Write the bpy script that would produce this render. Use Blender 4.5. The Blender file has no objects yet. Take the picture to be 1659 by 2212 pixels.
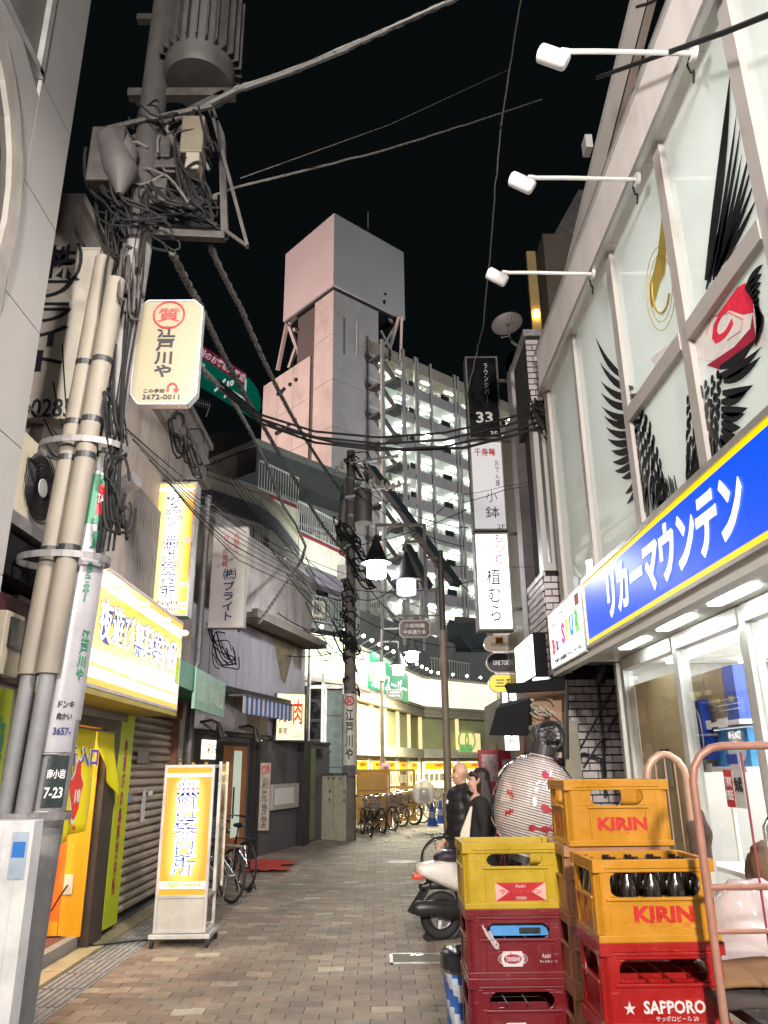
import bpy, bmesh, math, random
from math import pi, sin, cos, tan, radians as R
from mathutils import Vector as V, Matrix
random.seed(11)
S = bpy.context.scene
COL = S.collection
# ------------------------------------------------------------------ camera
cam_d = bpy.data.cameras.new('camera'); cam = bpy.data.objects.new('camera', cam_d); COL.objects.link(cam)
cam_d.sensor_fit = 'HORIZONTAL'; cam_d.sensor_width = 36.0; cam_d.lens = 36.0 * 1650 / 1659
cam_d.clip_start = 0.05; cam_d.clip_end = 600
CAM = V((0, 0, 1.65))
ROT = (Matrix.Rotation(R(-0.58), 3, 'Z') @ Matrix.Rotation(R(90 + 18.6), 3, 'X') @ Matrix.Rotation(R(-0.58), 3, 'Z'))
cam.matrix_world = Matrix.Translation(CAM) @ ROT.to_4x4()
S.camera = cam
# ------------------------------------------------------------------ world: a black city night
w = bpy.data.worlds.new('World'); S.world = w; w.use_nodes = True
bg = w.node_tree.nodes['Background']; bg.inputs[0].default_value = (0.55, 0.75, 0.8, 1); bg.inputs[1].default_value = 0.0042
# ------------------------------------------------------------------ exposure
S.view_settings.view_transform = 'Standard'; S.view_settings.look = 'None'
S.view_settings.exposure = 0.16; S.view_settings.gamma = 1.0; S.view_settings.use_curve_mapping = False
S.cycles.max_bounces = 6; S.cycles.diffuse_bounces = 3; S.cycles.glossy_bounces = 3; S.cycles.transmission_bounces = 4
S.cycles.transparent_max_bounces = 12; S.cycles.sample_clamp_indirect = 4.0; S.cycles.use_denoising = True
S.cycles.caustics_reflective = False; S.cycles.caustics_refractive = False


def area_light(name, loc, target, sx, sy, power, col, spread=180):
    d = bpy.data.lights.new(name, 'AREA'); d.shape = 'RECTANGLE'; d.size = sx; d.size_y = sy
    d.energy = power; d.color = col; d.spread = R(spread)
    o = bpy.data.objects.new(name, d); COL.objects.link(o); o.location = loc
    o.rotation_euler = (V(target) - V(loc)).to_track_quat('-Z', 'Y').to_euler()
    return o


def point_light(name, loc, power, col, r=0.08):
    d = bpy.data.lights.new(name, 'POINT'); d.energy = power; d.color = col; d.shadow_soft_size = r
    o = bpy.data.objects.new(name, d); COL.objects.link(o); o.location = loc
    return o


# lit shop fronts and street lamps standing behind the photographer, the tubes inside the shops, and added fill lights
area_light('lamp_light_behind', (0.2, -9.0, 6.2), (-0.6, 6.0, 1.0), 0.8, 0.8, 2500, (1.0, 0.93, 0.84))
area_light('lamp_light_high', (0.6, -2.5, 7.5), (-1.2, 8.0, 5.0), 0.8, 0.8, 60, (1.0, 0.95, 0.92))
area_light('overhead_fill_light', (-1.9, 1.2, 6.6), (2.3, 7.0, 5.6), 0.6, 0.6, 95, (1.0, 0.92, 0.88), 120)  # unseen light added to brighten the right-hand wall
area_light('overhead_fill_light', (1.7, 1.2, 6.2), (-2.9, 9.2, 2.6), 0.6, 0.6, 110, (1.0, 0.91, 0.86), 66)  # unseen light added to brighten the left-hand wall
area_light('podium_fill_light', (1.6, 23.0, 6.4), (-4.0, 30.0, 10.0), 0.8, 0.8, 700, (0.95, 1.0, 0.95))  # unseen light added to lift the dark balcony block
area_light('shop_ceiling_light', (4.3, 5.2, 2.65), (4.3, 5.2, 0), 2.4, 4.6, 230, (0.95, 1.0, 1.0))
area_light('upstairs_room_light', (4.2, 5.0, 6.2), (4.2, 5.0, 0), 2.6, 6.0, 85, (0.97, 1.0, 0.98))
area_light('entrance_light', (-3.7, 7.6, 2.3), (-3.5, 7.9, 0), 0.6, 1.2, 55, (1.0, 0.9, 0.7))
area_light('rooftop_sign_light', (-46, 26, 24), (-8, 64, 34), 6, 6, 12500, (1.0, 0.70, 0.62), 100)
area_light('avenue_light', (38, 28, 10), (6, 68, 34), 8, 8, 4500, (0.9, 0.95, 1.0), 100)
area_light('super_soffit_light', (0.8, 29.0, 4.2), (0.4, 29.5, 0), 5.0, 2.0, 1700, (1.0, 0.9, 0.6))

# ------------------------------------------------------------------ survey helpers: sight lines of the survey picture (1659 x 2212) met with real planes
def ray(px, py):
    return ROT @ V(((px - 829.5) / 1650.0, (1106.0 - py) / 1650.0, -1.0))


def on(px, py, x=None, y=None, z=None):
    d = ray(px, py)
    t = (x - CAM.x) / d.x if x is not None else ((y - CAM.y) / d.y if y is not None else (z - CAM.z) / d.z)
    return CAM + d * t


class Fr:                                   # a vertical working plane: origin, right, up, outward normal
    def __init__(s, o, r, u=(0, 0, 1)):
        s.o = V(o); s.r = V(r).normalized(); s.u = V(u).normalized(); s.n = s.r.cross(s.u)

    def p(s, a, b, c=0.0):
        return s.o + s.r * a + s.u * b + s.n * c

    def hit(s, px, py, c=0.0):
        d = ray(px, py); t = (s.o + s.n * c - CAM).dot(s.n) / d.dot(s.n); q = CAM + d * t - s.o
        return q.dot(s.r), q.dot(s.u)


X_, Y_, Z_ = V((1, 0, 0)), V((0, 1, 0)), V((0, 0, 1))
def face_street_l(x, y, z): return Fr((x, y, z), (0, 1, 0))      # left-hand walls, facing +X
def face_street_r(x, y, z): return Fr((x, y, z), (0, -1, 0))     # right-hand walls, facing -X
def face_cam(x, y, z): return Fr((x, y, z), (1, 0, 0))           # facing back down the street


SPLIT = set('transformer_arm truss rail black_band insulator crossarm lamp_arm fascia_lamp door corridor_tube drain_pipe wall_vent price_tag flyer fitting wire_rail window window_frame stair_post railing_post room_wall plate_clip joint_band end_wall cradle_frame strut hanger crossbar lintel door_frame wall bracket rack shelf_board cornice sash opening side_rail bulb_socket pillar louvre'.split())
FINE = set('railing terrace_railing podium_railing corridor_railing stair_railing window_grille spoke fan_grille basket rib bottle_divider cable_tangle riser_cable cooling_fin wheel_spoke red_brushwork dark_brush_top loop aerial ripple stair_flight blue_stripe pale_stripe label_wedge'.split())


class MB:
    def __init__(s): s.v = []; s.f = []; s.g = []
    def add(s, vs, fs):
        k = len(s.v); s.g.append((k, len(s.f))); s.v += [tuple(q) for q in vs]; s.f += [tuple(i + k for i in f) for f in fs]; return s
    def hexa(s, c):
        return s.add(c, [(0, 3, 2, 1), (4, 5, 6, 7), (0, 1, 5, 4), (1, 2, 6, 5), (2, 3, 7, 6), (3, 0, 4, 7)])
    def box(s, x0, x1, y0, y1, z0, z1):
        return s.hexa([(x0, y0, z0), (x1, y0, z0), (x1, y1, z0), (x0, y1, z0), (x0, y0, z1), (x1, y0, z1), (x1, y1, z1), (x0, y1, z1)])
    def fbox(s, fr, a0, a1, b0, b1, c0, c1):
        return s.hexa([fr.p(a0, b0, c1), fr.p(a1, b0, c1), fr.p(a1, b0, c0), fr.p(a0, b0, c0), fr.p(a0, b1, c1), fr.p(a1, b1, c1), fr.p(a1, b1, c0), fr.p(a0, b1, c0)])
    def beam(s, p0, p1, w, h=None, up=(0, 0, 1)):
        h = h or w; p0 = V(p0); p1 = V(p1); d = (p1 - p0).normalized(); up = V(up)
        if abs(d.dot(up)) > .98: up = V((1, 0, 0))
        a = d.cross(up).normalized() * w / 2; b = a.cross(d).normalized() * h / 2
        return s.hexa([p0 - a - b, p0 + a - b, p1 + a - b, p1 - a - b, p0 - a + b, p0 + a + b, p1 + a + b, p1 - a + b])
    def tube(s, pts, r, n=6, caps=True, closed=False):
        pts = [V(p) for p in pts]; m = len(pts); rs = r if isinstance(r, (list, tuple)) else [r] * m
        t0 = (pts[1] - pts[0]).normalized(); up = V((0, 0, 1)) if abs(t0.z) < .9 else V((1, 0, 0))
        a = t0.cross(up).normalized(); vs = []
        for i, p in enumerate(pts):
            if closed: t = (pts[(i + 1) % m] - pts[i - 1]).normalized()
            else: t = (pts[min(i + 1, m - 1)] - pts[max(i - 1, 0)]).normalized()
            a = (a - t * a.dot(t)); a = a.normalized() if a.length > 1e-6 else t.orthogonal().normalized(); b = t.cross(a)
            vs += [p + (a * cos(2 * pi * k / n) + b * sin(2 * pi * k / n)) * rs[i] for k in range(n)]
        fs = []
        for i in range(m if closed else m - 1):
            j = (i + 1) % m
            for k in range(n): fs.append((i * n + k, i * n + (k + 1) % n, j * n + (k + 1) % n, j * n + k))
        if caps and not closed: fs.append(tuple(range(n))[::-1]); fs.append(tuple((m - 1) * n + k for k in range(n)))
        return s.add(vs, fs)
    def lathe(s, c, ax, prof, n=16, a0=0, a1=2 * pi):
        c = V(c); ax = V(ax).normalized(); e = ax.orthogonal().normalized(); g = ax.cross(e); full = abs(a1 - a0 - 2 * pi) < 1e-6
        m = n if full else n + 1; vs = []; fs = []
        for (r, h) in prof:
            for k in range(m):
                t = a0 + (a1 - a0) * k / n; vs.append(c + ax * h + (e * cos(t) + g * sin(t)) * r)
        for i in range(len(prof) - 1):
            for k in range(n): fs.append((i * m + k, i * m + (k + 1) % m, (i + 1) * m + (k + 1) % m, (i + 1) * m + k))
        return s.add(vs, fs)
    def prism(s, poly, d):
        k = len(poly); d = V(d); poly = [V(q) for q in poly]
        return s.add(poly + [q + d for q in poly], [tuple(range(k))[::-1], tuple(range(k, 2 * k))] + [(i, (i + 1) % k, (i + 1) % k + k, i + k) for i in range(k)])
    def ell(s, c, r, n=10, m=7):
        c = V(c); vs = []; fs = []
        for i in range(m + 1):
            t = pi * i / m
            for k in range(n):
                f = 2 * pi * k / n; vs.append(c + V((r[0] * sin(t) * cos(f), r[1] * sin(t) * sin(f), r[2] * cos(t))))
        for i in range(m):
            for k in range(n): fs.append((i * n + k, (i + 1) * n + k, (i + 1) * n + (k + 1) % n, i * n + (k + 1) % n))
        return s.add(vs, fs)
    def sheet(s, g):                                                     # grid of points, rows x cols
        nr = len(g); nc = len(g[0]); vs = [q for row in g for q in row]
        return s.add(vs, [(i * nc + j, i * nc + j + 1, (i + 1) * nc + j + 1, (i + 1) * nc + j) for i in range(nr - 1) for j in range(nc - 1)])
    def build(s, name, mat, parent=None, smooth=False, bevel=0, kind=None, label=None):
        if name in SPLIT and parent is not None and 1 < len(s.g) < 60:      # separate pieces become parts of their own
            for i, (k, q) in enumerate(s.g):
                k1, q1 = s.g[i + 1] if i + 1 < len(s.g) else (len(s.v), len(s.f)); m = MB(); m.v = s.v[k:k1]; m.f = [tuple(j - k for j in f) for f in s.f[q:q1]]; o = m.build(name, mat, parent, smooth, bevel, kind, label)
            return o
        if kind is None and name in FINE: kind = 'stuff'
        off = V((0, 0, 0)); q = parent
        while q is not None: off += V(q.get('_o', (0, 0, 0))); q = q.parent
        me = bpy.data.meshes.new(name); me.from_pydata([tuple(V(q) - off) for q in s.v], [], s.f); me.update()
        if mat: me.materials.append(mat)
        if smooth:
            for pl in me.polygons: pl.use_smooth = True
            me.set_sharp_from_angle(angle=R(40))
        o = bpy.data.objects.new(name, me); COL.objects.link(o); o.parent = parent
        if bevel:
            b = o.modifiers.new('bevel', 'BEVEL'); b.width = bevel; b.segments = 2; b.limit_method = 'ANGLE'; b.angle_limit = R(35)
        if kind: o['kind'] = kind
        if label: o['label'] = label
        return o


def thing(name, label, cat, loc=(0, 0, 0), group=None):
    o = bpy.data.objects.new(name, None); COL.objects.link(o); o.location = loc; o['_o'] = tuple(loc)
    o['label'] = label; o['category'] = cat; o.empty_display_size = .1
    if group: o['group'] = group
    return o


def tag(o, label, cat, group=None):
    o['label'] = label; o['category'] = cat
    if group: o['group'] = group
    return o


def structure(name, loc=(0, 0, 0)):
    o = bpy.data.objects.new(name, None); COL.objects.link(o); o.location = loc; o['_o'] = tuple(loc); o['kind'] = 'structure'; return o


KIDS = {}
def copy_tree(o, loc, rz=0, label=None, swap=None):
    if not KIDS.get(o.name):
        KIDS[o.name] = [c for c in bpy.data.objects if c.parent == o]
    def cp(q, par):
        c = q.copy(); COL.objects.link(c); c.parent = par
        if swap and c.type == 'MESH' and q.data.materials and q.data.materials[0] in swap:
            c.material_slots[0].link = 'OBJECT'; c.material_slots[0].material = swap[q.data.materials[0]]
        for ch in KIDS.setdefault(q.name, [z for z in bpy.data.objects if z.parent == q]): cp(ch, c)
        return c
    r = cp(o, None); r.location = loc; r.rotation_euler = (0, 0, rz)
    if label: r['label'] = label
    return r


# ------------------------------------------------------------------ materials
MATS = {}
def mat(name, col, rough=.6, metal=0.0, var=.18, scale=5.0, bump=.15, bscale=None, dirt=0.0, dirtcol=(.05, .045, .04), coat=0.0, spec=.5, streak=0.0, scuff=None, spots=0.0):
    if name in MATS: return MATS[name]
    m = bpy.data.materials.new(name); m.use_nodes = True; nt = m.node_tree; N = nt.nodes; L = nt.links
    b = N['Principled BSDF']; b.inputs['Roughness'].default_value = rough; b.inputs['Metallic'].default_value = metal
    b.inputs['Coat Weight'].default_value = coat; b.inputs['Specular IOR Level'].default_value = spec
    g = N.new('ShaderNodeNewGeometry'); n1 = N.new('ShaderNodeTexNoise'); n1.inputs['Scale'].default_value = scale; n1.inputs['Detail'].default_value = 6; n1.inputs['Roughness'].default_value = .65
    L.new(g.outputs['Position'], n1.inputs['Vector'])
    r1 = N.new('ShaderNodeMapRange'); r1.inputs[1].default_value = .3; r1.inputs[2].default_value = .7; r1.inputs[3].default_value = 1 - var; r1.inputs[4].default_value = 1 + var
    L.new(n1.outputs['Fac'], r1.inputs[0])
    mu = N.new('ShaderNodeMix'); mu.data_type = 'RGBA'; mu.blend_type = 'MULTIPLY'; mu.inputs[0].default_value = 1; mu.inputs[6].default_value = (*col, 1)
    L.new(r1.outputs[0], mu.inputs[7]); out = mu.outputs[2]
    if dirt > 0:
        n2 = N.new('ShaderNodeTexNoise'); n2.inputs['Scale'].default_value = 1.3; n2.inputs['Detail'].default_value = 8; n2.inputs['Roughness'].default_value = .7
        if streak:
            mp = N.new('ShaderNodeMapping'); mp.inputs['Scale'].default_value = (streak, streak, .35); L.new(g.outputs['Position'], mp.inputs[0]); L.new(mp.outputs[0], n2.inputs['Vector'])
        else: L.new(g.outputs['Position'], n2.inputs['Vector'])
        r2 = N.new('ShaderNodeMapRange'); r2.inputs[1].default_value = .48; r2.inputs[2].default_value = .72; r2.inputs[3].default_value = 0; r2.inputs[4].default_value = dirt
        L.new(n2.outputs['Fac'], r2.inputs[0]); mx = N.new('ShaderNodeMix'); mx.data_type = 'RGBA'; L.new(r2.outputs[0], mx.inputs[0]); L.new(out, mx.inputs[6]); mx.inputs[7].default_value = (*dirtcol, 1); out = mx.outputs[2]
    if scuff:                                                             # pale scratches and rubbed patches
        for sc_, k0, k1 in (((9, 60, 60), .60, .66), ((70, 10, 60), .62, .68)):
            mp2 = N.new('ShaderNodeMapping'); mp2.inputs['Scale'].default_value = sc_; mp2.inputs['Rotation'].default_value = (.3, .5, .4); L.new(g.outputs['Position'], mp2.inputs[0])
            n4 = N.new('ShaderNodeTexNoise'); n4.inputs['Scale'].default_value = 1.0; n4.inputs['Detail'].default_value = 7; n4.inputs['Roughness'].default_value = .75; L.new(mp2.outputs[0], n4.inputs['Vector'])
            r4 = N.new('ShaderNodeMapRange'); r4.inputs[1].default_value = k0; r4.inputs[2].default_value = k1; r4.inputs[4].default_value = .5; L.new(n4.outputs['Fac'], r4.inputs[0])
            x4 = N.new('ShaderNodeMix'); x4.data_type = 'RGBA'; L.new(r4.outputs[0], x4.inputs[0]); L.new(out, x4.inputs[6]); x4.inputs[7].default_value = (*scuff, 1); out = x4.outputs[2]
    if spots:                                                             # gum and oil spots
        vo = N.new('ShaderNodeTexVoronoi'); vo.inputs['Scale'].default_value = 3.5; vo.inputs['Randomness'].default_value = 1; L.new(g.outputs['Position'], vo.inputs['Vector'])
        r5 = N.new('ShaderNodeMapRange'); r5.inputs[1].default_value = .05; r5.inputs[2].default_value = .09; r5.inputs[3].default_value = spots; r5.inputs[4].default_value = 0; L.new(vo.outputs['Distance'], r5.inputs[0])
        x5 = N.new('ShaderNodeMix'); x5.data_type = 'RGBA'; L.new(r5.outputs[0], x5.inputs[0]); L.new(out, x5.inputs[6]); x5.inputs[7].default_value = (.06, .055, .05, 1); out = x5.outputs[2]
        n6 = N.new('ShaderNodeTexNoise'); n6.inputs['Scale'].default_value = .55; n6.inputs['Detail'].default_value = 5; n6.inputs['Roughness'].default_value = .7; L.new(g.outputs['Position'], n6.inputs['Vector'])
        r6 = N.new('ShaderNodeMapRange'); r6.inputs[1].default_value = .4; r6.inputs[2].default_value = .62; r6.inputs[3].default_value = 1.12; r6.inputs[4].default_value = .72; L.new(n6.outputs['Fac'], r6.inputs[0])
        x6 = N.new('ShaderNodeMix'); x6.data_type = 'RGBA'; x6.blend_type = 'MULTIPLY'; x6.inputs[0].default_value = 1; L.new(out, x6.inputs[6]); L.new(r6.outputs[0], x6.inputs[7]); out = x6.outputs[2]
    L.new(out, b.inputs['Base Color'])
    r3 = N.new('ShaderNodeMapRange'); r3.inputs[1].default_value = .3; r3.inputs[2].default_value = .7; r3.inputs[3].default_value = max(.03, rough - .1); r3.inputs[4].default_value = min(1, rough + .12)
    L.new(n1.outputs['Fac'], r3.inputs[0]); L.new(r3.outputs[0], b.inputs['Roughness'])
    if bump:
        n3 = N.new('ShaderNodeTexNoise'); n3.inputs['Scale'].default_value = bscale or scale * 8; n3.inputs['Detail'].default_value = 4; L.new(g.outputs['Position'], n3.inputs['Vector'])
        bp = N.new('ShaderNodeBump'); bp.inputs['Strength'].default_value = bump; bp.inputs['Distance'].default_value = .01; L.new(n3.outputs['Fac'], bp.inputs['Height']); L.new(bp.outputs[0], b.inputs['Normal'])
    MATS[name] = m; return m


def emi(name, col, s, sample=True, var=0.0, scale=2.0):
    if name in MATS: return MATS[name]
    m = bpy.data.materials.new(name); m.use_nodes = True; nt = m.node_tree; N = nt.nodes; L = nt.links
    b = N['Principled BSDF']; b.inputs['Base Color'].default_value = (*[min(1, c) * .5 for c in col], 1); b.inputs['Roughness'].default_value = .3
    b.inputs['Emission Color'].default_value = (*col, 1); b.inputs['Emission Strength'].default_value = s
    if var:
        g = N.new('ShaderNodeNewGeometry'); n1 = N.new('ShaderNodeTexNoise'); n1.inputs['Scale'].default_value = scale; L.new(g.outputs['Position'], n1.inputs['Vector'])
        r1 = N.new('ShaderNodeMapRange'); r1.inputs[1].default_value = .3; r1.inputs[2].default_value = .7; r1.inputs[3].default_value = s * (1 - var); r1.inputs[4].default_value = s * (1 + var)
        L.new(n1.outputs['Fac'], r1.inputs[0]); L.new(r1.outputs[0], b.inputs['Emission Strength'])
    if not sample: m.cycles.emission_sampling = 'NONE'
    MATS[name] = m; return m


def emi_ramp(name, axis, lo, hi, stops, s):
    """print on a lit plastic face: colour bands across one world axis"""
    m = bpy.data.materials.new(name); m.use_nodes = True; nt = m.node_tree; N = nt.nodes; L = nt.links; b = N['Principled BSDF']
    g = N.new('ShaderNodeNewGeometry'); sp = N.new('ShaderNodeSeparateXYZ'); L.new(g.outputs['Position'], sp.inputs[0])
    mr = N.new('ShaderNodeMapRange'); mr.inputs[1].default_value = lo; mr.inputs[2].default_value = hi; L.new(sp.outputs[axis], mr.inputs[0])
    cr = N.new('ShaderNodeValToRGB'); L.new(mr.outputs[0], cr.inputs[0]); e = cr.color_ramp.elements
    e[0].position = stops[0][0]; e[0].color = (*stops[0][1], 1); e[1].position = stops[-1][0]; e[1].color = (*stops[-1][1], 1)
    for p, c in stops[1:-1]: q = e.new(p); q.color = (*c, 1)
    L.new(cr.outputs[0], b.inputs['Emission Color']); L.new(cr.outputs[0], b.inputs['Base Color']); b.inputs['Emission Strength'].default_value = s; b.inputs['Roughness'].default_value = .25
    MATS[name] = m; return m


def worn(name, col, under, amount=.45, scale=70):
    m = mat(name, col, .45, var=.12, scale=30, bump=0); nt = m.node_tree; N = nt.nodes; L = nt.links; b = N['Principled BSDF']; src = b.inputs['Base Color'].links[0].from_socket
    g = N.new('ShaderNodeNewGeometry'); n = N.new('ShaderNodeTexNoise'); n.inputs['Scale'].default_value = scale; n.inputs['Detail'].default_value = 5; L.new(g.outputs['Position'], n.inputs['Vector'])
    r = N.new('ShaderNodeMapRange'); r.inputs[1].default_value = .52 + .2 * (1 - amount); r.inputs[2].default_value = r.inputs[1].default_value + .06; L.new(n.outputs['Fac'], r.inputs[0])
    x = N.new('ShaderNodeMix'); x.data_type = 'RGBA'; L.new(r.outputs[0], x.inputs[0]); L.new(src, x.inputs[6]); x.inputs[7].default_value = (*under, 1); L.new(x.outputs[2], b.inputs['Base Color']); return m


def glass(name, tint=(1, 1, 1), refl=1.0, rough=.02, milk=0.0, milkcol=(.6, .65, .62)):
    if name in MATS: return MATS[name]
    m = bpy.data.materials.new(name); m.use_nodes = True; nt = m.node_tree; N = nt.nodes; L = nt.links
    N.remove(N['Principled BSDF']); out = N['Material Output']
    t = N.new('ShaderNodeBsdfTransparent'); t.inputs[0].default_value = (*tint, 1); gl = N.new('ShaderNodeBsdfGlossy'); gl.inputs['Roughness'].default_value = rough
    fr = N.new('ShaderNodeFresnel'); fr.inputs[0].default_value = 1.5; mu = N.new('ShaderNodeMath'); mu.operation = 'MULTIPLY'; mu.inputs[1].default_value = refl; gb = N.new('ShaderNodeNewGeometry'); sb = N.new('ShaderNodeMath'); sb.operation = 'SUBTRACT'; sb.inputs[0].default_value = 1; L.new(gb.outputs['Backfacing'], sb.inputs[1]); m0 = N.new('ShaderNodeMath'); m0.operation = 'MULTIPLY'; L.new(fr.outputs[0], m0.inputs[0]); L.new(sb.outputs[0], m0.inputs[1]); L.new(m0.outputs[0], mu.inputs[0])
    src = t
    if milk:
        d = N.new('ShaderNodeBsdfDiffuse'); d.inputs[0].default_value = (*milkcol, 1); tr = N.new('ShaderNodeBsdfTranslucent'); tr.inputs[0].default_value = (*milkcol, 1)
        a = N.new('ShaderNodeAddShader'); L.new(d.outputs[0], a.inputs[0]); L.new(tr.outputs[0], a.inputs[1])
        mx0 = N.new('ShaderNodeMixShader'); mx0.inputs[0].default_value = milk; L.new(t.outputs[0], mx0.inputs[1]); L.new(a.outputs[0], mx0.inputs[2]); src = mx0
    mx = N.new('ShaderNodeMixShader'); L.new(mu.outputs[0], mx.inputs[0]); L.new(src.outputs[0], mx.inputs[1]); L.new(gl.outputs[0], mx.inputs[2]); L.new(mx.outputs[0], out.inputs[0])
    MATS[name] = m; return m


M_conc = mat('old_concrete', (.50, .46, .42), .85, dirt=.6, var=.2, scale=3, bump=.4, streak=2.5)
M_concd = mat('dark_concrete', (.2, .195, .19), .85, dirt=.5, var=.2, scale=3, bump=.4, streak=2.5)
M_white = mat('white_panel', (.36, .35, .34), .35, var=.05, scale=.8, bump=.03, dirt=.12, dirtcol=(.45, .42, .38), streak=2)
M_matt = mat('matt_black', (.008, .008, .009), .9, var=.2, spec=.2)
M_hw = mat('pole_hardware', (.06, .055, .052), .6, .3, var=.4, scale=9, dirt=.5)
M_black = mat('black_paint', (.02, .02, .022), .45, var=.2)
M_dark = mat('charcoal_paint', (.115, .105, .115), .7, var=.15, scale=2, bump=.1, dirt=.25)
M_steel = mat('galvanised_steel', (.45, .45, .46), .42, .75, var=.25, scale=9, dirt=.3)
M_steeld = mat('dull_steel', (.22, .21, .21), .55, .5, var=.3, scale=9, dirt=.4)
M_alu = mat('aluminium', (.62, .62, .61), .35, .6, var=.08)
M_cable = mat('cable_rubber', (.014, .014, .015), .7, var=.3, spec=.25)
M_cablew = mat('cable_braid', (.11, .105, .10), .6, var=.4, scale=30)
M_cream = mat('cream_plastic', (.62, .56, .42), .5, var=.08)
M_wood = mat('brown_wood', (.2, .09, .04), .5, var=.35, scale=9)
M_woodl = mat('weathered_wood', (.42, .36, .3), .7, var=.3, scale=9)
M_winb = mat('dark_window', (.012, .014, .018), .08, var=.1, bump=0, coat=.6)
M_rub = mat('tyre_rubber', (.02, .02, .02), .75, var=.2)
M_chrome = mat('chrome', (.7, .7, .72), .15, 1, var=.05, bump=0)
M_wpaint = mat('white_paint', (.75, .74, .72), .45, var=.08, dirt=.2, dirtcol=(.35, .32, .28))
M_letb = mat('black_lettering', (.015, .015, .02), .5, var=.05, bump=0)
M_letn = mat('navy_lettering', (.02, .03, .16), .5, var=.05, bump=0)
M_letr = mat('red_lettering', (.55, .03, .04), .5, var=.05, bump=0)
M_letw = mat('white_lettering', (.78, .77, .75), .5, var=.05, bump=0)
M_glass = glass('clear_glass')
M_tube = emi('white_tube', (.95, 1, .98), 14)


def text(body, fr, a, b, w, h, m, parent, name='lettering', off=0.0, vert=False, depth=.003, c=.004, lean=0.0, space=1.0, label=None):
    """letters fitted in a w x h box centred at (a, b) on the frame's plane"""
    if vert: body = '\n'.join(body.replace('ー', '｜'))
    cu = bpy.data.curves.new('t', 'FONT'); cu.body = body; cu.extrude = .02; cu.resolution_u = 2; cu.offset = off; cu.align_x = 'CENTER'; cu.space_line = space; cu.shear = lean
    o = bpy.data.objects.new('t', cu); me = bpy.data.meshes.new_from_object(o)
    xs = [v.co.x for v in me.vertices]; ys = [v.co.y for v in me.vertices]
    x0, x1, y0, y1 = min(xs), max(xs), min(ys), max(ys); p = V((0, 0, 0)); q = parent
    while q is not None: p += V(q.get('_o', (0, 0, 0))); q = q.parent
    for v in me.vertices:
        co = fr.p(a + ((v.co.x - x0) / (x1 - x0) - .5) * w, b + ((v.co.y - y0) / (y1 - y0) - .5) * h, c + depth * (v.co.z / .04 + .5)) - p
        v.co = co
    me.materials.clear(); me.materials.append(m); ob = bpy.data.objects.new(name, me); COL.objects.link(ob); ob.parent = parent
    bpy.data.objects.remove(o); bpy.data.curves.remove(cu)
    if label: ob['label'] = label
    return ob


def board(root, fr, a0, a1, b0, b1, d, mcase, mface, rim=.03, back=True, cham=0):
    """box sign: a case with a face set in it (fr plane = the face plane)"""
    mb = MB()
    for (p, q, r_, s) in ((a0, a1, b0, b0 + rim), (a0, a1, b1 - rim, b1), (a0, a0 + rim, b0 + rim, b1 - rim), (a1 - rim, a1, b0 + rim, b1 - rim)):
        mb.fbox(fr, p, q, r_, s, -d, .006)
    if back: mb.fbox(fr, a0 + rim, a1 - rim, b0 + rim, b1 - rim, -d, -d + .02)
    mb.build('case', mcase, root, bevel=.004)
    return MB().fbox(fr, a0 + rim, a1 - rim, b0 + rim, b1 - rim, -.03, 0).build('face', mface, root)


def torus_pts(c, n, r, k=24):
    n = V(n).normalized(); e = n.orthogonal().normalized(); g = n.cross(e)
    return [V(c) + (e * cos(2 * pi * i / k) + g * sin(2 * pi * i / k)) * r for i in range(k)]


def sagged(p, q, sag, n=14):
    p = V(p); q = V(q); return [p.lerp(q, i / n) - Z_ * sag * 4 * (i / n) * (1 - i / n) for i in range(n + 1)]

# ================================================================== GROUND
M_asph = mat('asphalt', (.05, .05, .05), .9, var=.2, scale=2)
MB().box(-60, 60, -30, 140, -.4, -.06).build('ground', M_asph, kind='structure')
M_grout = mat('paver_joint', (.055, .048, .042), .95, var=.3, scale=20)
pav = structure('pavement')
MB().box(-2.35, 3.4, -2.0, 46, -.06, -.004).build('paving_bed', M_grout, pav)
PC = [(.275, .22, .17), (.33, .27, .21), (.225, .185, .15), (.40, .335, .255), (.25, .195, .155), (.31, .245, .185), (.285, .25, .20), (.47, .44, .33)]
PM = [mat('paver_%s' % n, c, .62, var=.22, scale=14, bump=.5, bscale=120, dirt=.5, dirtcol=(.1, .085, .07), spots=.7) for n, c in zip(('brown', 'tan', 'umber', 'sand', 'russet', 'clay', 'grey', 'pale'), PC)]
BL, BH = .24, .15
def brick_out(w, hw=.0035):
    xs = [-w / 2 + .004 + (w - .008) * i / 4 for i in range(5)]
    lo = [(x, -BH / 2 + .004 + .014 * sin(2 * pi * x / BL)) for x in xs]; hi = [(x, BH / 2 - .004 + .014 * sin(2 * pi * x / BL)) for x in xs]
    return lo + hi[::-1]
bm_all = []
for row in range(0, 280):
    y = 4.0 + row * BH; x = -2.35 + (.1 if row % 2 else .2)
    x = -2.35 + (BL / 2 if row % 2 else 0)
    while x < 3.4:
        bm_all.append((x, y, row)); x += BL
inview = [q for q in bm_all if q[0] < .55 and -q[0] < .53 * q[1] - .55 and q[1] > 6.0]
inview.sort(key=lambda q: q[1]); near = set(inview[:300])
rb = random.Random(5)
brick_meshes = []
for k, m in enumerate(PM):
    mb = MB(); o2 = brick_out(BL); mb.prism([(x, y, -.03) for x, y in o2], (0, 0, .03)); me = bpy.data.meshes.new('paving_brick'); me.from_pydata(mb.v, [], mb.f); me.materials.append(m); brick_meshes.append(me)
field = [MB() for _ in PM]
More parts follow.
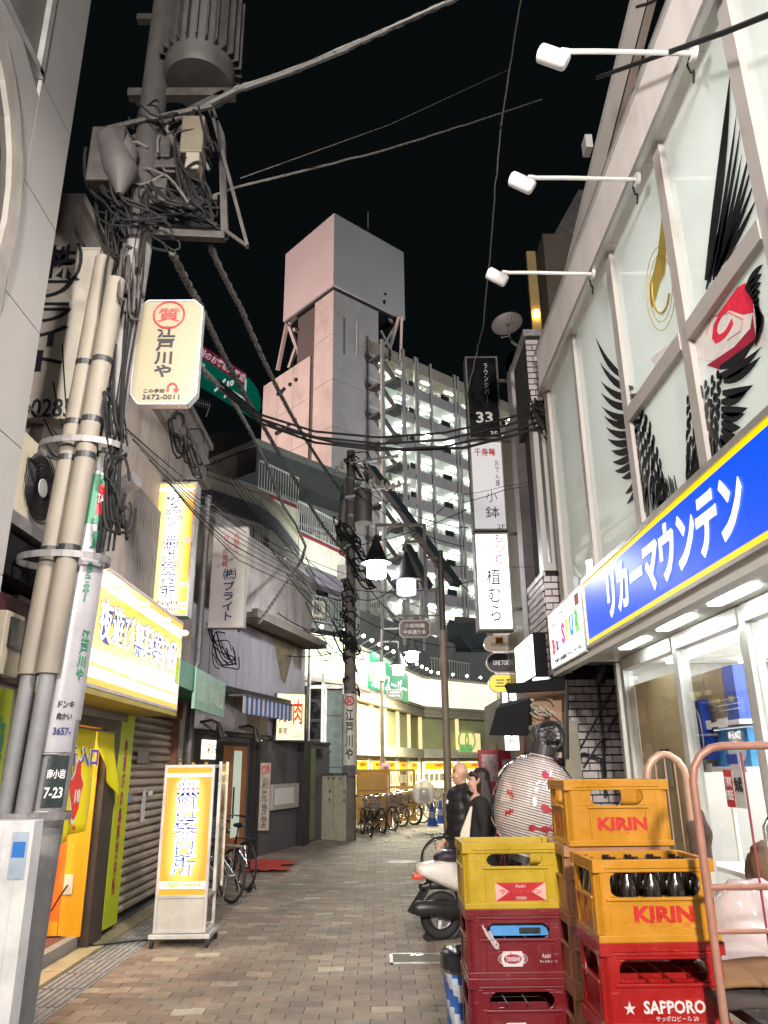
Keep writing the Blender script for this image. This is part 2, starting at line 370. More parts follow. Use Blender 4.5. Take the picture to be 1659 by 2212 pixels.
for (x, y, row) in bm_all:
    k = rb.choices(range(8), (20, 16, 14, 7, 16, 14, 10, 2.2))[0]; dz = rb.uniform(-.002, .0025)
    if (x, y, row) in near:
        o = bpy.data.objects.new('brick', brick_meshes[k]); COL.objects.link(o); o.parent = pav
        # odd rows are half a brick over, so the wave of their long edges runs the other way
        o.location = (x, y, dz); o.rotation_euler = (rb.uniform(-.006, .006), rb.uniform(-.006, .006), 0); o.scale = (-1 if row % 2 else 1, 1, 1)
    elif y < 26:
        sgn = -1 if row % 2 else 1
        if y < 12: field[k].prism([(x + sgn * px_, y + py_, -.03 + dz) for px_, py_ in brick_out(BL)], (0, 0, .03))
        else: field[k].box(x - .116, x + .116, y - .071, y + .071, -.03, dz)
    elif row % 2 == 0: field[k].box(x - .116, x + .116, y - .071, y + .221, -.03, dz)
me_i = 0
for k, mb in enumerate(field):
    mb.build('paving_brick_field', PM[k], pav, kind='stuff')
M_kerb = mat('kerb_stone', (.36, .34, .27), .8, var=.2, dirt=.5, scale=8)
M_tact = mat('tan_tile', (.42, .36, .22), .7, var=.15, dirt=.5, scale=8)
gut = structure('gutter', (-2.55, 0, 0))
M_gut = mat('gutter_concrete', (.3, .3, .29), .85, var=.2, dirt=.5, scale=10)
for i in range(26):
    y0 = 3 + i * .5; mb = MB().box(-2.72, -2.355, y0 + .006, y0 + .494, -.06, .004)
    for k in range(6):
        mb.box(-2.70 + k * .058, -2.668 + k * .058, y0 + .02, y0 + .48, .004, .014)
    mb.build('gutter_cover', M_gut, gut)
for i in range(26):
    MB().box(-2.93, -2.73, 3 + i * .5 + .004, 3.496 + i * .5, -.06, .03).build('kerb_tile', M_tact, gut)
MB().box(-6, -2.93, 3, 24, -.06, .02).build('threshold_floor', mat('threshold_concrete', (.17, .17, .16), .9, dirt=.4), gut)
step = structure('entrance_step_floor')
MB().box(-4.3, -2.95, 5.4, 8.72, .02, .13).build('step_slab', mat('grey_step', (.28, .27, .25), .8, dirt=.4), step)
MB().box(-4.3, -3.05, 5.4, 8.70, .13, .134).build('mat_surface', mat('maroon_mat', (.16, .06, .05), .9, var=.3), step)
MB().prism([(-3.9, 7.6, .134), (-3.3, 7.3, .134), (-3.35, 8.0, .134), (-3.9, 8.3, .134)], (0, 0, .003)).build('red_mat_patch', mat('red_mat', (.5, .03, .03), .9), step)
# manholes and litter
mh = thing('access_cover', 'rectangular steel access cover with bright edge set into the paving beside the crates', 'manhole cover', (.0, 8, 0))
c0 = on(912, 2068, z=.01); mb = MB()
for (a0, a1, b0, b1) in ((-.3, .3, -.2, -.17), (-.3, .3, .17, .2), (-.3, -.27, -.2, .2), (.27, .3, -.2, .2)):
    mb.box(c0.x + a0, c0.x + a1, c0.y + b0, c0.y + b1, -.01, .008)
mb.build('rim', M_steel, mh)
MB().box(c0.x - .27, c0.x + .27, c0.y - .17, c0.y + .17, -.01, .005).build('lid', mat('paved_lid', (.2, .19, .15), .8, dirt=.5), mh)
MB().box(c0.x - .1, c0.x + .02, c0.y + .1, c0.y + .13, .005, .009).build('handle_slot', M_chrome, mh)
for px, py, nm, lb in ((866, 1862, 'round', 'small round iron manhole cover in the middle of the alley paving'), ):
    q = on(px, py, z=0); t = thing('manhole_cover', lb, 'manhole cover', q)
    MB().lathe(q, Z_, [(.0, .006), (.27, .006), (.3, .004), (.3, -.01)], 20).build('lid', M_steeld, t)
for i, (px, py) in enumerate(((893, 1795), (883, 1809), (836, 1818), (640, 1818))):
    q = on(px, py, z=0); n = 7; mb = MB(); pts = [q + V((cos(2 * pi * k / n) * .09 * rb.uniform(.5, 1), sin(2 * pi * k / n) * .12 * rb.uniform(.5, 1), .012 + rb.uniform(0, .03))) for k in range(n)]
    mb.prism(pts, (0, 0, .006)); o = mb.build('litter_scrap', M_letw)
    tag(o, ('crumpled white paper scrap lying near the parked bicycles', 'flattened white wrapper on the paving in mid alley', 'torn paper scrap on the dark centre of the alley', 'white paper strip lying along the charcoal restaurant wall')[i], 'litter')
q0 = on(568, 1872, z=.02); ys = []
mb = MB(); g = [[V((q0.x - .45 + .9 * j / 9 + .15 * sin(i * 1.3), q0.y - .7 + 1.6 * i / 9, .02 + .035 * abs(sin(i * 1.7 + j * 1.1)))) for j in range(10)] for i in range(10)]
tag(mb.sheet(g).build('red_cloth', mat('red_fabric', (.5, .03, .015), .8, bump=.3), smooth=True), 'crumpled red cloth mat on the ground below the two parked bicycles', 'floor mat')

# ================================================================== LEFT: white panelled corner building
XA = -2.6; eA = on(136, 400, x=XA).y
bA = thing('panelled_building', 'pale stone panelled building at the upper left corner with arched window', 'building', (XA - 3, 2, 0))
pA = Fr((XA, eA, 0), (0, 1, 0))
ys_ = [eA - 12, eA - 3.75, eA - 2.65, eA - 1.6, eA - .58, eA]
zs_ = [0, 1.0, 1.98, 2.95, 3.9, 4.87, 5.83, 6.8, 7.77, 8.75, 9.7, 10.7, 11.7, 13]
MB().box(XA - 6, XA - .035, eA - 12, eA - .02, 0, 13).build('core_wall', mat('joint_backing', (.12, .115, .11), .9), bA)  # dark backing that shows in the panel joints
wy0, wy1, wz0, wz1 = on(108, 95, x=XA).y - .75, on(60, 20, x=XA).y + .35, 6.85, 9.9
wyc = on(0, 470, x=XA).y
for i in range(5):
    for k in range(13):
        a, b = ys_[i] + .004, ys_[i + 1] - .004
        if k >= 7 and k <= 9 and i == 3: continue
        if i in (2, 3) and 4 <= k <= 6: continue
        MB().box(XA - .03, XA, a, b, zs_[k] + .004, zs_[k + 1] - .004).build('panel', M_white, bA)
# tall lit window above and the arched window (only its rim in view)
t = MB().box(XA - .15, XA - .05, ys_[3] + .05, ys_[4] - .05, 6.85, 9.6).build('window', emi('lit_window_green', (.75, .8, .55), .75), bA)
mb = MB()
for y in (ys_[3] + .02, ys_[4] - .06): mb.box(XA - .06, XA + .01, y, y + .06, 6.82, 9.68)
mb.box(XA - .06, XA + .01, ys_[3], ys_[4], 6.8, 6.87); mb.build('frame', M_alu, t)
mb = MB(); yc, zc = on(14, 430, x=XA).y - .86, 5.32; ro, ri = 1.02, .86
for r0, r1, x0, x1 in ((ri, ro, -.03, .03),):
    n = 28
    for i in range(n):
        t0, t1 = 2 * pi * i / n, 2 * pi * (i + 1) / n
        mb.hexa([(XA + x, yc + r * cos(tt), zc + r * 1.35 * sin(tt)) for x in (x0, x1) for (r, tt) in ((r0, t0), (r1, t0), (r1, t1), (r0, t1))])
mb.build('arch_surround', mat('arch_stone', (.34, .31, .28), .6, dirt=.3), bA)
n = 28; mb = MB()
mb.prism([(XA - .02, yc + ri * cos(2 * pi * i / n), zc + ri * 1.35 * sin(2 * pi * i / n)) for i in range(n)], (.01, 0, 0)); mb.build('arch_window', M_winb, bA)
# wall stone filling round the arch
mb = MB()
for i in range(n):
    t0, t1 = 2 * pi * i / n, 2 * pi * (i + 1) / n
    def lim(t_):
        c, s_ = cos(t_), sin(t_); y_ = (ys_[4] - .004 - yc) if c > 0 else (yc - ys_[2]); z_ = (zs_[7] - .004 - zc) if s_ > 0 else (zc - zs_[4]); k_ = min(y_ / max(abs(c), 1e-6), z_ / max(abs(s_), 1e-6)); return (yc + c * k_, zc + s_ * k_)
    y0, z0 = lim(t0); y1, z1 = lim(t1)
    mb.hexa([(XA + x, *q) for x in (-.03, -.001) for q in ((yc + ro * cos(t0), zc + ro * 1.35 * sin(t0)), (y0, z0), (y1, z1), (yc + ro * cos(t1), zc + ro * 1.35 * sin(t1)))])
mb.build('arch_panel', M_white, bA)

# ================================================================== LEFT: beige concrete building with the information shop (wall plane X = -2.9)
XL = -2.9; YB = 11.9
fL = Fr((XL, 0, 0), (0, 1, 0))
bB = thing('concrete_building', 'stained beige concrete building over the orange sign and closed shutter', 'building', (-5, 8, 0))
M_bwall = mat('beige_render', (.50, .435, .385), .85, dirt=.45, var=.15, scale=2.2, bump=.3, streak=2.2)
mb = MB().box(XL - 6, XL, 6.1, YB, 2.95, 6.1).box(XL - 6, XL, eA + .1, 6.5, .02, 2.95).box(XL - 6, XL, 11.6, YB, .02, 2.95).box(XL - 6, XL - 1.5, 6.5, 11.6, .02, 2.95)
mb.build('wall', M_bwall, bB)
# chamfered parapet with grooves
mb = MB()
for c, z0, z1 in ((.10, 6.1, 6.18), (.05, 6.18, 6.5), (.09, 6.5, 6.56), (.06, 6.56, 6.82), (.12, 6.82, 6.92)):
    mb.box(XL - 6, XL + c, 6.0, YB + c, z0, z1)
mb.build('parapet', mat('parapet_render', (.37, .34, .31), .85, dirt=.5, streak=2), bB)
for k in range(3):
    y = eA + 2.6 + k * 2.1
    MB().fbox(fL, y, y + .012, 3.0, 6.08, -.01, .002).build('wall_joint', mat('wall_joint', (.13, .12, .11), .9), bB) if y < YB - .1 else None
MB().fbox(fL, eA + .32, YB - .01, 4.55, 4.565, -.01, .003).build('wall_joint', MATS['wall_joint'], bB)
# corrugated grey duct panel on the wall beside the pole
mb = MB()
q0 = fL.hit(283, 1150); q1 = fL.hit(338, 1150)
for k in range(10):
    a = q0[0] + (q1[0] - q0[0]) * k / 10; mb.fbox(fL, a, a + (q1[0] - q0[0]) / 16, 3.5, 4.9, 0, .05)
mb.build('corrugated_panel', mat('grey_cladding', (.24, .23, .24), .6, dirt=.4), bB)
# lintel box over the entrance, shutter box, frames
mb = MB().box(XL - .02, XL + .38, 6.3, 9.15, 2.62, 2.95).box(XL - .02, XL + .06, 6.3, 9.0, 2.18, 2.62)
mb.build('lintel', mat('grey_lintel', (.25, .235, .21), .7, dirt=.4), bB)
M_frame = mat('brown_metal_frame', (.06, .045, .035), .45, var=.3, dirt=.3)
JY = fL.hit(217, 1661)[0]; JY2 = fL.hit(243, 1661)[0]; LY1 = fL.hit(273, 1661)[0]
mb = MB()
for y, y1 in ((6.5, 6.63), (JY, JY2)): mb.box(XL - .1, XL + .05, y, y1, .02, 2.5)
mb.box(XL - .1, XL + .05, 6.63, JY, 2.08, 2.18); mb.build('door_frame', M_frame, bB)
M_or = mat('orange_wall', (.85, .16, .015), .55, var=.05); M_am = mat('amber_wall', (.72, .34, .01), .55, var=.05)
MB().box(-4.35, XL - .10, JY - .02, JY + .2, .13, 2.4).build('alcove_wall', M_or, bB)
MB().box(-3.14, XL - .02, JY - .035, JY - .022, .13, 2.4).build('alcove_wall', M_am, bB)
MB().box(-4.4, -4.3, 6.5, JY, .13, 2.4).build('alcove_wall', M_am, bB)
MB().box(-4.35, XL - .1, 6.5, JY, 2.4, 2.5).build('alcove_ceiling', M_letw, bB)
MB().box(-4.28, -3.15, JY - .035, JY - .021, .13, .26).build('skirting', M_am, bB)
q = on(148, 1911, y=JY - .04); o = MB().box(q.x - .045, q.x + .045, JY - .05, JY - .022, q.z - .09, q.z + .09).build('power_socket', M_cream, bB, bevel=.004)
pts = [V((q.x, JY - .06, q.z))] + [on(x, y, y=JY - .1) for x, y in ((130, 1935), (112, 1965))] + [V((-3.6, 8.3, .145)), V((-3.1, 8.35, .14)), V((-2.8, 8.5, .03)), V((-2.5, 8.7, .03)), V((-2.2, 8.8, .03))]
tag(MB().tube(pts, .008).build('power_cord', M_cable), 'thin black power cord running from the wall socket over the gutter', 'cord')
q = on(110, 1790, y=JY - .03); MB().box(q.x - .25, q.x + .06, JY - .05, JY - .03, q.z - .45, q.z + .25).build('wall_notice', M_letw, bB)
# yellow strip board at the jamb with pink lettering
st = thing('jamb_sign', 'narrow yellow green vertical sign with pink lettering beside the entrance', 'sign', (XL, 8.9, 1.3))
f = fL; MB().fbox(f, JY2 + .02, LY1, .1, 2.45, 0, .05).build('board', mat('lime_yellow', (.5, .6, .01), .5, var=.05), st)
text('夜遊びの無料案内所', f, (JY2 + LY1) / 2, 1.2, .1, 1.6, mat('magenta_print', (.4, .03, .12), .5), st, vert=True, c=.052, off=.02)
# shutter
sh = thing('roller_shutter', 'closed brown roller shutter with graffiti scraps behind the stand sign', 'shutter', (XL - .1, 10.3, 0))
M_shut = mat('shutter_slat', (.42, .35, .28), .55, .1, var=.22, scale=7, dirt=.5, dirtcol=(.08, .06, .05))
nsl = 23
for k in range(nsl):
    z = .1 + k * .098
    MB().add([(XL - .12, LY1 + .1, z), (XL - .12, 11.5, z), (XL - .075, 11.5, z + .03), (XL - .075, LY1 + .1, z + .03), (XL - .075, 11.5, z + .06), (XL - .075, LY1 + .1, z + .06), (XL - .12, 11.5, z + .092), (XL - .12, LY1 + .1, z + .092)],
             [(0, 1, 2, 3), (3, 2, 4, 5), (5, 4, 6, 7)]).build('slat', M_shut, sh)
mb = MB().box(XL - .14, XL + .01, LY1 + .01, LY1 + .09, .03, 2.42).box(XL - .14, XL + .01, 11.51, 11.58, .03, 2.42).box(XL - .2, XL + .03, LY1 + .01, 11.58, 2.36, 2.62)
mb.build('guide_frame', mat('shutter_frame', (.30, .15, .1), .6, dirt=.3), sh)
for a, b_, w_, h_, c_ in ((9.9, 1.75, .5, .14, (.45, .4, .38)), (10.25, 1.05, .16, .38, (.6, .58, .6)), (9.7, 1.3, .12, .1, (.2, .25, .45)), (10.5, 1.35, .2, .06, (.8, .8, .75))):
    MB().fbox(fL, a, a + w_, b_, b_ + h_, -.07, -.065).build('sticker', mat('sticker_%d' % int(a * 10), c_, .6, var=.3, scale=30), sh)
# green fascia + mint sign beyond the shutter
gs = thing('green_fascia_sign', 'weathered green fascia board with faded lettering over the shutter', 'sign', (XL, 10.5, 2.6))
MB().box(XL + .01, XL + .5, 9.2, 12.0, 2.63, 2.95).build('green_case', mat('green_fascia', (.03, .24, .13), .5, dirt=.3), gs)
f = Fr((XL + .52, 10.2, 2.42), (0, 1, 0)); MB().fbox(f, 0, 2.0, 0, .52, -.04, 0).build('mint_panel', mat('mint_panel', (.27, .5, .38), .5, dirt=.3), gs)
text('店舗と住いの店舗', f, 1.0, .25, 1.7, .3, mat('pale_green_print', (.5, .62, .5), .6), gs)
# light on the shutter eaves, conduit pipes on the wall
dp = thing('drain_pipe', 'grey vertical drain pipe at the end of the beige building', 'pipe', (XL, 11.8, 0))
a = on(428, 1200, x=XL + .1)
MB().tube([(XL + .12, 11.75, .05), (XL + .12, 11.75, 3.1), (XL + .16, 11.75, 3.2), (XL + .16, 11.75, 5.9)], .055, 8).build('downpipe', M_steeld, dp, smooth=True)

# ---- orange light box, street-parallel
SX = -2.4
fs = Fr((SX, 0, 0), (0, 1, 0)); a0, b0 = fs.hit(176, 1482); a1, b1 = fs.hit(396, 1345)
_, bb0 = fs.hit(379, 1536); b0 = (b0 + bb0) / 2
lb = thing('orange_lightbox_sign', 'wide glowing orange and white lightbox sign with blue outlined letters over the entrance', 'sign', (SX, (a0 + a1) / 2, b0))
OR, YE, WH = (1.0, .27, .02), (1.0, .75, .1), (1, .95, .85)
face_m = emi_ramp('orange_print_wide', 2, b0, b1, [(0, OR), (.08, OR), (.085, WH), (.16, WH), (.165, (1, .62, .1)), (.20, (1, .7, .15)), (.205, WH), (.30, WH), (.31, (1, .8, .2)), (.5, (1, .72, .1)), (.72, (1, .4, .03)), (.80, (1, .3, .02)), (.81, WH), (.9, WH), (.91, OR), (1, OR)], 1.5)
board(lb, fs, a0, a1, b0, b1, .45, mat('sign_case_grey', (.5, .48, .45), .5), face_m, .035)
W = a1 - a0; H = b1 - b0
M_lw = emi('lit_white_letter', (1, 1, 1), 1.6, sample=False); M_lb = emi('lit_blue_outline', (.03, .06, .45), .5, sample=False); M_lwo = emi('lit_white_halo', (1, .98, .9), 1.5, sample=False)
M_lg = emi('lit_grey_letter', (.16, .14, .12), .6, sample=False)
for off, m, c in ((.036, M_lb, .005), (.002, M_lw, .009)):
    k = off * .9; text('夜遊び無料案内所', fs, (a0 + a1) / 2, b0 + H * .56, W * .86 + k, H * .34 + k, m, lb, off=off, c=c, depth=.002)
text('夜遊び無料案内所', fs, (a0 + a1) / 2 + .02, b0 + H * .535, W * .86, H * .34, M_lg, lb, off=.045, c=.0035, depth=.001)
text('Night Station', fs, (a0 + a1) / 2 + .1, b0 + H * .2, W * .42, H * .1, M_lg, lb, off=.03, c=.004, lean=.2)
text('Night Station', fs, (a0 + a1) / 2 + .1, b0 + H * .207, W * .42, H * .1, M_lw, lb, off=.01, c=.008, lean=.2)
M_bulb = emi('sign_bulb', (1, .62, .5), .9, sample=False)
for k in range(4):
    a, b = a0 + W * (.13 + .27 * k), b1 - H * .15
    MB().tube([fs.p(a, b, 0), fs.p(a, b, .03), fs.p(a, b, .09), fs.p(a, b, .12)], [.025, .036, .038, .02], 10).build('bulb', M_bulb, lb, smooth=True)
MB().fbox(fs, a0, a1, b0 - .05, b0 - .002, -.45, 0).build('yellow_underside', mat('ochre_trim', (.4, .33, .06), .6), lb)
# ---- vertical orange light box facing down the street
YV = 9.62
fv = face_cam(0, YV, 0)
a0, b1 = fv.hit(334, 1042); a1, _ = fv.hit(426, 1042); _, b0 = fv.hit(402, 1331)
vb = thing('orange_vertical_lightbox', 'tall glowing orange and yellow lightbox sign hung above the wide orange one', 'sign', ((a0 + a1) / 2, YV, b0))
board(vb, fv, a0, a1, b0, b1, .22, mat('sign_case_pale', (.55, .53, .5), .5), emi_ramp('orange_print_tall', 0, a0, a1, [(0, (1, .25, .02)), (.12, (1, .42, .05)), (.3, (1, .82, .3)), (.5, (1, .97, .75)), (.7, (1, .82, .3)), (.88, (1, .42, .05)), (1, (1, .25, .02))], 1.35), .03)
W = a1 - a0; H = b1 - b0
for off, m, c in ((.045, emi('lit_lilac_outline', (.05, .05, .3), .6, sample=False), .004), (.0, M_lw, .008)):
    text('夜遊び無料案内所', fv, (a0 + a1) / 2 + .0, b0 + H * .51, W * .36 + off * .5, H * .78, m, vb, off=off, c=c, vert=True, depth=.002)
text('Night\nStation', fv, (a0 + a1) / 2 + .02, b0 + H * .075, W * .6, H * .07, M_lg, vb, off=.02, c=.004)
for k in range(5):
    a = a1 - W * (.12 if k % 2 == 0 else .3); b = b1 - H * (.12 + .165 * k)
    MB().tube([fv.p(a, b, 0), fv.p(a, b, .06), fv.p(a, b, .1)], [.04, .045, .025], 10).build('bulb', M_bulb, vb, smooth=True)
for (s0_, s1_) in ((.93, .96), (.045, .065), (.08, .1)): MB().fbox(fv, a0 + .035, a1 - .035, b0 + H * s0_, b0 + H * s1_, 0, .003).build('white_stripe', M_lwo, vb)
mb = MB()
for b in (b0 + .3, b1 - .1): mb.beam(fv.p(a0 - .0, b, -.1), (XL - .02, YV + .1, b), .04)
mb.build('bracket', M_steeld, vb)
mb = MB().beam(fv.p(a0 - .25, b1 + .09, -.1), fv.p(a1, b1 + .09, -.1), .05); mb.build('top_rail', M_steeld, vb)

# ---- second, unlit company sign further on and the one on the left edge
def flat_sign(name, label, fr, c4, d, mcol, rim=.02):
    a0, b1 = fr.hit(*c4[0]); a1, b0 = fr.hit(*c4[1]); t = thing(name, label, 'sign', tuple(fr.p((a0 + a1) / 2, b0)))
    board(t, fr, a0, a1, b0, b1, d, mat('sign_case_' + name, tuple(c * .75 for c in mcol), .5, dirt=.4), mat('sign_face_' + name, mcol, .45, var=.05, scale=2, dirt=.15), rim)
    return t, (a0 + a1) / 2, (b0 + b1) / 2, a1 - a0, b1 - b0
f12 = face_cam(0, 12.1, 0)
t, ca, cb, W, H = flat_sign('company_sign', 'unlit white vertical sign with red and navy writing below the tangled wires', f12, ((462, 1138), (527, 1356)), .16, (.62, .58, .55))
text('店舗と', f12, ca + W * .17, cb + H * .34, W * .16, H * .19, M_letr, t, vert=True)
text('住いの情報', f12, ca - W * .12, cb + H * .25, W * .17, H * .32, M_letr, t, vert=True)
text('㈱', f12, ca + W * .03, cb + H * .02, W * .36, H * .115, M_letn, t, off=.01)
text('ブライト', f12, ca + W * .03, cb - H * .24, W * .32, H * .38, M_letn, t, vert=True, off=.02)
f7 = face_cam(0, 6.0, 0)
a0, b1 = f7.hit(60, 535); a1, b0 = f7.hit(170, 905); a0 -= .35
t = thing('wall_company_sign', 'big unlit beige sign with black writing half hidden by the stone building', 'sign', ((a0 + a1) / 2, 6.0, b0))
board(t, f7, a0, a1, b0, b1, .2, mat('case_beige', (.4, .36, .3), .6, dirt=.4), mat('face_beige', (.46, .42, .36), .5, var=.05, dirt=.3), .03)
H = b1 - b0; tx = a0 + (a1 - a0) * .66
text('㈱', f7, tx, b1 - H * .09, .4, .42, M_letb, t, off=.01)
text('ブライト', f7, tx, b1 - H * .46, .4, H * .56, M_letb, t, vert=True, off=.02)
text('-0285', f7, tx + .08, b0 + H * .06, .42, .18, M_letb, t, off=.015)
MB().tube([f7.p(a1 + .06, b0 - .2, .05), f7.p(a1 + .06, b1 - .1, .05)], .03, 6).build('post', M_white, t)
# ---- things in the gap between the stone building and the pole
ac = thing('aircon_unit', 'outdoor air conditioner with round fan grille on a shelf behind the pole', 'air conditioner', (XL + .3, 6.0, 3.6))
fa_ = Fr((XL + .16, 5.42, 0), (0, 1, 0)); za = 3.5
MB().fbox(fa_, 0, .8, za, za + .68, -.22, 0).build('case', M_cream, ac, bevel=.01)
mb = MB()
for k in range(9): mb.tube(torus_pts(fa_.p(.42, za + .34, .02), fa_.n, .05 + .03 * k, 24), .006, 4, closed=True)
mb.build('fan_grille', M_black, ac)
MB().lathe(fa_.p(.42, za + .34, .012), fa_.n, [(.27, 0), (0, .0)], 24).build('fan_recess', M_dark, ac)
MB().lathe(fa_.p(.42, za + .34, .02), fa_.n, [(.08, 0), (.075, .015), (0, .02)], 14).build('hub', M_letw, ac)
mb = MB().fbox(fa_, -.15, 1.0, za - .12, za - .02, -.3, .08); mb.build('shelf', M_steeld, ac)
dk = thing('dark_awning', 'dark canopy box with maroon panel below the air conditioner', 'canopy', (XL, 6, 2.9))
MB().fbox(fa_, -.15, 1.1, 3.02, 3.32, -.42, .05).build('hood', M_matt, dk)
MB().fbox(fa_, -.6, 1.1, 2.3, 2.93, -.42, -.05).build('maroon_panel', mat('maroon_paint', (.06, .006, .014), .5, dirt=.3), dk)
em = thing('electric_meter', 'electricity meter box with glass window on the wall left of the pole', 'meter box', (XL, 5.9, 2.1))
q = on(28, 1395, x=XL + .2); MB().box(XL, q.x, q.y - .16, q.y + .14, q.z - .22, q.z + .24).build('case', M_cream, em, bevel=.01)
MB().box(q.x, q.x + .02, q.y - .1, q.y + .1, q.z - .02, q.z + .2).build('meter_window', M_winb, em)
ysn = thing('lime_banner_sign', 'lime yellow vertical sign with green writing at the left edge', 'sign', (XL, 5.6, 1))
fy = Fr((XL + .2, 0, 0), (0, 1, 0)); a0, b1 = fy.hit(-20, 1480); a1, _ = fy.hit(30, 1490)
MB().fbox(fy, a0 - .2, a1, .1, b1, -.06, 0).build('board', MATS['lime_yellow'], ysn)
text('内所', fy, a1 - .14, b1 - .45, .16, .5, mat('green_print', (.03, .3, .15), .5), ysn, vert=True, off=.03)
text('ON', fy, a1 - .14, b1 - 1.05, .14, .3, M_letn, ysn, vert=True, off=.03)
# pipes beside the stone building
mb = MB()
for y_, r_ in ((5.25, .05), (5.42, .035)): mb.tube([(XL + .08, y_, .1), (XL + .08, y_, 3.0), (XL + .14, y_, 3.3), (XL + .14, y_, 4.9)], r_, 8)
tag(mb.build('service_pipe', M_steeld, smooth=True), 'pair of bent service pipes clipped beside the stone building', 'pipe')

# ---- white cabinet cut off at the lower left corner
q = on(75, 1772, y=4.65)
wc = thing('ribbed_metal_panel', 'white ribbed metal sign back at the lower left corner with small stickers', 'panel', (q.x - .4, 4.8, 0))
MB().box(q.x - .9, q.x, 4.65, 4.78, .01, q.z).build('case', mat('locker_white', (.6, .59, .59), .5, dirt=.3), wc, bevel=.006)
f = face_cam(0, 4.65, 0); mb = MB()
for k in range(7): mb.fbox(f, q.x - .62 + k * .09, q.x - .612 + k * .09, .05, q.z - .03, -.001, .004)
mb.build('rib', mat('rib_white', (.55, .55, .55), .5), wc)
MB().fbox(f, q.x - .11, q.x - .02, q.z - .3, q.z - .06, .004, .007).build('sticker', mat('pale_blue_sticker', (.35, .42, .5), .4), wc)
MB().fbox(f, q.x - .1, q.x - .03, q.z - .19, q.z - .11, .008, .010).build('sticker', mat('blue_sticker', (.03, .16, .5), .4), wc)
MB().fbox(f, q.x - .27, q.x - .22, q.z - .36, q.z - .3, .004, .007).build('sticker', MATS['pale_blue_sticker'], wc)

# ================================================================== NEAR UTILITY POLE
PY = 5.62
b_ = on(125, 1661, y=PY); PX = b_.x
up = thing('utility_pole', 'concrete utility pole on the left with two tan cable sleeves and transformer', 'utility pole', (PX, PY, 0))
M_pole = mat('pole_concrete', (.20, .195, .19), .8, dirt=.5, var=.2, scale=6, bump=.3, streak=3)
MB().tube([(PX, PY, 0), (PX, PY, 6.0)], [.155, .128], 18).build('pole', M_pole, up, smooth=True)
MB().tube([(PX, PY, 5.9), (PX - .25, PY, 12)], [.127, .1], 18).build('upper_pole', mat('shaded_pole', (.045, .042, .04), .8, var=.3, dirt=.3), up, smooth=True)  # upper length darkened: shade at the pole head put into the colour
M_tan = mat('tan_sleeve', (.22, .195, .155), .6, var=.15, scale=3, dirt=.45, dirtcol=(.16, .13, .11), streak=4); M_gryp = mat('grey_conduit', (.20, .20, .21), .55, var=.15, scale=8, dirt=.5, dirtcol=(.1, .1, .1))
for (dx, dy, nm) in ((-.035, -.225, 0), (-.185, -.17, 1)):
    x, y = PX + dx, PY + dy; zt = 5.5 if nm == 0 else 5.75
    MB().tube([(x, y, 0), (x, y, 2.32)], .054, 16).build('conduit', M_gryp, up, smooth=True)
    for z0, z1 in ((2.3, 3.2), (3.22, 4.2), (4.24, 4.72), (4.76, zt)):
        MB().tube([(x, y, z0), (x, y, z1)], .077, 18).build('sleeve', M_tan, up, smooth=True)
    mb = MB()
    for z in (3.17, 3.9, 4.2, 4.72): mb.tube([(x, y, z), (x, y, z + .05)], .0785, 18)
    mb.build('black_band', M_black, up)
for z in (1.35, 3.12, 4.02):
    mb = MB(); pts = []
    for i in range(28):
        t_ = 2 * pi * i / 28; c = V((PX - .12, PY - .08, z)); pts.append(c + V((cos(t_) * .335, sin(t_) * .235, 0)))
    for i in range(28):
        p, q = pts[i], pts[(i + 1) % 28]; n_ = (p - V((PX - .12, PY - .08, z))).normalized() * .006
        mb.hexa([p, q, q + n_, p + n_, p + Z_ * .05, q + Z_ * .05, q + n_ + Z_ * .05, p + n_ + Z_ * .05])
    mb.build('steel_strap', M_steeld, up)
# advertising wrap round the pole (curved sheets)
def wrap(z0, z1, t0, t1, m, name, r=.16, extra=0.0):
    g = []
    for i in range(2):
        z = (z0, z1)[i]; rr = .155 - .055 * z / 12 + .006 + extra
        g.append([V((PX + rr * cos(t0 + (t1 - t0) * k / 16), PY + rr * sin(t0 + (t1 - t0) * k / 16), z)) for k in range(17)])
    return MB().sheet(g).build(name, m, up, smooth=True)
def wtext(body, t_, z, w_, h_, m, vert=False, off=.02):
    rr = .155 - .055 * z / 12 + .012; f = Fr((PX + rr * cos(t_), PY + rr * sin(t_), z), (-sin(t_), cos(t_), 0)); text(body, f, 0, 0, w_, h_, m, up, vert=vert, off=off, c=0)
T0 = -pi * .62
M_wrap = mat('wrap_film', (.32, .31, .33), .35, var=.1, dirt=.35, dirtcol=(.2, .2, .2), streak=4)
wrap(2.0, 3.85, -pi * .85, pi * .12, M_wrap, 'advert_wrap')
wrap(3.42, 3.82, -pi * .5, pi * .1, mat('green_advert', (.015, .16, .08), .4), 'advert_wrap', extra=.002)
o_ = wrap(3.5, 3.74, -pi * .34, -pi * .02, mat('red_roundel', (.5, .02, .03), .4), 'advert_roundel', extra=.004)
wtext('TAKEDA', -.6, 3.62, .16, .07, M_letw)
wtext('質', -.75, 3.30, .1, .14, mat('green_letter', (.02, .2, .1), .5))
wtext('3672-0011', -.9, 2.98, .05, .3, MATS['green_letter'], vert=True)
wtext('江戸川や', -.55, 2.45, .07, .36, MATS['green_letter'], vert=True)
wtext('ドンキ', -.95, 2.10, .11, .05, M_letb); wtext('向かい', -.95, 2.02, .10, .05, M_letb); wtext('3657-', -.95, 1.92, .12, .05, M_letn)
wrap(1.78, 2.15, -pi * .62, -pi * .1, M_wrap, 'advert_wrap', extra=.001)
wrap(1.43, 1.76, -pi * .42, -pi * .12, mat('dark_address_plate', (.02, .03, .03), .35), 'address_plate', extra=.004)
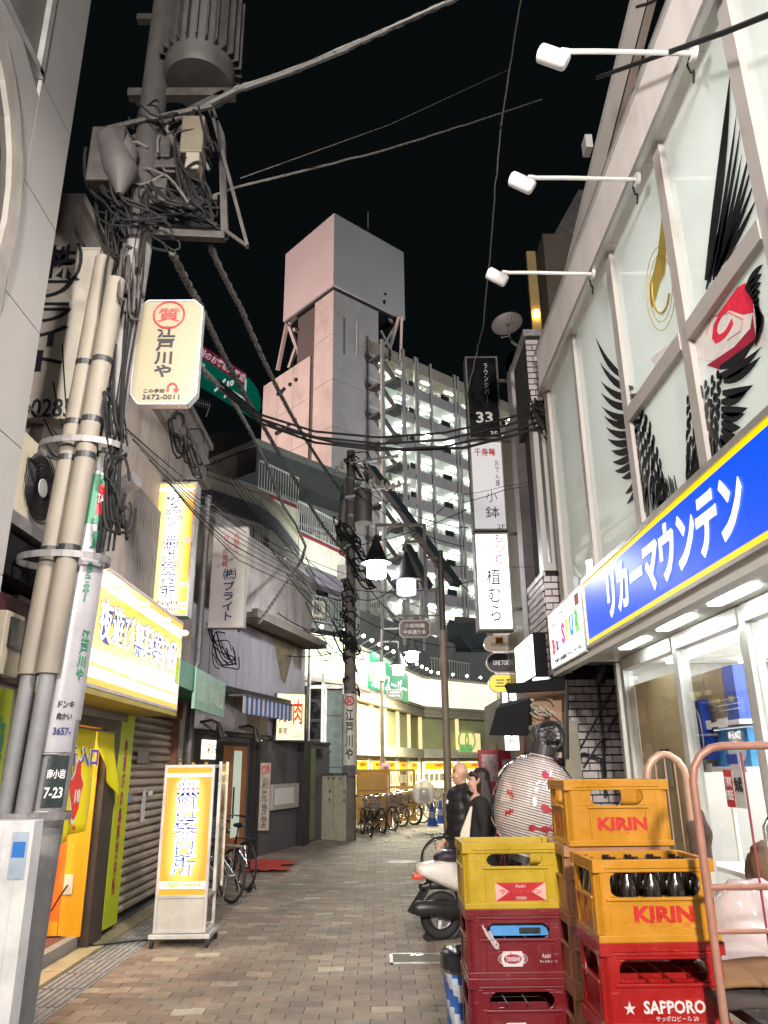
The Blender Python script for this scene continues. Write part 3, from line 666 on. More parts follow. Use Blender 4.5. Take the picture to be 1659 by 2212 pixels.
wtext('南小岩', -.9, 1.64, .12, .06, M_letw); wtext('7-23', -.9, 1.52, .12, .07, M_letw)
mb = MB()
for z in (1.40, 1.77): mb.tube([(PX + .162 * cos(-pi * .6 + .06 * k), PY + .162 * sin(-pi * .6 + .06 * k), z) for k in range(16)], .006, 5)
mb.build('plate_clip', M_alu, up)
# the pole and its sleeves lean a little over the alley
_t = on(152, 1396, y=PY); _done = set()
for _o in [c for c in bpy.data.objects if c.parent == up]:
    if _o.data.name in _done: continue
    _done.add(_o.data.name)
    for _v in _o.data.vertices: _v.co.x += _t.x - PX + .046 * (_v.co.z - _t.z)
# the advertising blade on the pole
f6 = face_cam(0, PY, 0); a0, b1 = f6.hit(303, 650); a1, b0 = f6.hit(422, 872)
es = thing('pawnshop_blade_sign', 'cream octagonal blade sign with red circle mark and black letters on the pole', 'sign', (a0, PY, b0))
ch = .07; oct_ = [(a0 + ch, b0), (a1 - ch, b0), (a1, b0 + ch * 1.3), (a1, b1 - ch), (a1 - ch, b1), (a0 + ch, b1), (a0, b1 - ch), (a0, b0 + ch * 1.3)]
MB().prism([f6.p(a, b, -.07) for a, b in oct_], (0, -.07, 0)).build('panel', emi('dim_cream_face', (.50, .45, .30), .12), es)
mb = MB()
for i in range(8):
    p, q = oct_[i], oct_[(i + 1) % 8]; mb.beam(f6.p(*p, -.035), f6.p(*q, -.035), .012, .085, up=f6.n)
mb.build('rim', M_alu, es)
W, H = a1 - a0, b1 - b0; ca = (a0 + a1) / 2 - .01
MB().tube(torus_pts(f6.p(ca, b1 - H * .145, .004), f6.n, W * .24, 28), .008, 5, closed=True).build('red_ring', M_letr, es)
text('質', f6, ca, b1 - H * .145, W * .34, H * .13, M_letr, es, off=.0)
text('江戸川や', f6, ca - .01, b1 - H * .50, W * .29, H * .50, M_letb, es, vert=True, off=.03)
text('この手前', f6, a0 + W * .36, b0 + H * .12, W * .32, H * .036, M_letb, es, off=.01)
text('3672-0011', f6, a0 + W * .47, b0 + H * .062, W * .56, H * .045, M_letb, es, off=.01)
qa = a0 + W * .62; qb = b0 + H * .13
MB().tube([f6.p(qa - .03, qb - .015, .004), f6.p(qa - .03, qb + .03, .004), f6.p(qa - .01, qb + .055, .004), f6.p(qa + .02, qb + .055, .004), f6.p(qa + .04, qb + .03, .004), f6.p(qa + .04, qb + .0, .004)], .009, 5).prism([f6.p(qa + .012, qb + .005, .004), f6.p(qa + .068, qb + .005, .004), f6.p(qa + .04, qb - .03, .004)], (0, -.004, 0)).build('red_arrow', M_letr, es)
mb = MB()
for b in (b0 + H * .1, b1 - H * .08): mb.beam((PX, PY - .03, b), f6.p(a0 + .02, b, -.03), .03)
mb.build('bracket', M_steeld, es)
# transformer and hardware
tq = on(440, 60, y=PY); tr = []
mb = MB().lathe((tq.x, PY, 7.85), Z_, [(0, 0), (.30, 0), (.33, .06), (.33, 1.1), (.36, 1.15), (.1, 1.3), (0, 1.3)], 24)
mb.build('transformer_tank', mat('tank_steel', (.06, .057, .057), .6, .2, var=.3, dirt=.4), up, smooth=True)
mb = MB()
for i in range(26):
    t_ = 2 * pi * i / 26; c, s_ = cos(t_), sin(t_); mb.beam((tq.x + .36 * c, PY + .36 * s_, 8.05), (tq.x + .36 * c, PY + .36 * s_, 8.9), .012, .07, up=(c, s_, 0))
mb.build('cooling_fin', MATS['tank_steel'], up)
mb = MB().beam((PX - .1, PY + .02, 7.75), (tq.x + .35, PY + .02, 7.75), .09).beam((PX - .1, PY, 8.7), (tq.x + .2, PY, 8.7), .07).beam((PX, PY, 7.2), (tq.x + .25, PY, 7.75), .05)
mb.build('transformer_arm', M_hw, up)
# square cradle frame under it and the ladder strut
def pq(px, py, dy=0): return on(px, py, y=PY + dy)
mb = MB()
fr4 = [pq(232, 500), pq(486, 512), pq(486, 400), pq(240, 300)]
mb.beam(fr4[0], fr4[1], .07).beam(fr4[1], pq(480, 300), .06).beam(pq(240, 480, .3), pq(470, 490, .3), .06).beam(fr4[1], pq(470, 490, .3), .05).beam(pq(480, 300), pq(455, 235), .06)
mb.beam(pq(250, 440), pq(470, 430), .05).beam(pq(245, 360), pq(440, 345), .05)
mb.build('cradle_frame', M_hw, up)
mb = MB().beam(pq(455, 235, -.1), pq(535, 533, -.1), .055, .03).beam(pq(535, 533, -.1), pq(486, 498, -.05), .03)
mb.build('strut', M_hw, up)
for (c4, nm, m, dy) in ((((205, 285), (262, 400)), 'junction_box', M_hw, -.25), (((398, 262), (440, 340)), 'junction_box', mat('tan_box', (.13,.11,.08), .6, dirt=.4), -.2), (((320, 300), (370, 350)), 'bracket_plate', M_hw, 0), (((330, 395), (360, 450)), 'bracket_plate', M_hw, -.1), (((300, 355), (390, 372)), 'bracket_plate', M_hw, 0), (((405, 340), (432, 375)), 'fuse_box', M_tan, -.2)):
    p = pq(*c4[0], dy); q = pq(*c4[1], dy); MB().box(p.x, q.x, PY + dy - .07, PY + dy + .1, q.z, p.z).build(nm, m, up, bevel=.015)
p = pq(262, 395, -.25); q = pq(285, 300, -.3)
MB().tube([pq(235, 300, -.25), pq(262, 370, -.28), pq(258, 420, -.28)], [.11, .15, .03], 12).build('cable_closure', mat('closure_grey', (.075, .068, .066), .6, dirt=.4), up, smooth=True)
MB().tube([pq(262, 280, -.2), pq(275, 330, -.22), pq(272, 405, -.2)], [.05, .1, .02], 10).build('cable_closure', MATS['closure_grey'], up, smooth=True)
# bundles of slack cable round the pole head
rc = random.Random(3)
def tangle(name, cen, rad, n, r, m, parent, label=None, dy=.25):
    mb = MB()
    for k in range(n):
        c = V(cen) + V([rc.uniform(-1, 1) * rad[i] * .4 for i in range(3)]); p1, p2 = rc.uniform(0, 6), rc.uniform(0, 6); e = rc.uniform(.5, 1.1)
        pts = [c + V((rad[0] * e * cos(t_ * 1.0 + p1), rad[1] * sin(t_ * .7 + p2), rad[2] * e * sin(t_ + p1 * .6 + .4 * sin(t_ * 2)))) for t_ in [i * rc.uniform(.24, .26) for i in range(rc.randint(12, 24))]]
        mb.tube(pts, r * rc.uniform(.6, 1.3), 5)
    o = mb.build(name, m, parent, smooth=True)
    if parent is None: tag(o, label, 'cable')
    return o
for (px, py, rx, rz, n) in ((250, 400, .2, .45, 8), (300, 480, .35, .2, 10), (420, 400, .2, .35, 10), (265, 540, .1, .35, 10), (380, 440, .3, .15, 8), (440, 300, .12, .3, 6), (330, 250, .25, .2, 5), (290, 590, .08, .4, 9), (248, 900, .08, .3, 10), (252, 1080, .08, .28, 12), (245, 700, .06, .7, 6)):
    q = pq(px, py, -.12); tangle('cable_tangle', q, (rx, .14, rz), n, .012, M_cable if n != 9 else M_hw, up)
for (px, py, rx, rz, n) in ((310, 420, .4, .3, 12), (400, 330, .25, .4, 10)):
    tangle('cable_tangle', pq(px, py, .1), (rx, .2, rz), n, .016, M_cablew, up)
# dark riser cables on the right of the pole, spot lamp
mb = MB()
for k in range(5):
    pts = [(PX + .14 + .03 * k + .02 * sin(z * 3 + k), PY - .1 - .015 * k, z) for z in [3.2 + .3 * i for i in range(12)]]
    mb.tube(pts, .011, 5)
mb.build('riser_cable', M_cable, up)
sp = thing('spot_lamp', 'grey cylindrical spot lamp on a black neck beside the pole', 'lamp', pq(270, 1050, .4))
a = on(262, 1055, y=6.1); b = on(283, 1045, y=6.1)
MB().tube([a + V((-.02, 0, -.0)), b + V((.06, -.05, .02))], .075, 14).build('head', M_steel, sp, smooth=True)
MB().tube([a, a + V((-.06, .05, -.3))], .06, 12).build('neck', M_black, sp, smooth=True)
# amplifier boxes hanging from cables right of the pole
for i, (px, py, lb) in enumerate(((400, 945, 'grey cable amplifier box hanging under the octagonal sign'), (438, 985, 'small silver splitter hanging from the cable near the roof edge'))):
    q = on(px, py, y=7.0); t = thing('cable_box', lb, 'cable box', q)
    MB().beam(q + V((-.04, 0, .09)), q + V((.05, 0, -.10)), .10 - .04 * i, .07).build('case', M_hw, t, bevel=.01)
    tangle('loop', q + V((-.1, 0, .1)), (.12, .05, .25), 5, .01, M_cable, t)

# ---- noren, hung in the entrance
nr = thing('entrance_curtain', 'bright yellow shop curtain with blue writing and a red hand mark', 'curtain', (XL + .08, 7.4, 2.0))
M_nor = mat('yellow_cloth', (.78, .68, .0), .7, var=.05, bump=.1)
fn = Fr((XL + .06, 0, 0), (0, 1, 0)); nzt = 2.04
ya = fn.hit(128, 1575)[0]; yb = fn.hit(246, 1580)[0]
def cloth(y0, y1, zb0, zb1, sl, name='cloth_panel'):
    g = []
    for i in range(13):
        t_ = i / 12; row = []
        for j in range(15):
            s_ = j / 14; y = y0 + (y1 - y0) * s_ + sl * t_ * t_; zb = zb0 + (zb1 - zb0) * s_
            row.append(V((XL + .07 + .03 * sin(y * 14) * t_ + .05 * t_ * sin(2.2 * t_), y, nzt + (zb - nzt) * t_)))
        g.append(row)
    o = MB().sheet(g).build(name, M_nor, nr, smooth=True); s = o.modifiers.new('thick', 'SOLIDIFY'); s.thickness = .003; return o
L = yb - ya
cloth(ya - .3, ya + L * .25, 1.02, 1.08, 0); cloth(ya + L * .252, ya + L * .62, 1.10, 1.14, -.05)
cloth(ya + L * .64, ya + L, 1.62, 1.3, .28)
MB().tube([(XL + .06, ya - .4, nzt + .01), (XL + .06, yb + .06, nzt + .01)], .012, 8).build('rod', M_steeld, nr)
fn2 = Fr((XL + .10, 0, 0), (0, 1, 0))
M_blu = mat('curtain_blue', (.05, .05, .4), .6); M_redp = mat('curtain_red', (.7, .03, .02), .6)
for off, m, c in ((.07, M_letw, .0), (.01, M_blu, .006)):
    text('内所 入口', fn2, ya + L * .27, 1.79, L * .72 + off * .5, .17 + off * .3, m, nr, off=off, c=c)
q = fn2.hit(163, 1705)
for s_, m, c in ((1.15, M_letw, .0), (1, M_redp, .006)):
    MB().prism([fn2.p(q[0] + x * .20 * s_, q[1] + z * .26 * s_, c) for x, z in ((0, 1), (.25, .85), (.35, .5), (1, .0), (.75, -.5), (.1, -1), (-.1, -1), (-.5, -.3), (-1.0, .1), (-.95, .35), (-.6, .3), (-.3, .55), (-.25, .85))], fn2.n * .004).build('red_mark' if m is M_redp else 'white_backing', m, nr)
text('18', fn2, q[0] + .03, q[1] - .06, .13, .12, M_letw, nr, off=.03, c=.012)
text('18歳未満お断り', fn2, fn2.hit(170, 1785)[0], fn2.hit(170, 1785)[1], .34, .045, M_redp, nr, off=.02)

# ---- stand sign (stand on casters)
q0 = on(323, 2035, z=.06); q1 = on(446, 2031, z=.06); YS = 8.5
fz = face_cam(0, YS, 0); a0 = fz.hit(323, 2035)[0]; a1 = fz.hit(447, 2035)[0]; zt = fz.hit(420, 1652)[1]
ss = thing('stand_sign', 'free standing lit orange sign on casters with tall white letters', 'sign', ((a0 + a1) / 2, YS, 0))
W = a1 - a0; a0 += .02; a1 -= .02
mb = MB()
for x0, x1 in ((a0, a0 + .03), (a1 - .03, a1)):
    for y0 in (YS, YS + .42): mb.box(x0, x1, y0, y0 + .03, .13, zt)
for z in (.13, .44, zt - .03):
    mb.box(a0 + .03, a1 - .03, YS, YS + .03, z, z + .03).box(a0 + .03, a1 - .03, YS + .42, YS + .45, z, z + .03)
    mb.box(a0, a0 + .03, YS + .03, YS + .42, z, z + .03).box(a1 - .03, a1, YS + .03, YS + .42, z, z + .03)
mb.build('frame', M_alu, ss, bevel=.003)
MB().box(a0 - .03, a1 + .05, YS - .04, YS + .5, .085, .125).build('base', M_alu, ss, bevel=.004)
MB().box(a0 + .03, a1 - .03, YS + .01, YS + .02, .16, .44).build('lower_panel', mat('warm_grey_panel', (.42, .4, .36), .5), ss)
z0 = .47; z1 = zt - .03
fx = emi('stand_face', (1, .42, .06), .72)
nt = fx.node_tree; N_ = nt.nodes; L_ = nt.links; b_ = N_['Principled BSDF']
g_ = N_.new('ShaderNodeNewGeometry'); sx = N_.new('ShaderNodeSeparateXYZ'); L_.new(g_.outputs['Position'], sx.inputs[0])
m1 = N_.new('ShaderNodeMapRange'); m1.inputs[1].default_value = a0; m1.inputs[2].default_value = a1; m1.inputs[3].default_value = -1; m1.inputs[4].default_value = 1; L_.new(sx.outputs[0], m1.inputs[0])
m2 = N_.new('ShaderNodeMapRange'); m2.inputs[1].default_value = z0; m2.inputs[2].default_value = z1; m2.inputs[3].default_value = -1; m2.inputs[4].default_value = 1; L_.new(sx.outputs[2], m2.inputs[0])
p1 = N_.new('ShaderNodeMath'); p1.operation = 'POWER'; a_ = N_.new('ShaderNodeMath'); a_.operation = 'ABSOLUTE'; L_.new(m1.outputs[0], a_.inputs[0]); L_.new(a_.outputs[0], p1.inputs[0]); p1.inputs[1].default_value = 2
p2 = N_.new('ShaderNodeMath'); p2.operation = 'POWER'; a2 = N_.new('ShaderNodeMath'); a2.operation = 'ABSOLUTE'; L_.new(m2.outputs[0], a2.inputs[0]); L_.new(a2.outputs[0], p2.inputs[0]); p2.inputs[1].default_value = 6
ad = N_.new('ShaderNodeMath'); ad.operation = 'ADD'; L_.new(p1.outputs[0], ad.inputs[0]); L_.new(p2.outputs[0], ad.inputs[1])
cr = N_.new('ShaderNodeValToRGB'); L_.new(ad.outputs[0], cr.inputs[0]); e = cr.color_ramp.elements; e[0].position = .0; e[0].color = (1, .48, .13, 1); e[1].position = .6; e[1].color = (.85, .23, .03, 1)
L_.new(cr.outputs[0], b_.inputs['Emission Color']); L_.new(cr.outputs[0], b_.inputs['Base Color'])
MB().box(a0 + .03, a1 - .03, YS + .005, YS + .02, z0, z1).build('lit_face', fx, ss)
W = a1 - a0; ca = (a0 + a1) / 2; H = z1 - z0
MB().fbox(fz, a0 + .035, a1 - .035, z1 - .09, z1 - .055, -.004, .0).build('white_stripe', M_lwo, ss)
MB().fbox(fz, a0 + .035, a1 - .035, z0 + .06, z0 + .125, -.004, .0).build('white_stripe', M_lwo, ss)
for off, m, c in ((.06, M_lwo, .0), (.036, emi('lit_blue_edge', (.03, .08, .4), .4, sample=False), .003), (.0, M_lw, .007)):
    text('無料案内所', fz, ca, z0 + H * .53, W * .47 + off * .4, H * .76 + off * .3, m, ss, vert=True, off=off, c=c, space=.92)
for off, m, c in ((.05, emi('lit_green_edge', (.1, .3, .02), .4, sample=False), .002), (0, emi('lit_lime', (.6, .9, .2), .9, sample=False), .006)):
    text('Night Station', fz, ca + .01, z0 + .092, W * .76, .052, m, ss, off=off, c=c)
M_clear = glass('clear_bulb_glass', (.95, .95, .9), 1.0, .05)
# clear side sheet with lamps
fsd = Fr((a1 + .055, YS, 0), (0, 1, 0))
MB().fbox(fsd, .06, .44, .55, zt + .02, -.004, 0).build('clear_side_sheet', M_clear, ss)
mb = MB().fbox(fsd, .05, .065, .5, zt + .03, -.02, .01).fbox(fsd, .43, .445, .5, zt + .03, -.02, .01); mb.build('side_rail', M_alu, ss)
for k in range(5):
    b = z0 + .15 + k * .24
    MB().ell(fsd.p(.16, b, .03), (.035, .035, .035), 10, 6).build('bulb', M_clear, ss, smooth=True)
    MB().ell(fsd.p(.16, b, -.02), (.02, .02, .02), 8, 5).build('bulb_socket', mat('bulb_cap', (.6, .4, .15), .3), ss, smooth=True)
for k in range(3):
    x = a0 + .12 + k * .14
    MB().ell((x, YS + .15, zt + .05), (.032, .032, .032), 10, 6).build('bulb', M_clear, ss, smooth=True)
    MB().tube([(x, YS + .15, zt), (x, YS + .15, zt + .025)], .018, 8).build('bulb_socket', MATS['bulb_cap'], ss)
MB().box(a0 + .02, a1 + .05, YS + .08, YS + .085, zt, zt + .13).build('clear_top_sheet', M_clear, ss)
for x in (a0, a1 + .02):
    for y in (YS, YS + .43):
        MB().tube([(x - .012, y, .04), (x + .012, y, .04)], .04, 12).build('caster', M_rub, ss, smooth=True)
        MB().box(x - .016, x + .016, y - .015, y + .015, .05, .086).build('caster_fork', M_steeld, ss)

# ================================================================== RIGHT: liquor store
XS, XG, XF = 2.1, 2.3, 2.6            # sign face, upper glass wall, shop front
YE = 9.1
st = thing('liquor_store_building', 'white two storey shop with big frosted windows above a blue sign', 'building', (XG + 2, 4, 0))
M_pw = mat('white_cladding', (.46, .43, .41), .42, var=.06, scale=1.5, bump=.03, dirt=.25, dirtcol=(.4, .36, .3), streak=2.5)
zc0, zc1 = 6.36, 6.95
for i in range(8):
    y1 = YE - i * 1.02; MB().box(XG - .12, XG + .1, y1 - 1.015, y1, zc0, zc1).build('cornice_panel', mat('cornice_white', (.80, .75, .72), .5, var=.08, scale=1.5, bump=.03, dirt=.3, dirtcol=(.4, .34, .3), streak=2.5), st)
mb = MB().box(XG - .15, XG - .1, .9, YE + .02, zc0 - .04, zc0 + .02).box(XG - .15, XG + .1, .9, YE + .02, zc1, zc1 + .04); mb.build('cornice_edge', M_alu, st)
MB().box(XG - .05, 6, YE, YE + .1, 2.8, zc1).box(XF - .02, 6, 8.36, 8.44, 0, 2.72).build('end_wall', M_pw, st)
MB().box(XG + 2.9, XG + 3.0, .5, YE, 0, 7).box(XG, XG + 3, .3, .4, 0, 7).box(XG + .1, XG + 3, .5, YE, 6.5, 6.6).box(XG + .1, XG + 3, .5, YE, 3.25, 3.35).build('room_wall', mat('room_white', (.7, .72, .68), .8, var=.04), st)
# mullions and transom
my = [YE - .04, 7.68, 6.22, 4.86, 3.62, 2.4, 1.2]
for i, y in enumerate(my):
    wd = .05 if i < 2 else .065
    MB().box(XG - .05, XG + .06, y - wd, y + wd, 3.42, zc0 - .03).build('mullion', M_pw, st)
zt = on(1390, 868, x=XG).z
for i in range(2, 6):
    MB().box(XG - .06, XG + .05, my[i + 1] + .066, my[i] - .066, zt - .07, zt + .07).build('transom', M_pw, st)
M_frost = glass('frosted_glass', (.88, .9, .88), 1.0, .015, milk=.62, milkcol=(.56, .58, .57))
for i in range(6):
    MB().box(XG - .005, XG + .005, my[i + 1] + .05, my[i] - .05, 3.42, zc0 - .03).build('pane', M_frost, st)
# dark louvred screen with raked coping above the cornice
scr = thing('rooftop_screen', 'dark louvred rooftop screen with raking pale coping above the white cornice', 'screen', (XG, 7, zc1))
pr0 = on(1190, 756, x=XG - .05); pr1 = on(1379, 0, x=XG - .05); dlt = (pr1 - pr0)
MB().beam(pr0, pr1 + dlt * .35, .12, .09).build('coping', M_pw, scr)
MB().beam(pr0 + V((.1, 0, -.1)), pr1 + dlt * .35 + V((.1, 0, -.05)), .05, .07).build('inner_rail', mat('brown_rail', (.25, .2, .17), .5), scr)
for k in (2, 4): MB().beam(V((XG + .07 + .02 * k, YE - .25 - .3 * k, zc1 + .04)), pr1 + dlt * .35 + V((.12 + .05 * k, 0, -.10 - .15 * k)), .03, .04).build('louvre', mat('brown_louvre', (.14, .11, .1), .6), scr)
mb = MB().add([pr0 + V((.3, 0, 0)), V((XG + .3, .5, zc1)), V((XG + .3, .5, 11)), pr1 + dlt * .5 + V((.3, 0, 0))], [(0, 1, 2, 3)]); mb.build('backing_sheet', M_black, scr)
q = on(1276, 315, x=XG - .1); MB().box(q.x - .07, q.x, q.y - .07, q.y + .07, q.z - .08, q.z + .08).build('sensor_box', M_white, scr)
# three spot lamps on arms
def arm_lamp():
    t = thing('arm_spotlight', 'x', 'spotlight', (0, 0, 0), 'white spotlights on long arms over the cornice')
    MB().tube([(0, 0, 0), (-.62, 0, .02), (-.86, 0, .02)], .017, 8).build('arm', M_wpaint, t, smooth=True)
    MB().tube([(.0, 0, 0), (-.03, 0, 0)], .055, 14).build('wall_plate', M_wpaint, t, smooth=True)
    MB().tube([(-.86, 0, .02), (-.9, 0, .03), (-.93, 0, -.03)], .02, 8).build('joint', M_wpaint, t, smooth=True)
    MB().tube([(-1.05, .02, .03), (-1.04, .02, .03), (-.90, -.02, -.09), (-.885, -.02, -.1)], [.045, .062, .062, .05], 16).build('head', M_wpaint, t, smooth=True)
    MB().tube([(-.02, .02, .03), (.0, .05, .07), (-.02, .09, -.0), (-.02, .06, -.1), (-.02, .02, -.14), (-.02, .05, -.2), (-.02, .02, -.12)], .008, 5).build('flex', M_cable, t)
    return t
al = arm_lamp(); KIDS.clear()
for i, (px, py, lb) in enumerate(((1283, 592, 'white arm spotlight over the cornice, farthest and lowest of three'), (1380, 388, 'white arm spotlight, middle of the three over the cornice'), (1502, 116, 'white arm spotlight, highest of three, by the thick black cable'))):
    q = on(px, py, x=XG - .12)
    if i == 0: al.location = q; al['label'] = lb
    else: copy_tree(al, q, 0, lb)
# blue sign board
bs = thing('blue_fascia_sign', 'long bright blue shop sign with yellow border and white katakana', 'sign', (XS, 5, 3))
zb, zt_ = 2.80, 3.42; yL = 7.62; f = Fr((XS, yL, zb), (0, -1, 0)); Ls = 6.6
M_blue = emi('blue_lit_face', (.0, .075, .95), .95); M_yel = emi('yellow_lit_border', (1, .68, .0), .95, sample=False); M_lww = emi('lit_white_katakana', (1, 1, 1), .98, sample=False)
MB().fbox(f, 0, Ls, -.03, zt_ - zb + .05, -.18, -.02).build('case', M_alu, bs)
MB().fbox(f, .0, Ls, -.03, .0, -.02, .012).fbox(f, .0, Ls, zt_ - zb, zt_ - zb + .05, -.02, .012).fbox(f, -.03, 0, -.03, zt_ - zb + .05, -.18, .012).build('rim', M_alu, bs)
MB().fbox(f, .0, Ls, .0, zt_ - zb, -.02, .0).build('yellow_border', M_yel, bs)
MB().fbox(f, .05, Ls, .045, zt_ - zb - .045, .001, .004).build('blue_face', M_blue, bs)
f2 = Fr((XS, 0, 0), (0, -1, 0)); p0 = f2.hit(1318, 1330); p1 = f2.hit(1650, 1125)
a0 = p0[0]; a1 = f2.hit(1615, 1110)[0]; text('リカーマウンテン', f2, (a0 + a1) / 2, (zb + zt_) / 2 + .005, (a1 - a0), .42, M_lww, bs, off=.035, c=.008, depth=.004, lean=.12)
# white bar sign at its end
ws = thing('bar_lightbox_sign', 'white lightbox sign with rainbow capital letters at the end of the blue sign', 'sign', (XS, 8.4, 2.8))
f = Fr((XS - .01, 9.28, 2.74), (0, -1, 0)); Ls2 = 9.28 - 7.66
board(ws, f, 0, Ls2, 0, .69, .2, M_alu, emi('white_lit_face', (.97, 1, .97), 1.25), .025)
cols = {'B': (.7, .08, .05), 'a': (.06, .07, .3), 'r': (.6, .3, .02), 'S': (.75, .0, .35), 'P': (.85, .75, .02), 'U': (.0, .28, .7), 'R': (.12, .6, .06)}
for ch_, a, b, w_, h_ in (('B', .22, .26, .14, .18), ('a', .4, .25, .12, .12), ('S', .72, .34, .15, .24), ('P', .90, .35, .13, .23), ('U', 1.12, .36, .16, .23), ('R', 1.36, .37, .16, .23)):
    text(ch_, f, a, b, w_, h_, emi('rainbow_' + ch_, cols[ch_], .8, sample=False), ws, off=.05 if ch_ != 'a' else .03, c=.003)
text('生500円〜 飲み放題など セット・チャージなし', f, .85, .085, 1.25, .05, M_letb, ws, off=.01); text('スナック', f, .28, .5, .2, .04, M_letb, ws); text('ガールズ', f, .7, .58, .2, .035, M_letb, ws)
MB().fbox(f, 1.33, 1.5, .52, .64, .003, .005).build('red_mark', M_letr, ws)
# soffit with lit panels
MB().box(XS + .02, 6, .9, 8.35, 2.73, 2.80).box(XS - .0, XS + .1, .9, 9.28, 2.68, 2.73).build('soffit', mat('soffit_white', (.68, .68, .64), .4, var=.05), st)
for (pa, pb) in (((915, 1070), (1035, 1018)), ((1095, 978), (1258, 908)), ((1335, 852), (1555, 758)), ((1700, 690), (1990, 560))):
    A = on(1700 / 1.8228 + pa[0] * .798 / 1.8228, (1700 + pa[1] * .798) / 1.8228, z=2.725); B = on((1700 + pb[0] * .798) / 1.8228, (1700 + pb[1] * .798) / 1.8228, z=2.725)
    MB().box(2.32, 2.42, min(A.y, B.y), max(A.y, B.y), 2.715, 2.729).build('soffit_lamp', emi('soffit_lamp_lit', (.95, 1, .98), 20), st)
# shop front
posts = [on(1347, 1415, x=XF).y, on(1462, 1380, x=XF).y, on(1606, 1300, x=XF).y, 4.1, 2.8, 1.6]
M_sf = mat('shopfront_frame', (.62, .61, .57), .35, .1, var=.08, dirt=.2)
for i, y in enumerate(posts):
    MB().box(XF - .04, XF + .06, y - .05, y + .05, 0, 2.72).build('post', M_sf, st)
    if i: MB().box(XF - .02, XF + .04, y + .051, y + .11, 0, 2.62).build('sash', M_alu, st)
for i in range(len(posts) - 1):
    MB().box(XF - .05, XF + .05, posts[i + 1] + .051, posts[i] - .051, 2.60, 2.72).box(XF - .03, XF + .05, posts[i + 1] + .051, posts[i] - .051, 0, .12).build('rail', M_sf, st)
    MB().box(XF - .004, XF + .004, posts[i + 1] + .05, posts[i] - .05, .12, 2.60).build('pane', M_glass, st)
MB().box(XF + .06, XF + .10, posts[1] + .06, posts[0] - .06, .1, 2.45).build('tan_backing_board', mat('tan_board', (.50, .40, .22), .6, var=.05, scale=1.2), st)
g = Fr((XF + .05, posts[0], 0), (0, -1, 0)); MB().fbox(g, .62, .86, 1.48, 1.80, 0, .004).build('small_notice', mat('notice_grey', (.38, .36, .3), .6), st)
MB().fbox(g, .62, .86, 1.74, 1.80, .004, .007).build('notice_header', M_letb, st)
MB().box(XF + .3, 5.2, .5, 8.3, 0, .03).build('shop_floor', mat('shop_floor', (.55, .55, .52), .2), st)
MB().box(XF + .1, 5.2, .5, 8.3, 2.70, 2.72).build('shop_ceiling', mat('shop_ceiling', (.8, .8, .78), .7), st)
for k in range(3):
    MB().box(3.0 + .75 * k, 3.1 + .75 * k, 2.5, 8.0, 2.66, 2.69).build('ceiling_tube', M_tube, st)
# display shelf just behind the second window
fg = Fr((XF + .14, posts[1], 0), (0, -1, 0)); Wp = posts[1] - posts[2]
def ga(px): return fg.hit(px, 1620)[0]
def gz(py): return fg.hit(1550, py)[1]
zs1, zs2 = gz(1657), gz(1560)
ds = thing('window_display_shelf', 'white display shelf with wire rail behind the second shop window', 'shelf', (XF + .4, posts[1] - .6, 0))
mb = MB()
for b in (.4, .85, zs1 - .035, zs2 - .035): mb.fbox(fg, ga(1490), ga(1612), b, b + .035, -.32, .02)
for a in (ga(1490), ga(1608)): mb.fbox(fg, a, a + .03, .05, 2.45, -.32, -.29)
mb.build('shelf_board', M_letw, ds)
mb = MB()
for b in (.08, .12, .16): mb.tube([fg.p(ga(1490), zs2 + b, .0), fg.p(ga(1612), zs2 + b, .0)], .004, 5)
mb.build('wire_rail', M_chrome, ds)
mb = MB()
for b, xs in ((zs2 - .04, (1496, 1528, 1565)), (zs1 - .03, (1517, 1580))):
    for x_ in xs: mb.fbox(fg, ga(x_), ga(x_ + 22), b - .01, b + .06, .022, .026)
mb.build('price_tag', M_letw, ds)
M_gift = mat('light_blue_card', (.06, .28, .65), .35, var=.05); M_gb = mat('deep_blue_card', (.01, .05, .36), .3, var=.05)
for k in range(2):
    t = thing('gift_box', ('light blue gift box with white rounded glass cutout, left of the two on the shelf', 'light blue gift box with white rounded glass cutout, right of the two on the shelf')[k], 'box', fg.p(.3, 1.66))
    a = ga(1491 + 57 * k); aw2 = ga(1546 + 60 * k) - a; MB().fbox(fg, a, a + aw2, zs1 + .002, zs2 - .06, -.2, -.05).build('carton', M_gift, t)
    MB().prism([fg.p(a + aw2 * .55 + aw2 * .33 * cos(t_), (zs1 + zs2) / 2 - .05 + (zs2 - zs1) * .3 * sin(t_), -.05) for t_ in [2 * pi * i / 16 for i in range(16)]], fg.n * .006).build('glass_cutout', mat('glassware_white', (.7, .74, .78), .2), t, smooth=False)
fo = Fr(fg.p(ga(1520), gz(1640), .02), (-.0, -1, 0)); t = thing('tall_blue_box', 'deep blue tilted spirits box with an oval bottle picture in the window', 'box', fg.p(.4, 1.7))
MB().hexa([fo.p(.03, 0, .03), fo.p(.22, 0, .03), fo.p(.22, 0, -.05), fo.p(.03, 0, -.05), fo.p(-.03, .46, .03), fo.p(.15, .48, .03), fo.p(.15, .48, -.05), fo.p(-.03, .46, -.05)]).build('carton', M_gb, t)
MB().tube([fo.p(.092 + .06 * cos(t_) - .02 * sin(t_), .24 + .17 * sin(t_), .034) for t_ in [2 * pi * i / 24 for i in range(24)]], .005, 5, closed=True).build('oval_border', mat('pinkish_white', (.7, .6, .58), .4), t)
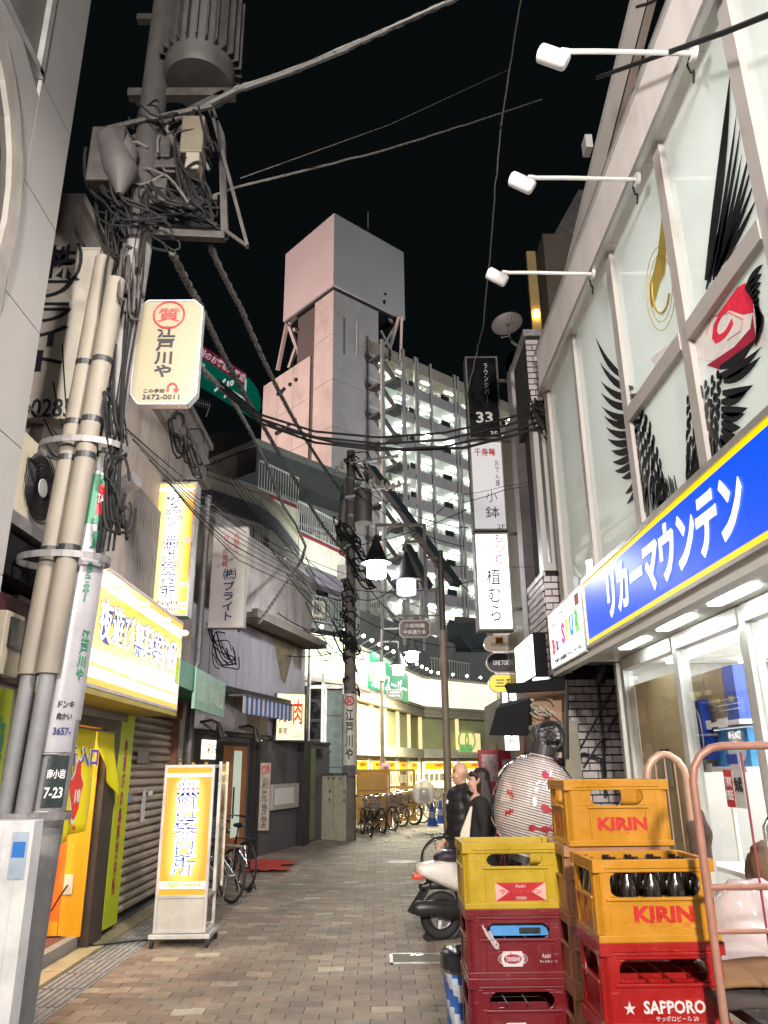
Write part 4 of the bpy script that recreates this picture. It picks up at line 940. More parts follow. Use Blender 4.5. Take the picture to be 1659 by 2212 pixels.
MB().prism([fo.p(*q_, .034) for q_ in ((.07, .14), (.13, .14), (.125, .26), (.105, .32), (.1, .38), (.075, .38), (.075, .32), (.055, .26))], fo.n * .003).build('bottle_picture', mat('bottle_blue', (.01, .12, .5), .3), t)
for (a, b, w_, h_, nm, m, lb, c_) in ((ga(1493), zs2, ga(1524) - ga(1493), gz(1440) - zs2, 'grey_box', mat('grey_card', (.3, .28, .24), .6), 'tall grey carton with gold mark on the upper shelf', 'box'), (ga(1526), zs2, ga(1566) - ga(1526), gz(1440) - zs2, 'brown_box', mat('brown_card', (.36, .26, .17), .6), 'brown carton standing between the grey and blue ones', 'box'), (ga(1568), zs2, ga(1592) - ga(1568), gz(1440) - zs2, 'blue_liquor_box', mat('royal_blue_card', (.05, .1, .45), .35), 'royal blue liquor carton with pale printing on the upper shelf', 'box')):
    t = thing(nm, lb, c_, fg.p(a, b)); MB().fbox(fg, a, a + w_, b, b + h_, -.25, -.06).build('carton', m, t)
    MB().fbox(fg, a + w_ * .3, a + w_ * .7, b + h_ * .35, b + h_ * .45, -.06, -.055).build('label_print', mat('gold_print', (.6, .45, .1), .4), t)
# glass-door fridge further in and stickers on the glass
fd = thing('drinks_fridge', 'white glass fronted drinks fridge inside the liquor store', 'fridge', (3.6, 5.5, 0))
mb = MB().box(3.7, 4.4, 3.4, 3.45, .03, 2.1).box(3.7, 4.4, 6.3, 6.35, .03, 2.1).box(4.35, 4.4, 3.45, 6.3, .03, 2.1).box(3.7, 4.4, 3.4, 6.35, 2.1, 2.25).box(3.68, 4.4, 3.4, 6.35, .03, .3); mb.build('cabinet', M_wpaint, fd)
MB().box(3.7, 3.71, 3.45, 6.3, .3, 2.1).build('door_glass', M_glass, fd)
for k in range(4): MB().box(3.75, 4.3, 3.46, 6.28, .55 + .38 * k, .57 + .38 * k).build('rack', M_alu, fd)
rs = random.Random(9)
bt = [MB() for _ in range(4)]
for k in range(4):
    for j in range(26): bt[rs.randrange(4)].tube([(3.85, 3.52 + .105 * j, .571 + .38 * k), (3.85, 3.52 + .105 * j, .75 + .38 * k), (3.85, 3.52 + .105 * j, .84 + .38 * k)], [.035, .035, .014], 8)
bl = thing('bottle_display', 'rows of small coloured drink bottles on the fridge racks', 'bottle')
for k, c_ in enumerate(((.45, .3, .05), (.05, .25, .1), (.6, .6, .55), (.4, .05, .04))):
    o = bt[k].build('bottle_stock', mat('bottle_%d' % k, c_, .2), bl, kind='stuff')
fi = Fr((XF - .008, 0, 0), (0, -1, 0))
tf = thing('tax_free_sticker', 'red TAX FREE sticker on the shop window', 'sticker', (XF, 5.5, 1.5))
a, b = fi.hit(1576, 1703); MB().fbox(fi, a - .07, a + .07, b - .13, b + .13, 0, .003).build('sheet', mat('tax_red', (.6, .04, .05), .4), tf)
text('TAX\nFREE', fi, a, b, .11, .16, M_letw, tf, off=.02, c=.004)
MB().fbox(fi, a + .08, a + .25, b - .13, b + .13, 0, .003).build('white_notice', mat('notice_white', (.62, .62, .6), .5), tf)
text('免税', fi, a + .165, b + .03, .13, .1, M_letb, tf, off=.02, c=.004)
a, b = fi.hit(1580, 1640); o = MB().fbox(fi, a - .08, a + .1, b - .035, b + .035, 0, .003).build('pass_sticker', M_gb); tag(o, 'small deep blue sticker above the red one on the shop window', 'sticker')
a, b = fi.hit(1590, 1600); t = text('いらっしゃいませ\n営業中', fi, a, b, .2, .14, M_letw, None, 'window_lettering', off=.01); tag(t, 'white lettering on the glass of the store window', 'lettering')

# ---- upstairs: wings decals, golden drop, jersey
fw = Fr((XG - .014, 0, 0), (0, -1, 0))
M_wing = mat('black_film', (.012, .013, .016), .35, var=.1, bump=0)
def feather(mb, root, tip, wd, bend):
    r0, t0 = V((*root, 0)), V((*tip, 0)); d = t0 - r0; n_ = V((-d.y, d.x, 0)).normalized(); up_, dn = [], []
    for i in range(7):
        s_ = i / 6; c = r0 + d * s_ + n_ * bend * d.length * 4 * s_ * (1 - s_) * .25; w_ = wd * (sin(pi * min(1, s_ * .9 + .12)) ** .8)
        if i == 6: w_ = 0
        up_.append(c + n_ * w_); dn.append(c - n_ * w_ * .9)
    pts = up_ + dn[::-1][1:]
    P3 = [fw.p(q_.x, q_.y, .001) for q_ in pts]; mb.prism(P3, fw.n * .0025)
def ph(px, py): return fw.hit(px, py)
def z2(x, y): return ((2150 + x * .9038) / 1.8228, (200 + y * .9038) / 1.8228)       # survey detail -> picture
def wing(name, label, feathers):
    mb = MB()
    for (x0, y0, x1, y1, w_, b_) in feathers:
        feather(mb, ph(*z2(x0, y0)), ph(*z2(x1, y1)), w_, b_)
    return tag(mb.build(name, M_wing), label, 'wing decal')
rw = random.Random(2)
LW = []
tips = [(218, 1250), (236, 1358), (240, 1440), (240, 1490), (244, 1550), (252, 1590), (262, 1640), (268, 1690), (284, 1740), (290, 1790), (300, 1830), (330, 1860), (345, 1930), (352, 1975), (395, 2040), (420, 2060), (442, 2075)]
rts = [(345, 1420), (380, 1470), (395, 1500), (400, 1540), (410, 1580), (410, 1610), (405, 1650), (405, 1680), (400, 1710), (400, 1735), (405, 1765), (410, 1800), (415, 1830), (420, 1850), (425, 1880), (430, 1900), (440, 1920)]
for a, b in zip(rts, tips): LW.append((a[0], a[1], b[0], b[1], .038, .25))
for r_ in range(17):                                                       # layered covert feathers with pale gaps
    t_ = r_ / 16
    for c_ in range(6):
        x = 352 + 62 * t_ + c_ * (17 + 9 * t_) + rw.uniform(-3, 3) + (9 if r_ % 2 else 0); y = 1440 + 30 * c_ + 27 * r_ + rw.uniform(-4, 4)
        if x < 400 + 80 * t_ and y < 1470: continue
        LW.append((x, y, x + (c_ - 2.5) * 5 * t_ + 2, y + 44 + 30 * t_, .027, .15))
for k in range(13): LW.append((462 + k * 8, 1850 + 8 * (k % 3), 468 + k * 9.5, 1985 + 22 * sin(k * .7), .013, .1))
for k in range(9): LW.append((425 + k * 9, 1880 + 10 * k, 428 + k * 12, 2040 - 6 * k, .015, .1))
wing('wing_decal', 'black feathered wing decal on the frosted windows, far one curving left', LW)
RW = []
tips = [(938, 1330), (905, 1455), (880, 1480), (880, 1555), (868, 1580), (850, 1640), (845, 1690), (830, 1745), (800, 1740), (940, 1290), (915, 1255)]
rts = [(775, 1440), (770, 1490), (765, 1530), (765, 1560), (765, 1590), (765, 1620), (765, 1650), (760, 1680), (755, 1700), (750, 1420), (760, 1380)]
for a, b in zip(rts, tips): RW.append((a[0], a[1], b[0], b[1], .036, -.25))
for r_ in range(16):
    t_ = r_ / 15
    for c_ in range(6):
        x = 622 + c_ * (26 - 3 * t_) + rw.uniform(-3, 3) - 6 * t_ + (10 if r_ % 2 else 0); y = 1500 - 22 * c_ + 25 * r_ + rw.uniform(-4, 4)
        RW.append((x, y, x - (c_ - 3) * -2 * t_ - 3, y + 42 + 26 * t_, .024, .15))
for k in range(13): RW.append((612 + k * 10, 1760 + 8 * (k % 3) - 6 * k, 616 + k * 10, 1900 + 16 * sin(k * .9) - 9 * k, .013, .1))
wing('wing_decal', 'black feathered wing decal on the frosted windows, below the red and white jersey', RW)
UW = []
for i, (x0, y0, x1, y1) in enumerate([(700, 1000, 803, 100), (715, 1010, 832, 270), (730, 985, 850, 320), (745, 980, 897, 400), (755, 960, 903, 480), (760, 940, 912, 560), (770, 930, 920, 640), (790, 920, 918, 760), (740, 985, 855, 450), (810, 900, 900, 780), (700, 1040, 770, 700), (730, 1000, 800, 640)]):
    UW.append((x0, y0, x1, y1, .07 if i == 0 else .030, -.12))
for k in range(10): UW.append((870 + 8 * k, 1040 + 12 * k, 947 - 4 * k, 930 + 40 * k, .03, .2))
wing('wing_decal', 'tall black spiked wing decal on the highest upper window', UW)
# gold drop
mb = MB()
gold = [(505, 720), (522, 800), (524, 900), (518, 970), (498, 1010), (480, 1080), (462, 1120), (452, 1060), (452, 1020), (470, 960), (488, 880), (498, 790)]
mb.prism([fw.p(*ph(*z2(*q_)), .001) for q_ in gold], fw.n * .002)
for s_ in (1.0, 1.35, 1.7):
    pts = [fw.p(*ph(*z2(492 + 50 * s_ * .75 * cos(t_) + 10, 1075 - 40 + 120 * s_ * .9 * sin(t_))), .004) for t_ in [(.0 if s_ > 1 else .2) + (2 * pi if s_ > 1 else 3.2) * i / 26 for i in range(27)]]
    mb.tube(pts, .009 if s_ == 1 else .003, 5)
tag(mb.build('gold_drop_decal', mat('gold_film', (.42, .31, .06), .45)), 'golden drop shaped decal on the upper window left of the tall wing', 'window decal')
# jersey banner hanging in the room
jb = thing('jersey_banner', 'red and white jersey picture with round letter emblem on the upper glass', 'jersey', (XG + .12, 4.5, 4.5))
fj = Fr((XG - .0075, 0, 0), (0, -1, 0))
def jp(x, y): return fj.p(*fj.hit(*z2(x, y)), 0)
MB().prism([jp(*q_) for q_ in ((835, 1030), (870, 1010), (900, 1060), (930, 1110), (950, 1160), (960, 1290), (880, 1300), (820, 1340), (690, 1350), (640, 1330), (470, 1365), (455, 1340), (520, 1290), (700, 1180))], -fj.n * .001).build('white_cloth', mat('jersey_white', (.78, .75, .72), .7), jb)
MB().prism([jp(*q_) for q_ in ((835, 1030), (870, 1010), (900, 1060), (905, 1140), (860, 1150), (800, 1130), (740, 1160))], fj.n * .0012).build('red_shoulder', mat('jersey_red', (.75, .02, .06), .7), jb)
MB().prism([jp(*q_) for q_ in ((900, 1150), (890, 1210), (820, 1290), (760, 1330), (700, 1370), (760, 1390), (860, 1350), (915, 1260))], fj.n * .0012).build('red_hem', mat('jersey_crimson', (.35, .01, .04), .7), jb)
ca = fj.hit(*z2(765, 1200)); text('C', fj, ca[0], ca[1], .3, .2, MATS['jersey_red'], jb, off=.04, c=.0015, depth=.001)
MB().tube([jp(700, 1235), jp(720, 1160), jp(800, 1140), jp(860, 1170), jp(850, 1220), jp(790, 1260)], .003, 5).build('emblem_ring', MATS['jersey_red'], jb)

# ================================================================== RIGHT: white glazed brick building
M_gbrick = mat('glazed_brick', (.46, .41, .42), .4, var=.14, scale=8, bump=.15, dirt=.3, dirtcol=(.12, .11, .11)); M_jblack = mat('black_mortar', (.012, .012, .012), .9)
YBk = 9.42; xb0 = on(1175, 1250, y=YBk).x; xb1 = 3.1
bk = thing('brick_building', 'narrow white glazed brick building with black joints beside the liquor store', 'building', (xb0 + .6, YBk + .5, 0))
zw0, zw1 = on(1200, 1217, y=YBk).z, on(1160, 893, y=YBk).z; ztp = on(1150, 728, y=YBk).z
MB().box(xb0 + .012, 4.5, YBk + .012, YBk + 1.0, 0, zw0 - .1).box(xb0 + .012, 4.5, YBk + .012, YBk + 1.0, zw1, ztp).box(xb0 + .1, 4.5, YBk + .3, YBk + 1.0, zw0 - .1, zw1).build('mortar_wall', M_jblack, bk)
mb = MB().box(xb0, xb0 + .07, YBk - .02, YBk + .2, zw0, zw1).box(xb0 + .12, xb0 + .19, YBk, YBk + .2, zw0, zw1).box(xb0, 3, YBk - .03, YBk + .2, zw0 - .1, zw0); mb.build('window_frame', M_white, bk)
MB().box(xb0 + .19, 3, YBk + .1, YBk + .12, zw0, zw1).build('window', M_winb, bk)
MB().box(xb0 - .03, 3, YBk - .04, YBk + 1.0, ztp, ztp + .1).build('coping', M_steel, bk)
HB, LB = .088, .185
brm = {}
def bmesh_of(l):
    k = round(l, 3)
    if k not in brm:
        mb = MB().box(-l / 2, l / 2, 0, .02, .011, HB - .006); me = bpy.data.meshes.new('wall_brick'); me.from_pydata(mb.v, [], mb.f); me.materials.append(M_gbrick); brm[k] = me
    return brm[k]
cnt = 0; rest = MB()
def lay(x0, x1, z0, z1, vis):
    global cnt
    r = 0; z = z0
    while z + HB <= z1 + .01:
        x = x0 - (LB / 2 if r % 2 else 0)
        while x < x1:
            l0, l1 = max(x, x0), min(x + LB - .012, x1)
            if l1 - l0 > .03:
                if vis(x, z) and cnt < 285:
                    o = bpy.data.objects.new('brick', bmesh_of(l1 - l0)); COL.objects.link(o); o.parent = bk; o.location = V(((l0 + l1) / 2, YBk - .008 + rb.uniform(-.001, .001), z)) - bk.location; cnt += 1
                else: rest.box(l0, l1, YBk - .008, YBk + .02, z + .011, z + HB - .006)
            x += LB
        z += HB; r += 1
lay(xb0, xb1, .9, 2.72, lambda x, z: x > 2.0 and x < 2.95 and z > 1.35)
lay(xb0, 2.36, 2.72, zw0 - .1, lambda x, z: z > 3.2)
lay(xb0, 2.36, zw1, ztp - .02, lambda x, z: True)
rest.build('brick_field', M_gbrick, bk, kind='stuff')
sb = MB(); z = .6; r = 0
while z < zw0 - .1:
    for k in range(6):
        y = YBk + .0 + k * LB + (LB / 2 if r % 2 else 0)
        if y < YBk + .95: sb.box(xb0 - .008, xb0 + .02, y, y + LB - .012, z + .011, z + HB - .006)
    z += HB; r += 1
sb.build('side_brick_field', M_gbrick, bk, kind='stuff')
# black pipe, conduit and bracket clutter on the brick face
cl = thing('wall_conduit', 'black pipes and cable loops climbing the brick wall under the bar sign', 'pipe', (2.3, YBk - .05, 2))
def bq(px, py, dy=.06): return on(px, py, y=YBk - dy)
mb = MB().tube([bq(1198 + 92, 1450), bq(1302, 1600), bq(1308, 1680)], .018, 6).tube([bq(1240, 1640, .1), bq(1330, 1480, .1), bq(1345, 1455, .1)], .014, 6).tube([bq(1262, 1655, .1), bq(1362, 1500, .1)], .014, 6).tube([bq(1225, 1640, .1), bq(1262, 1628, .08), bq(1300, 1640, .1), bq(1310, 1720, .1)], .02, 6)
mb.build('pipe', M_black, cl, smooth=True)
a = bq(1298, 1422, .18); mb = MB().beam(a + V((-.12, 0, .1)), a + V((.12, 0, .1)), .1, .05).tube([a + V((0, 0, .08)), a + V((.03, 0, -.12)), a + V((-.06, 0, -.3))], [.05, .1, .045], 8); mb.build('camera_bracket', M_black, cl, bevel=.01)
a = bq(1232, 1625, .1); MB().box(a.x - .09, a.x + .1, a.y - .06, a.y + .04, a.z - .32, a.z + .35).build('meter_cover', mat('khaki_box', (.27, .25, .19), .6), cl)
o = MB().add([bq(1240, 1400 + 60 * k, .03) for k in range(2)] , []).v
# small framed window low on the brick wall, seen through the crate handle
wq0, wq1 = bq(1330, 1690, .02), bq(1395, 1718, .02)
# things in front: white light box with black end, bracket board, awning, wheel, lantern
wbx = thing('projecting_lightbox', 'white glowing vertical box sign with a black end panel on the brick corner', 'sign', (1.8, 9.2, 2.7))
fx_ = Fr((xb0 - .18, 0, 0), (0, -1, 0)); YN = on(1152, 1420, x=xb0 - .18).y; YFr = on(1113, 1420, x=xb0 - .18).y
zb_ = on(1152, 1462, y=YN).z; zt2 = on(1152, 1366, y=YN).z; x1_ = on(1195, 1400, y=YN).x
MB().box(xb0 - .165, x1_, YN + .0, YFr, zb_, zt2).build('case', M_matt, wbx)
MB().box(xb0 - .185, xb0 - .166, YN + .02, YFr - .02, zb_ + .02, zt2 - .02).build('lit_face', emi('white_lit_face2', (.85, 1, .92), 2.2), wbx)
f = Fr((xb0 - .187, YFr, zb_), (0, -1, 0))
text('やき・とり', f, (YFr - YN) * .5, (zt2 - zb_) * .65, (YFr - YN) * .8, .16, M_letb, wbx, off=.0, c=.001); text('串むし', f, (YFr - YN) * .55, (zt2 - zb_) * .3, (YFr - YN) * .5, .12, M_letb, wbx, off=.0, c=.001)
MB().box(xb0 - .17, x1_, YN + .02, YN + .2, zb_ - .03, zb_ - .002).build('underside_lamp', M_lwo, wbx)
aw = thing('black_awning', 'black folded canopy and beam with a wheel ornament above the paper lantern', 'awning', (1.6, 8.9, 2.3))
ya_ = 8.9
def aq(px, py, dy=0): return on(px, py, y=ya_ + dy)
MB().prism([aq(1093, 1478), aq(1100, 1496), aq(1222, 1490), aq(1225, 1462)], (0, .12, 0)).build('beam', M_matt, aw)
MB().hexa([aq(1056, 1588), aq(1140, 1590), aq(1152, 1560, .5), aq(1066, 1560, .5), aq(1072, 1532), aq(1143, 1510), aq(1150, 1505, .5), aq(1080, 1520, .5)]).build('canopy', M_matt, aw)
MB().tube([aq(1098, 1496), aq(1100, 1520)], .01, 5).tube([aq(1224, 1470), aq(1226, 1640)], .02, 6).build('hanger', M_black, aw)
MB().beam(aq(1080, 1585, .1), aq(1210, 1560, .1), .05).beam(aq(1158, 1570), aq(1168, 1700), .07).build('post', M_black, aw)
cq = aq(1187, 1590, -.05); MB().tube(torus_pts(cq, (.2, -1, 0), .155, 28), .02, 6, closed=True).tube(torus_pts(cq, (.2, -1, 0), .05, 12), .012, 5, closed=True).build('wheel_ring', M_black, aw, smooth=True)
mb = MB()
for k in range(6):
    t_ = pi * k / 6; mb.tube([cq + V((.15 * cos(t_), 0, .15 * sin(t_))), cq - V((.15 * cos(t_), 0, .15 * sin(t_)))], .006, 5)
mb.build('wheel_spoke', M_black, aw)
# bundled warm clutter behind the wheel
tangle('dried_branch_bundle', aq(1160, 1530, .3), (.18, .1, .1), 10, .012, M_woodl, None, 'tangle of pale dried branches tied under the black beam')
MB().prism([aq(1135, 1470 + 25, .4), aq(1222, 1494, .4), aq(1226, 1560, .4), aq(1140, 1575, .4)], (0, .03, 0)).build('brown_backing', mat('peach_board', (.35, .2, .12), .6), aw)  # plain orange-brown backing behind the wheel
# pinkish brick return by the lantern
pk = structure('side_alcove_wall'); mb = MB()
q0, q1 = on(1178, 1600, y=9.3), on(1226, 1760, y=9.3)
MB().box(q0.x, q1.x, 9.3, 9.36, 0, q0.z).build('alcove_backing', M_jblack, pk)
z = .9; r = 0
while z < q0.z - .08:
    x = q0.x + (0 if r % 2 else .04)
    while x < q1.x - .09: mb.box(x, x + .085, 9.285, 9.3, z + .006, z + .07); x += .092
    z += .077; r += 1
mb.build('pink_brick_field', mat('pink_brick', (.55, .38, .32), .6, var=.15), pk, kind='stuff')
# paper lantern in a clear plastic cover
lq = on(1152, 1738, y=7.6); ln = thing('paper_lantern', 'big ribbed white paper lantern with red writing wrapped in clear plastic', 'lantern', lq)
rad = 78 / 1650 * 7.4 * 1.02; pr = []; nrb = 40
for i in range(nrb + 1):
    t_ = -1 + 2 * i / nrb; e_ = (1 - abs(t_) ** 2.4) ** .5; r_ = max(.32 * rad, rad * e_)
    pr.append((r_ - (.006 if i % 2 else 0), t_ * rad * 1.25))
lm = mat('lantern_paper', (.58, .50, .46), .5, var=.2, scale=4)
lb_ = lm.node_tree.nodes['Principled BSDF']; lb_.inputs['Emission Color'].default_value = (1, .9, .85, 1); lb_.inputs['Emission Strength'].default_value = .10
ln.rotation_euler = (0, R(15), 0)
MB().lathe(lq, Z_, pr, 40).build('paper_body', lm, ln, smooth=True)
mb = MB()
for i in range(1, nrb): mb.tube(torus_pts(lq + Z_ * pr[i][1], Z_, pr[i][0] + .001, 36), .0038, 4, closed=True)
mb.build('rib', mat('dark_rib', (.12, .09, .08), .8), ln)  # dark ring along each lantern rib
MB().lathe(lq + Z_ * rad * 1.25, Z_, [(.30 * rad, 0), (.34 * rad, .0), (.34 * rad, .1), (.1 * rad, .1), (0, .1)], 24).build('top_cap', M_black, ln)
MB().lathe(lq - Z_ * rad * 1.25, Z_, [(.34 * rad, 0), (.34 * rad, -.06), (0, -.06)], 24).build('bottom_cap', M_black, ln)
# bold red strokes wrapped on the lantern
mb = MB(); 
def lp(th, z, e=.006):
    t_ = z / (rad * 1.25); r_ = max(.32 * rad, rad * max(0, 1 - abs(t_) ** 2.4) ** .5) + e; return lq + V((r_ * sin(th), -r_ * cos(th), z))
for (t0, z0, t1, z1, w_) in ((-.1, .28, .9, .2, .035), (.35, .36, .3, -.05, .03), (-.0, .0, .9, -.06, .035), (.5, .0, .2, -.3, .03), (.45, -.05, .95, -.32, .035), (-.2, -.2, .5, -.16, .03), (-.95, .05, -.72, .02, .03), (-.9, -.14, -.66, -.1, .03), (-.85, .2, -.75, -.0, .02)):
    g_ = []
    for i in range(2): g_.append([lp(t0 + (t1 - t0) * k / 12, z0 + (z1 - z0) * k / 12 + (w_ if i else -w_) * (.6 + .4 * sin(k * 1.1))) for k in range(13)])
    mb.sheet(g_)
mb.build('red_brushwork', mat('lantern_red', (.42, .02, .04), .5), ln)
mb = MB()
for k in range(9): mb.lathe(lq + Z_ * (rad * (.86 + .04 * k)), Z_, [(rad * (.62 - .03 * k) + .01 * (k % 2), 0), (rad * (.56 - .03 * k), .012)], 22, a0=.1 * k, a1=.1 * k + 4.2)
mb.build('dark_brush_top', mat('dark_brush', (.13, .03, .03), .6), ln)
pc = [((r_ * 1.04 + .012), h_) for r_, h_ in pr[::2]]
o = MB().lathe(lq, Z_, pc, 20).build('plastic_cover', glass('clear_plastic', (.93, .93, .93), 2.4, .08), ln, smooth=True)
ds_ = o.modifiers.new('crumple', 'DISPLACE'); tx_ = bpy.data.textures.new('crumple', 'CLOUDS'); tx_.noise_scale = .05; ds_.texture = tx_; ds_.strength = .06
point_light('lantern_bulb', lq, 3, (1, .9, .8), .05)
# vertical bar sign stack
fb = face_cam(0, 13.5, 0)
bt_ = thing('bar_sign_stack', 'tall stack of three box signs, black over grey over glowing white, on a steel frame', 'sign', fb.p(1.9, 4))
def corner(px, py): return fb.hit(px, py)
segs = [((990, 770), (1068, 948), 'black'), ((1008, 952), (1085, 1146), 'grey'), ((1020, 1152), (1105, 1365), 'lit')]
z_a = corner(1030, 1362)[1]; z_b = corner(1085, 1150)[1]; z_c = corner(1040, 950)[1]; z_d = corner(1000, 770)[1]
xa = corner(1030, 1300)[0]; xb = corner(1108, 1300)[0]
fl_ = mat('satin_black_face', (.006, .006, .008), .3); fgw = emi('dim_white_face', (.9, .88, .9), .42); flw = emi('bright_white_face', (1, 1, 1), 2.2)
for (z0, z1, m) in ((z_a, z_b, flw), (z_b + .04, z_c - .02, fgw), (z_c + .02, z_d, fl_)):
    board(bt_, fb, xa, xb, z0, z1, .3, M_steeld, m, .035)
W = xb - xa; cx = (xa + xb) / 2
def T(body, z, dx, w_, h_, m, vert=False, off=.0): text(body, fb, cx + dx * W, z, w_ * W, h_, m, bt_, vert=vert, off=off)
H3, H2, H1 = z_d - z_c, z_c - z_b, z_b - z_a
T('ラウンジバー', z_c + H3 * .68, .12, .13, H3 * .46, M_letw, True); T('33', z_c + H3 * .26, 0, .5, H3 * .13, M_letw, off=.02); T('3F', z_c + H3 * .07, .26, .22, H3 * .055, M_letw)
T('千寿舞', z_b + H2 * .86, -.05, .62, H2 * .09, M_letr, off=.012); T('おでん屋', z_b + H2 * .63, .28, .13, H2 * .28, M_letb, True); T('小', z_b + H2 * .38, .08, .32, H2 * .12, M_letb, off=-.01); T('鉢', z_b + H2 * .21, .08, .4, H2 * .12, M_letb); T('2F', z_b + H2 * .06, .3, .22, H2 * .045, M_letb)
T('もつ焼', z_a + H1 * .83, .2, .28, H1 * .32, emi('lit_red', (.85, .01, .03), .8, sample=False), True, .012); T('植むら', z_a + H1 * .36, .0, .38, H1 * .54, mat('ink_grey', (.03, .035, .05), .5), True, .008)
mb = MB()
for z in (z_a + .4, z_b, z_c, z_d - .5): mb.beam((xb, 13.6, z), (xb + .5, 13.6, z), .05)
mb.build('bracket', M_steeld, bt_)
# lozenge signs further on
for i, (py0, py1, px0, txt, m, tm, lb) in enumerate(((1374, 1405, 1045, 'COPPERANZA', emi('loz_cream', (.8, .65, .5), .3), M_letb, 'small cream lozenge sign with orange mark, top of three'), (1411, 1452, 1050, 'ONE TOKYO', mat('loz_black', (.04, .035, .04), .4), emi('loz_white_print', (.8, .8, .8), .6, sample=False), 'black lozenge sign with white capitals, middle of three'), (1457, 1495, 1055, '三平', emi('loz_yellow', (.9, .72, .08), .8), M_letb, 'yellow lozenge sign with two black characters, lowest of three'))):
    fz_ = face_cam(0, 16, 0); A, B = fz_.hit(px0, py0), fz_.hit(px0 + 75, py1); r_ = (A[1] - B[1]) / 2; zc_ = (A[1] + B[1]) / 2
    t = thing('lozenge_sign', lb, 'sign', fz_.p(A[0] + r_, zc_)); pts = [(A[0] + r_ + r_ * cos(t_), zc_ + r_ * sin(t_)) for t_ in [pi / 2 + pi * i / 10 for i in range(11)]] + [(B[0], zc_ - r_), (B[0], zc_ + r_)]
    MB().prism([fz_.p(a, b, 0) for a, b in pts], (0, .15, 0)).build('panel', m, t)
    mb = MB()
    for k in range(len(pts)): mb.beam(fz_.p(*pts[k], -.0), fz_.p(*pts[(k + 1) % len(pts)], 0), .02, .03, up=fz_.n)
    mb.build('rim', emi('pink_rim', (.8, .6, .6), .3), t)  # faint glow put into rim and cream panel to stand in for light
    text(txt, fz_, (A[0] + B[0]) / 2, zc_ - (.02 if i == 0 else 0), (B[0] - A[0]) * .62, r_ * (.5 if i < 2 else .9), tm, t, off=.02)
    if i == 0: MB().fbox(fz_, A[0] + r_ * 1.6, A[0] + r_ * 2.6, zc_, zc_ + r_ * .8, .001, .006).build('orange_mark', mat('orange_film', (.8, .3, .02), .5), t)
# further right hand buildings
fb2 = thing('pale_column_building', 'pale grey building with square columns and gold mesh cladding behind the bar signs', 'building', (2.6, 11.5, 0))
M_pale = mat('pale_column', (.4, .37, .38), .6, dirt=.25, streak=2)
xq = on(1105, 900, y=12.4).x
MB().box(xq, xq + .3, 12.2, 12.6, 0, on(1100, 770, y=12.4).z).build('column', M_pale, fb2)
MB().box(xq, xq + 1.2, 12.2, 12.6, on(1100, 800, y=12.4).z, on(1100, 770, y=12.4).z).build('beam', M_pale, fb2)
MB().box(xq + .3, 4.5, 10.45, 18, 0, 8.4).build('wall', mat('gold_mesh', (.30, .26, .2), .35, .6, var=.35, scale=25, bump=.8, bscale=60), fb2)
MB().box(xq + .45, xq + .55, 10.5, 10.9, 0, 7.5).build('downpipe', M_pale, fb2)
MB().box(4.4, 8, 18.0, 26, 0, 5.5).build('wall', M_concd, fb2)
tb = thing('dark_tower_block', 'dark brown narrow block with a small amber lamp behind the white shop', 'building', (3, 14, 0))
q0 = on(1160, 505, y=14); q1 = on(1216, 505, y=14)
MB().box(q0.x + .12, q1.x + .6, 14, 15, 0, q0.z).build('wall', mat('dark_brown_wall', (.12, .1, .08), .7, dirt=.3), tb)
q2 = on(1215, 470, y=15.2); q3 = on(1250, 420, y=15.2)
MB().prism([on(1200, 500, y=15.2), on(1250, 410, y=15.2), on(1262, 410, y=15.2), on(1262, 640, y=15.2), on(1215, 640, y=15.2)], (0, .5, 0)).build('stair_wall', M_steeld, tb)
lq2 = on(1159, 677, y=13.8); lp_ = thing('amber_lamp', 'small glowing amber lamp on the dark brown block', 'lamp', lq2)
MB().ell(lq2, (.06, .06, .09), 10, 7).build('bulb', emi('amber_bulb', (1, .62, .15), 25), lp_, smooth=True)
MB().box(lq2.x - .09, lq2.x + .1, lq2.y + .06, lq2.y + .15, 0.2, lq2.z + 1.6).build('lit_pier', mat('ochre_pier', (.4, .28, .12), .7), lp_)
dq = on(1096, 702, y=10.6); sd = thing('satellite_dish', 'dark grey round satellite dish against the night sky above the bar signs', 'satellite dish', dq)
MB().lathe(dq, (-.35, -.9, .25), [(0, -.05), (.12, -.04), (.2, -.01), (.245, .03), (.25, .035), (.21, 0.0), (.12, -.03), (0, -.04)], 28).build('dish', mat('dish_grey', (.14, .12, .12), .5), sd, smooth=True)
MB().tube([dq + V((-.0, -.22, -.02)), dq + V((-.02, -.16, -.3)), dq + V((-.12, -.05, -.26))], .012, 6).ell(dq + V((0, -.22, 0)), (.045, .03, .03), 8, 5).tube([dq + V((0, .05, 0)), dq + V((.1, .2, -.2)), V((xb0 + .5, YBk + .8, ztp))], .025, 6).build('feed_arm', M_steeld, sd, smooth=True)
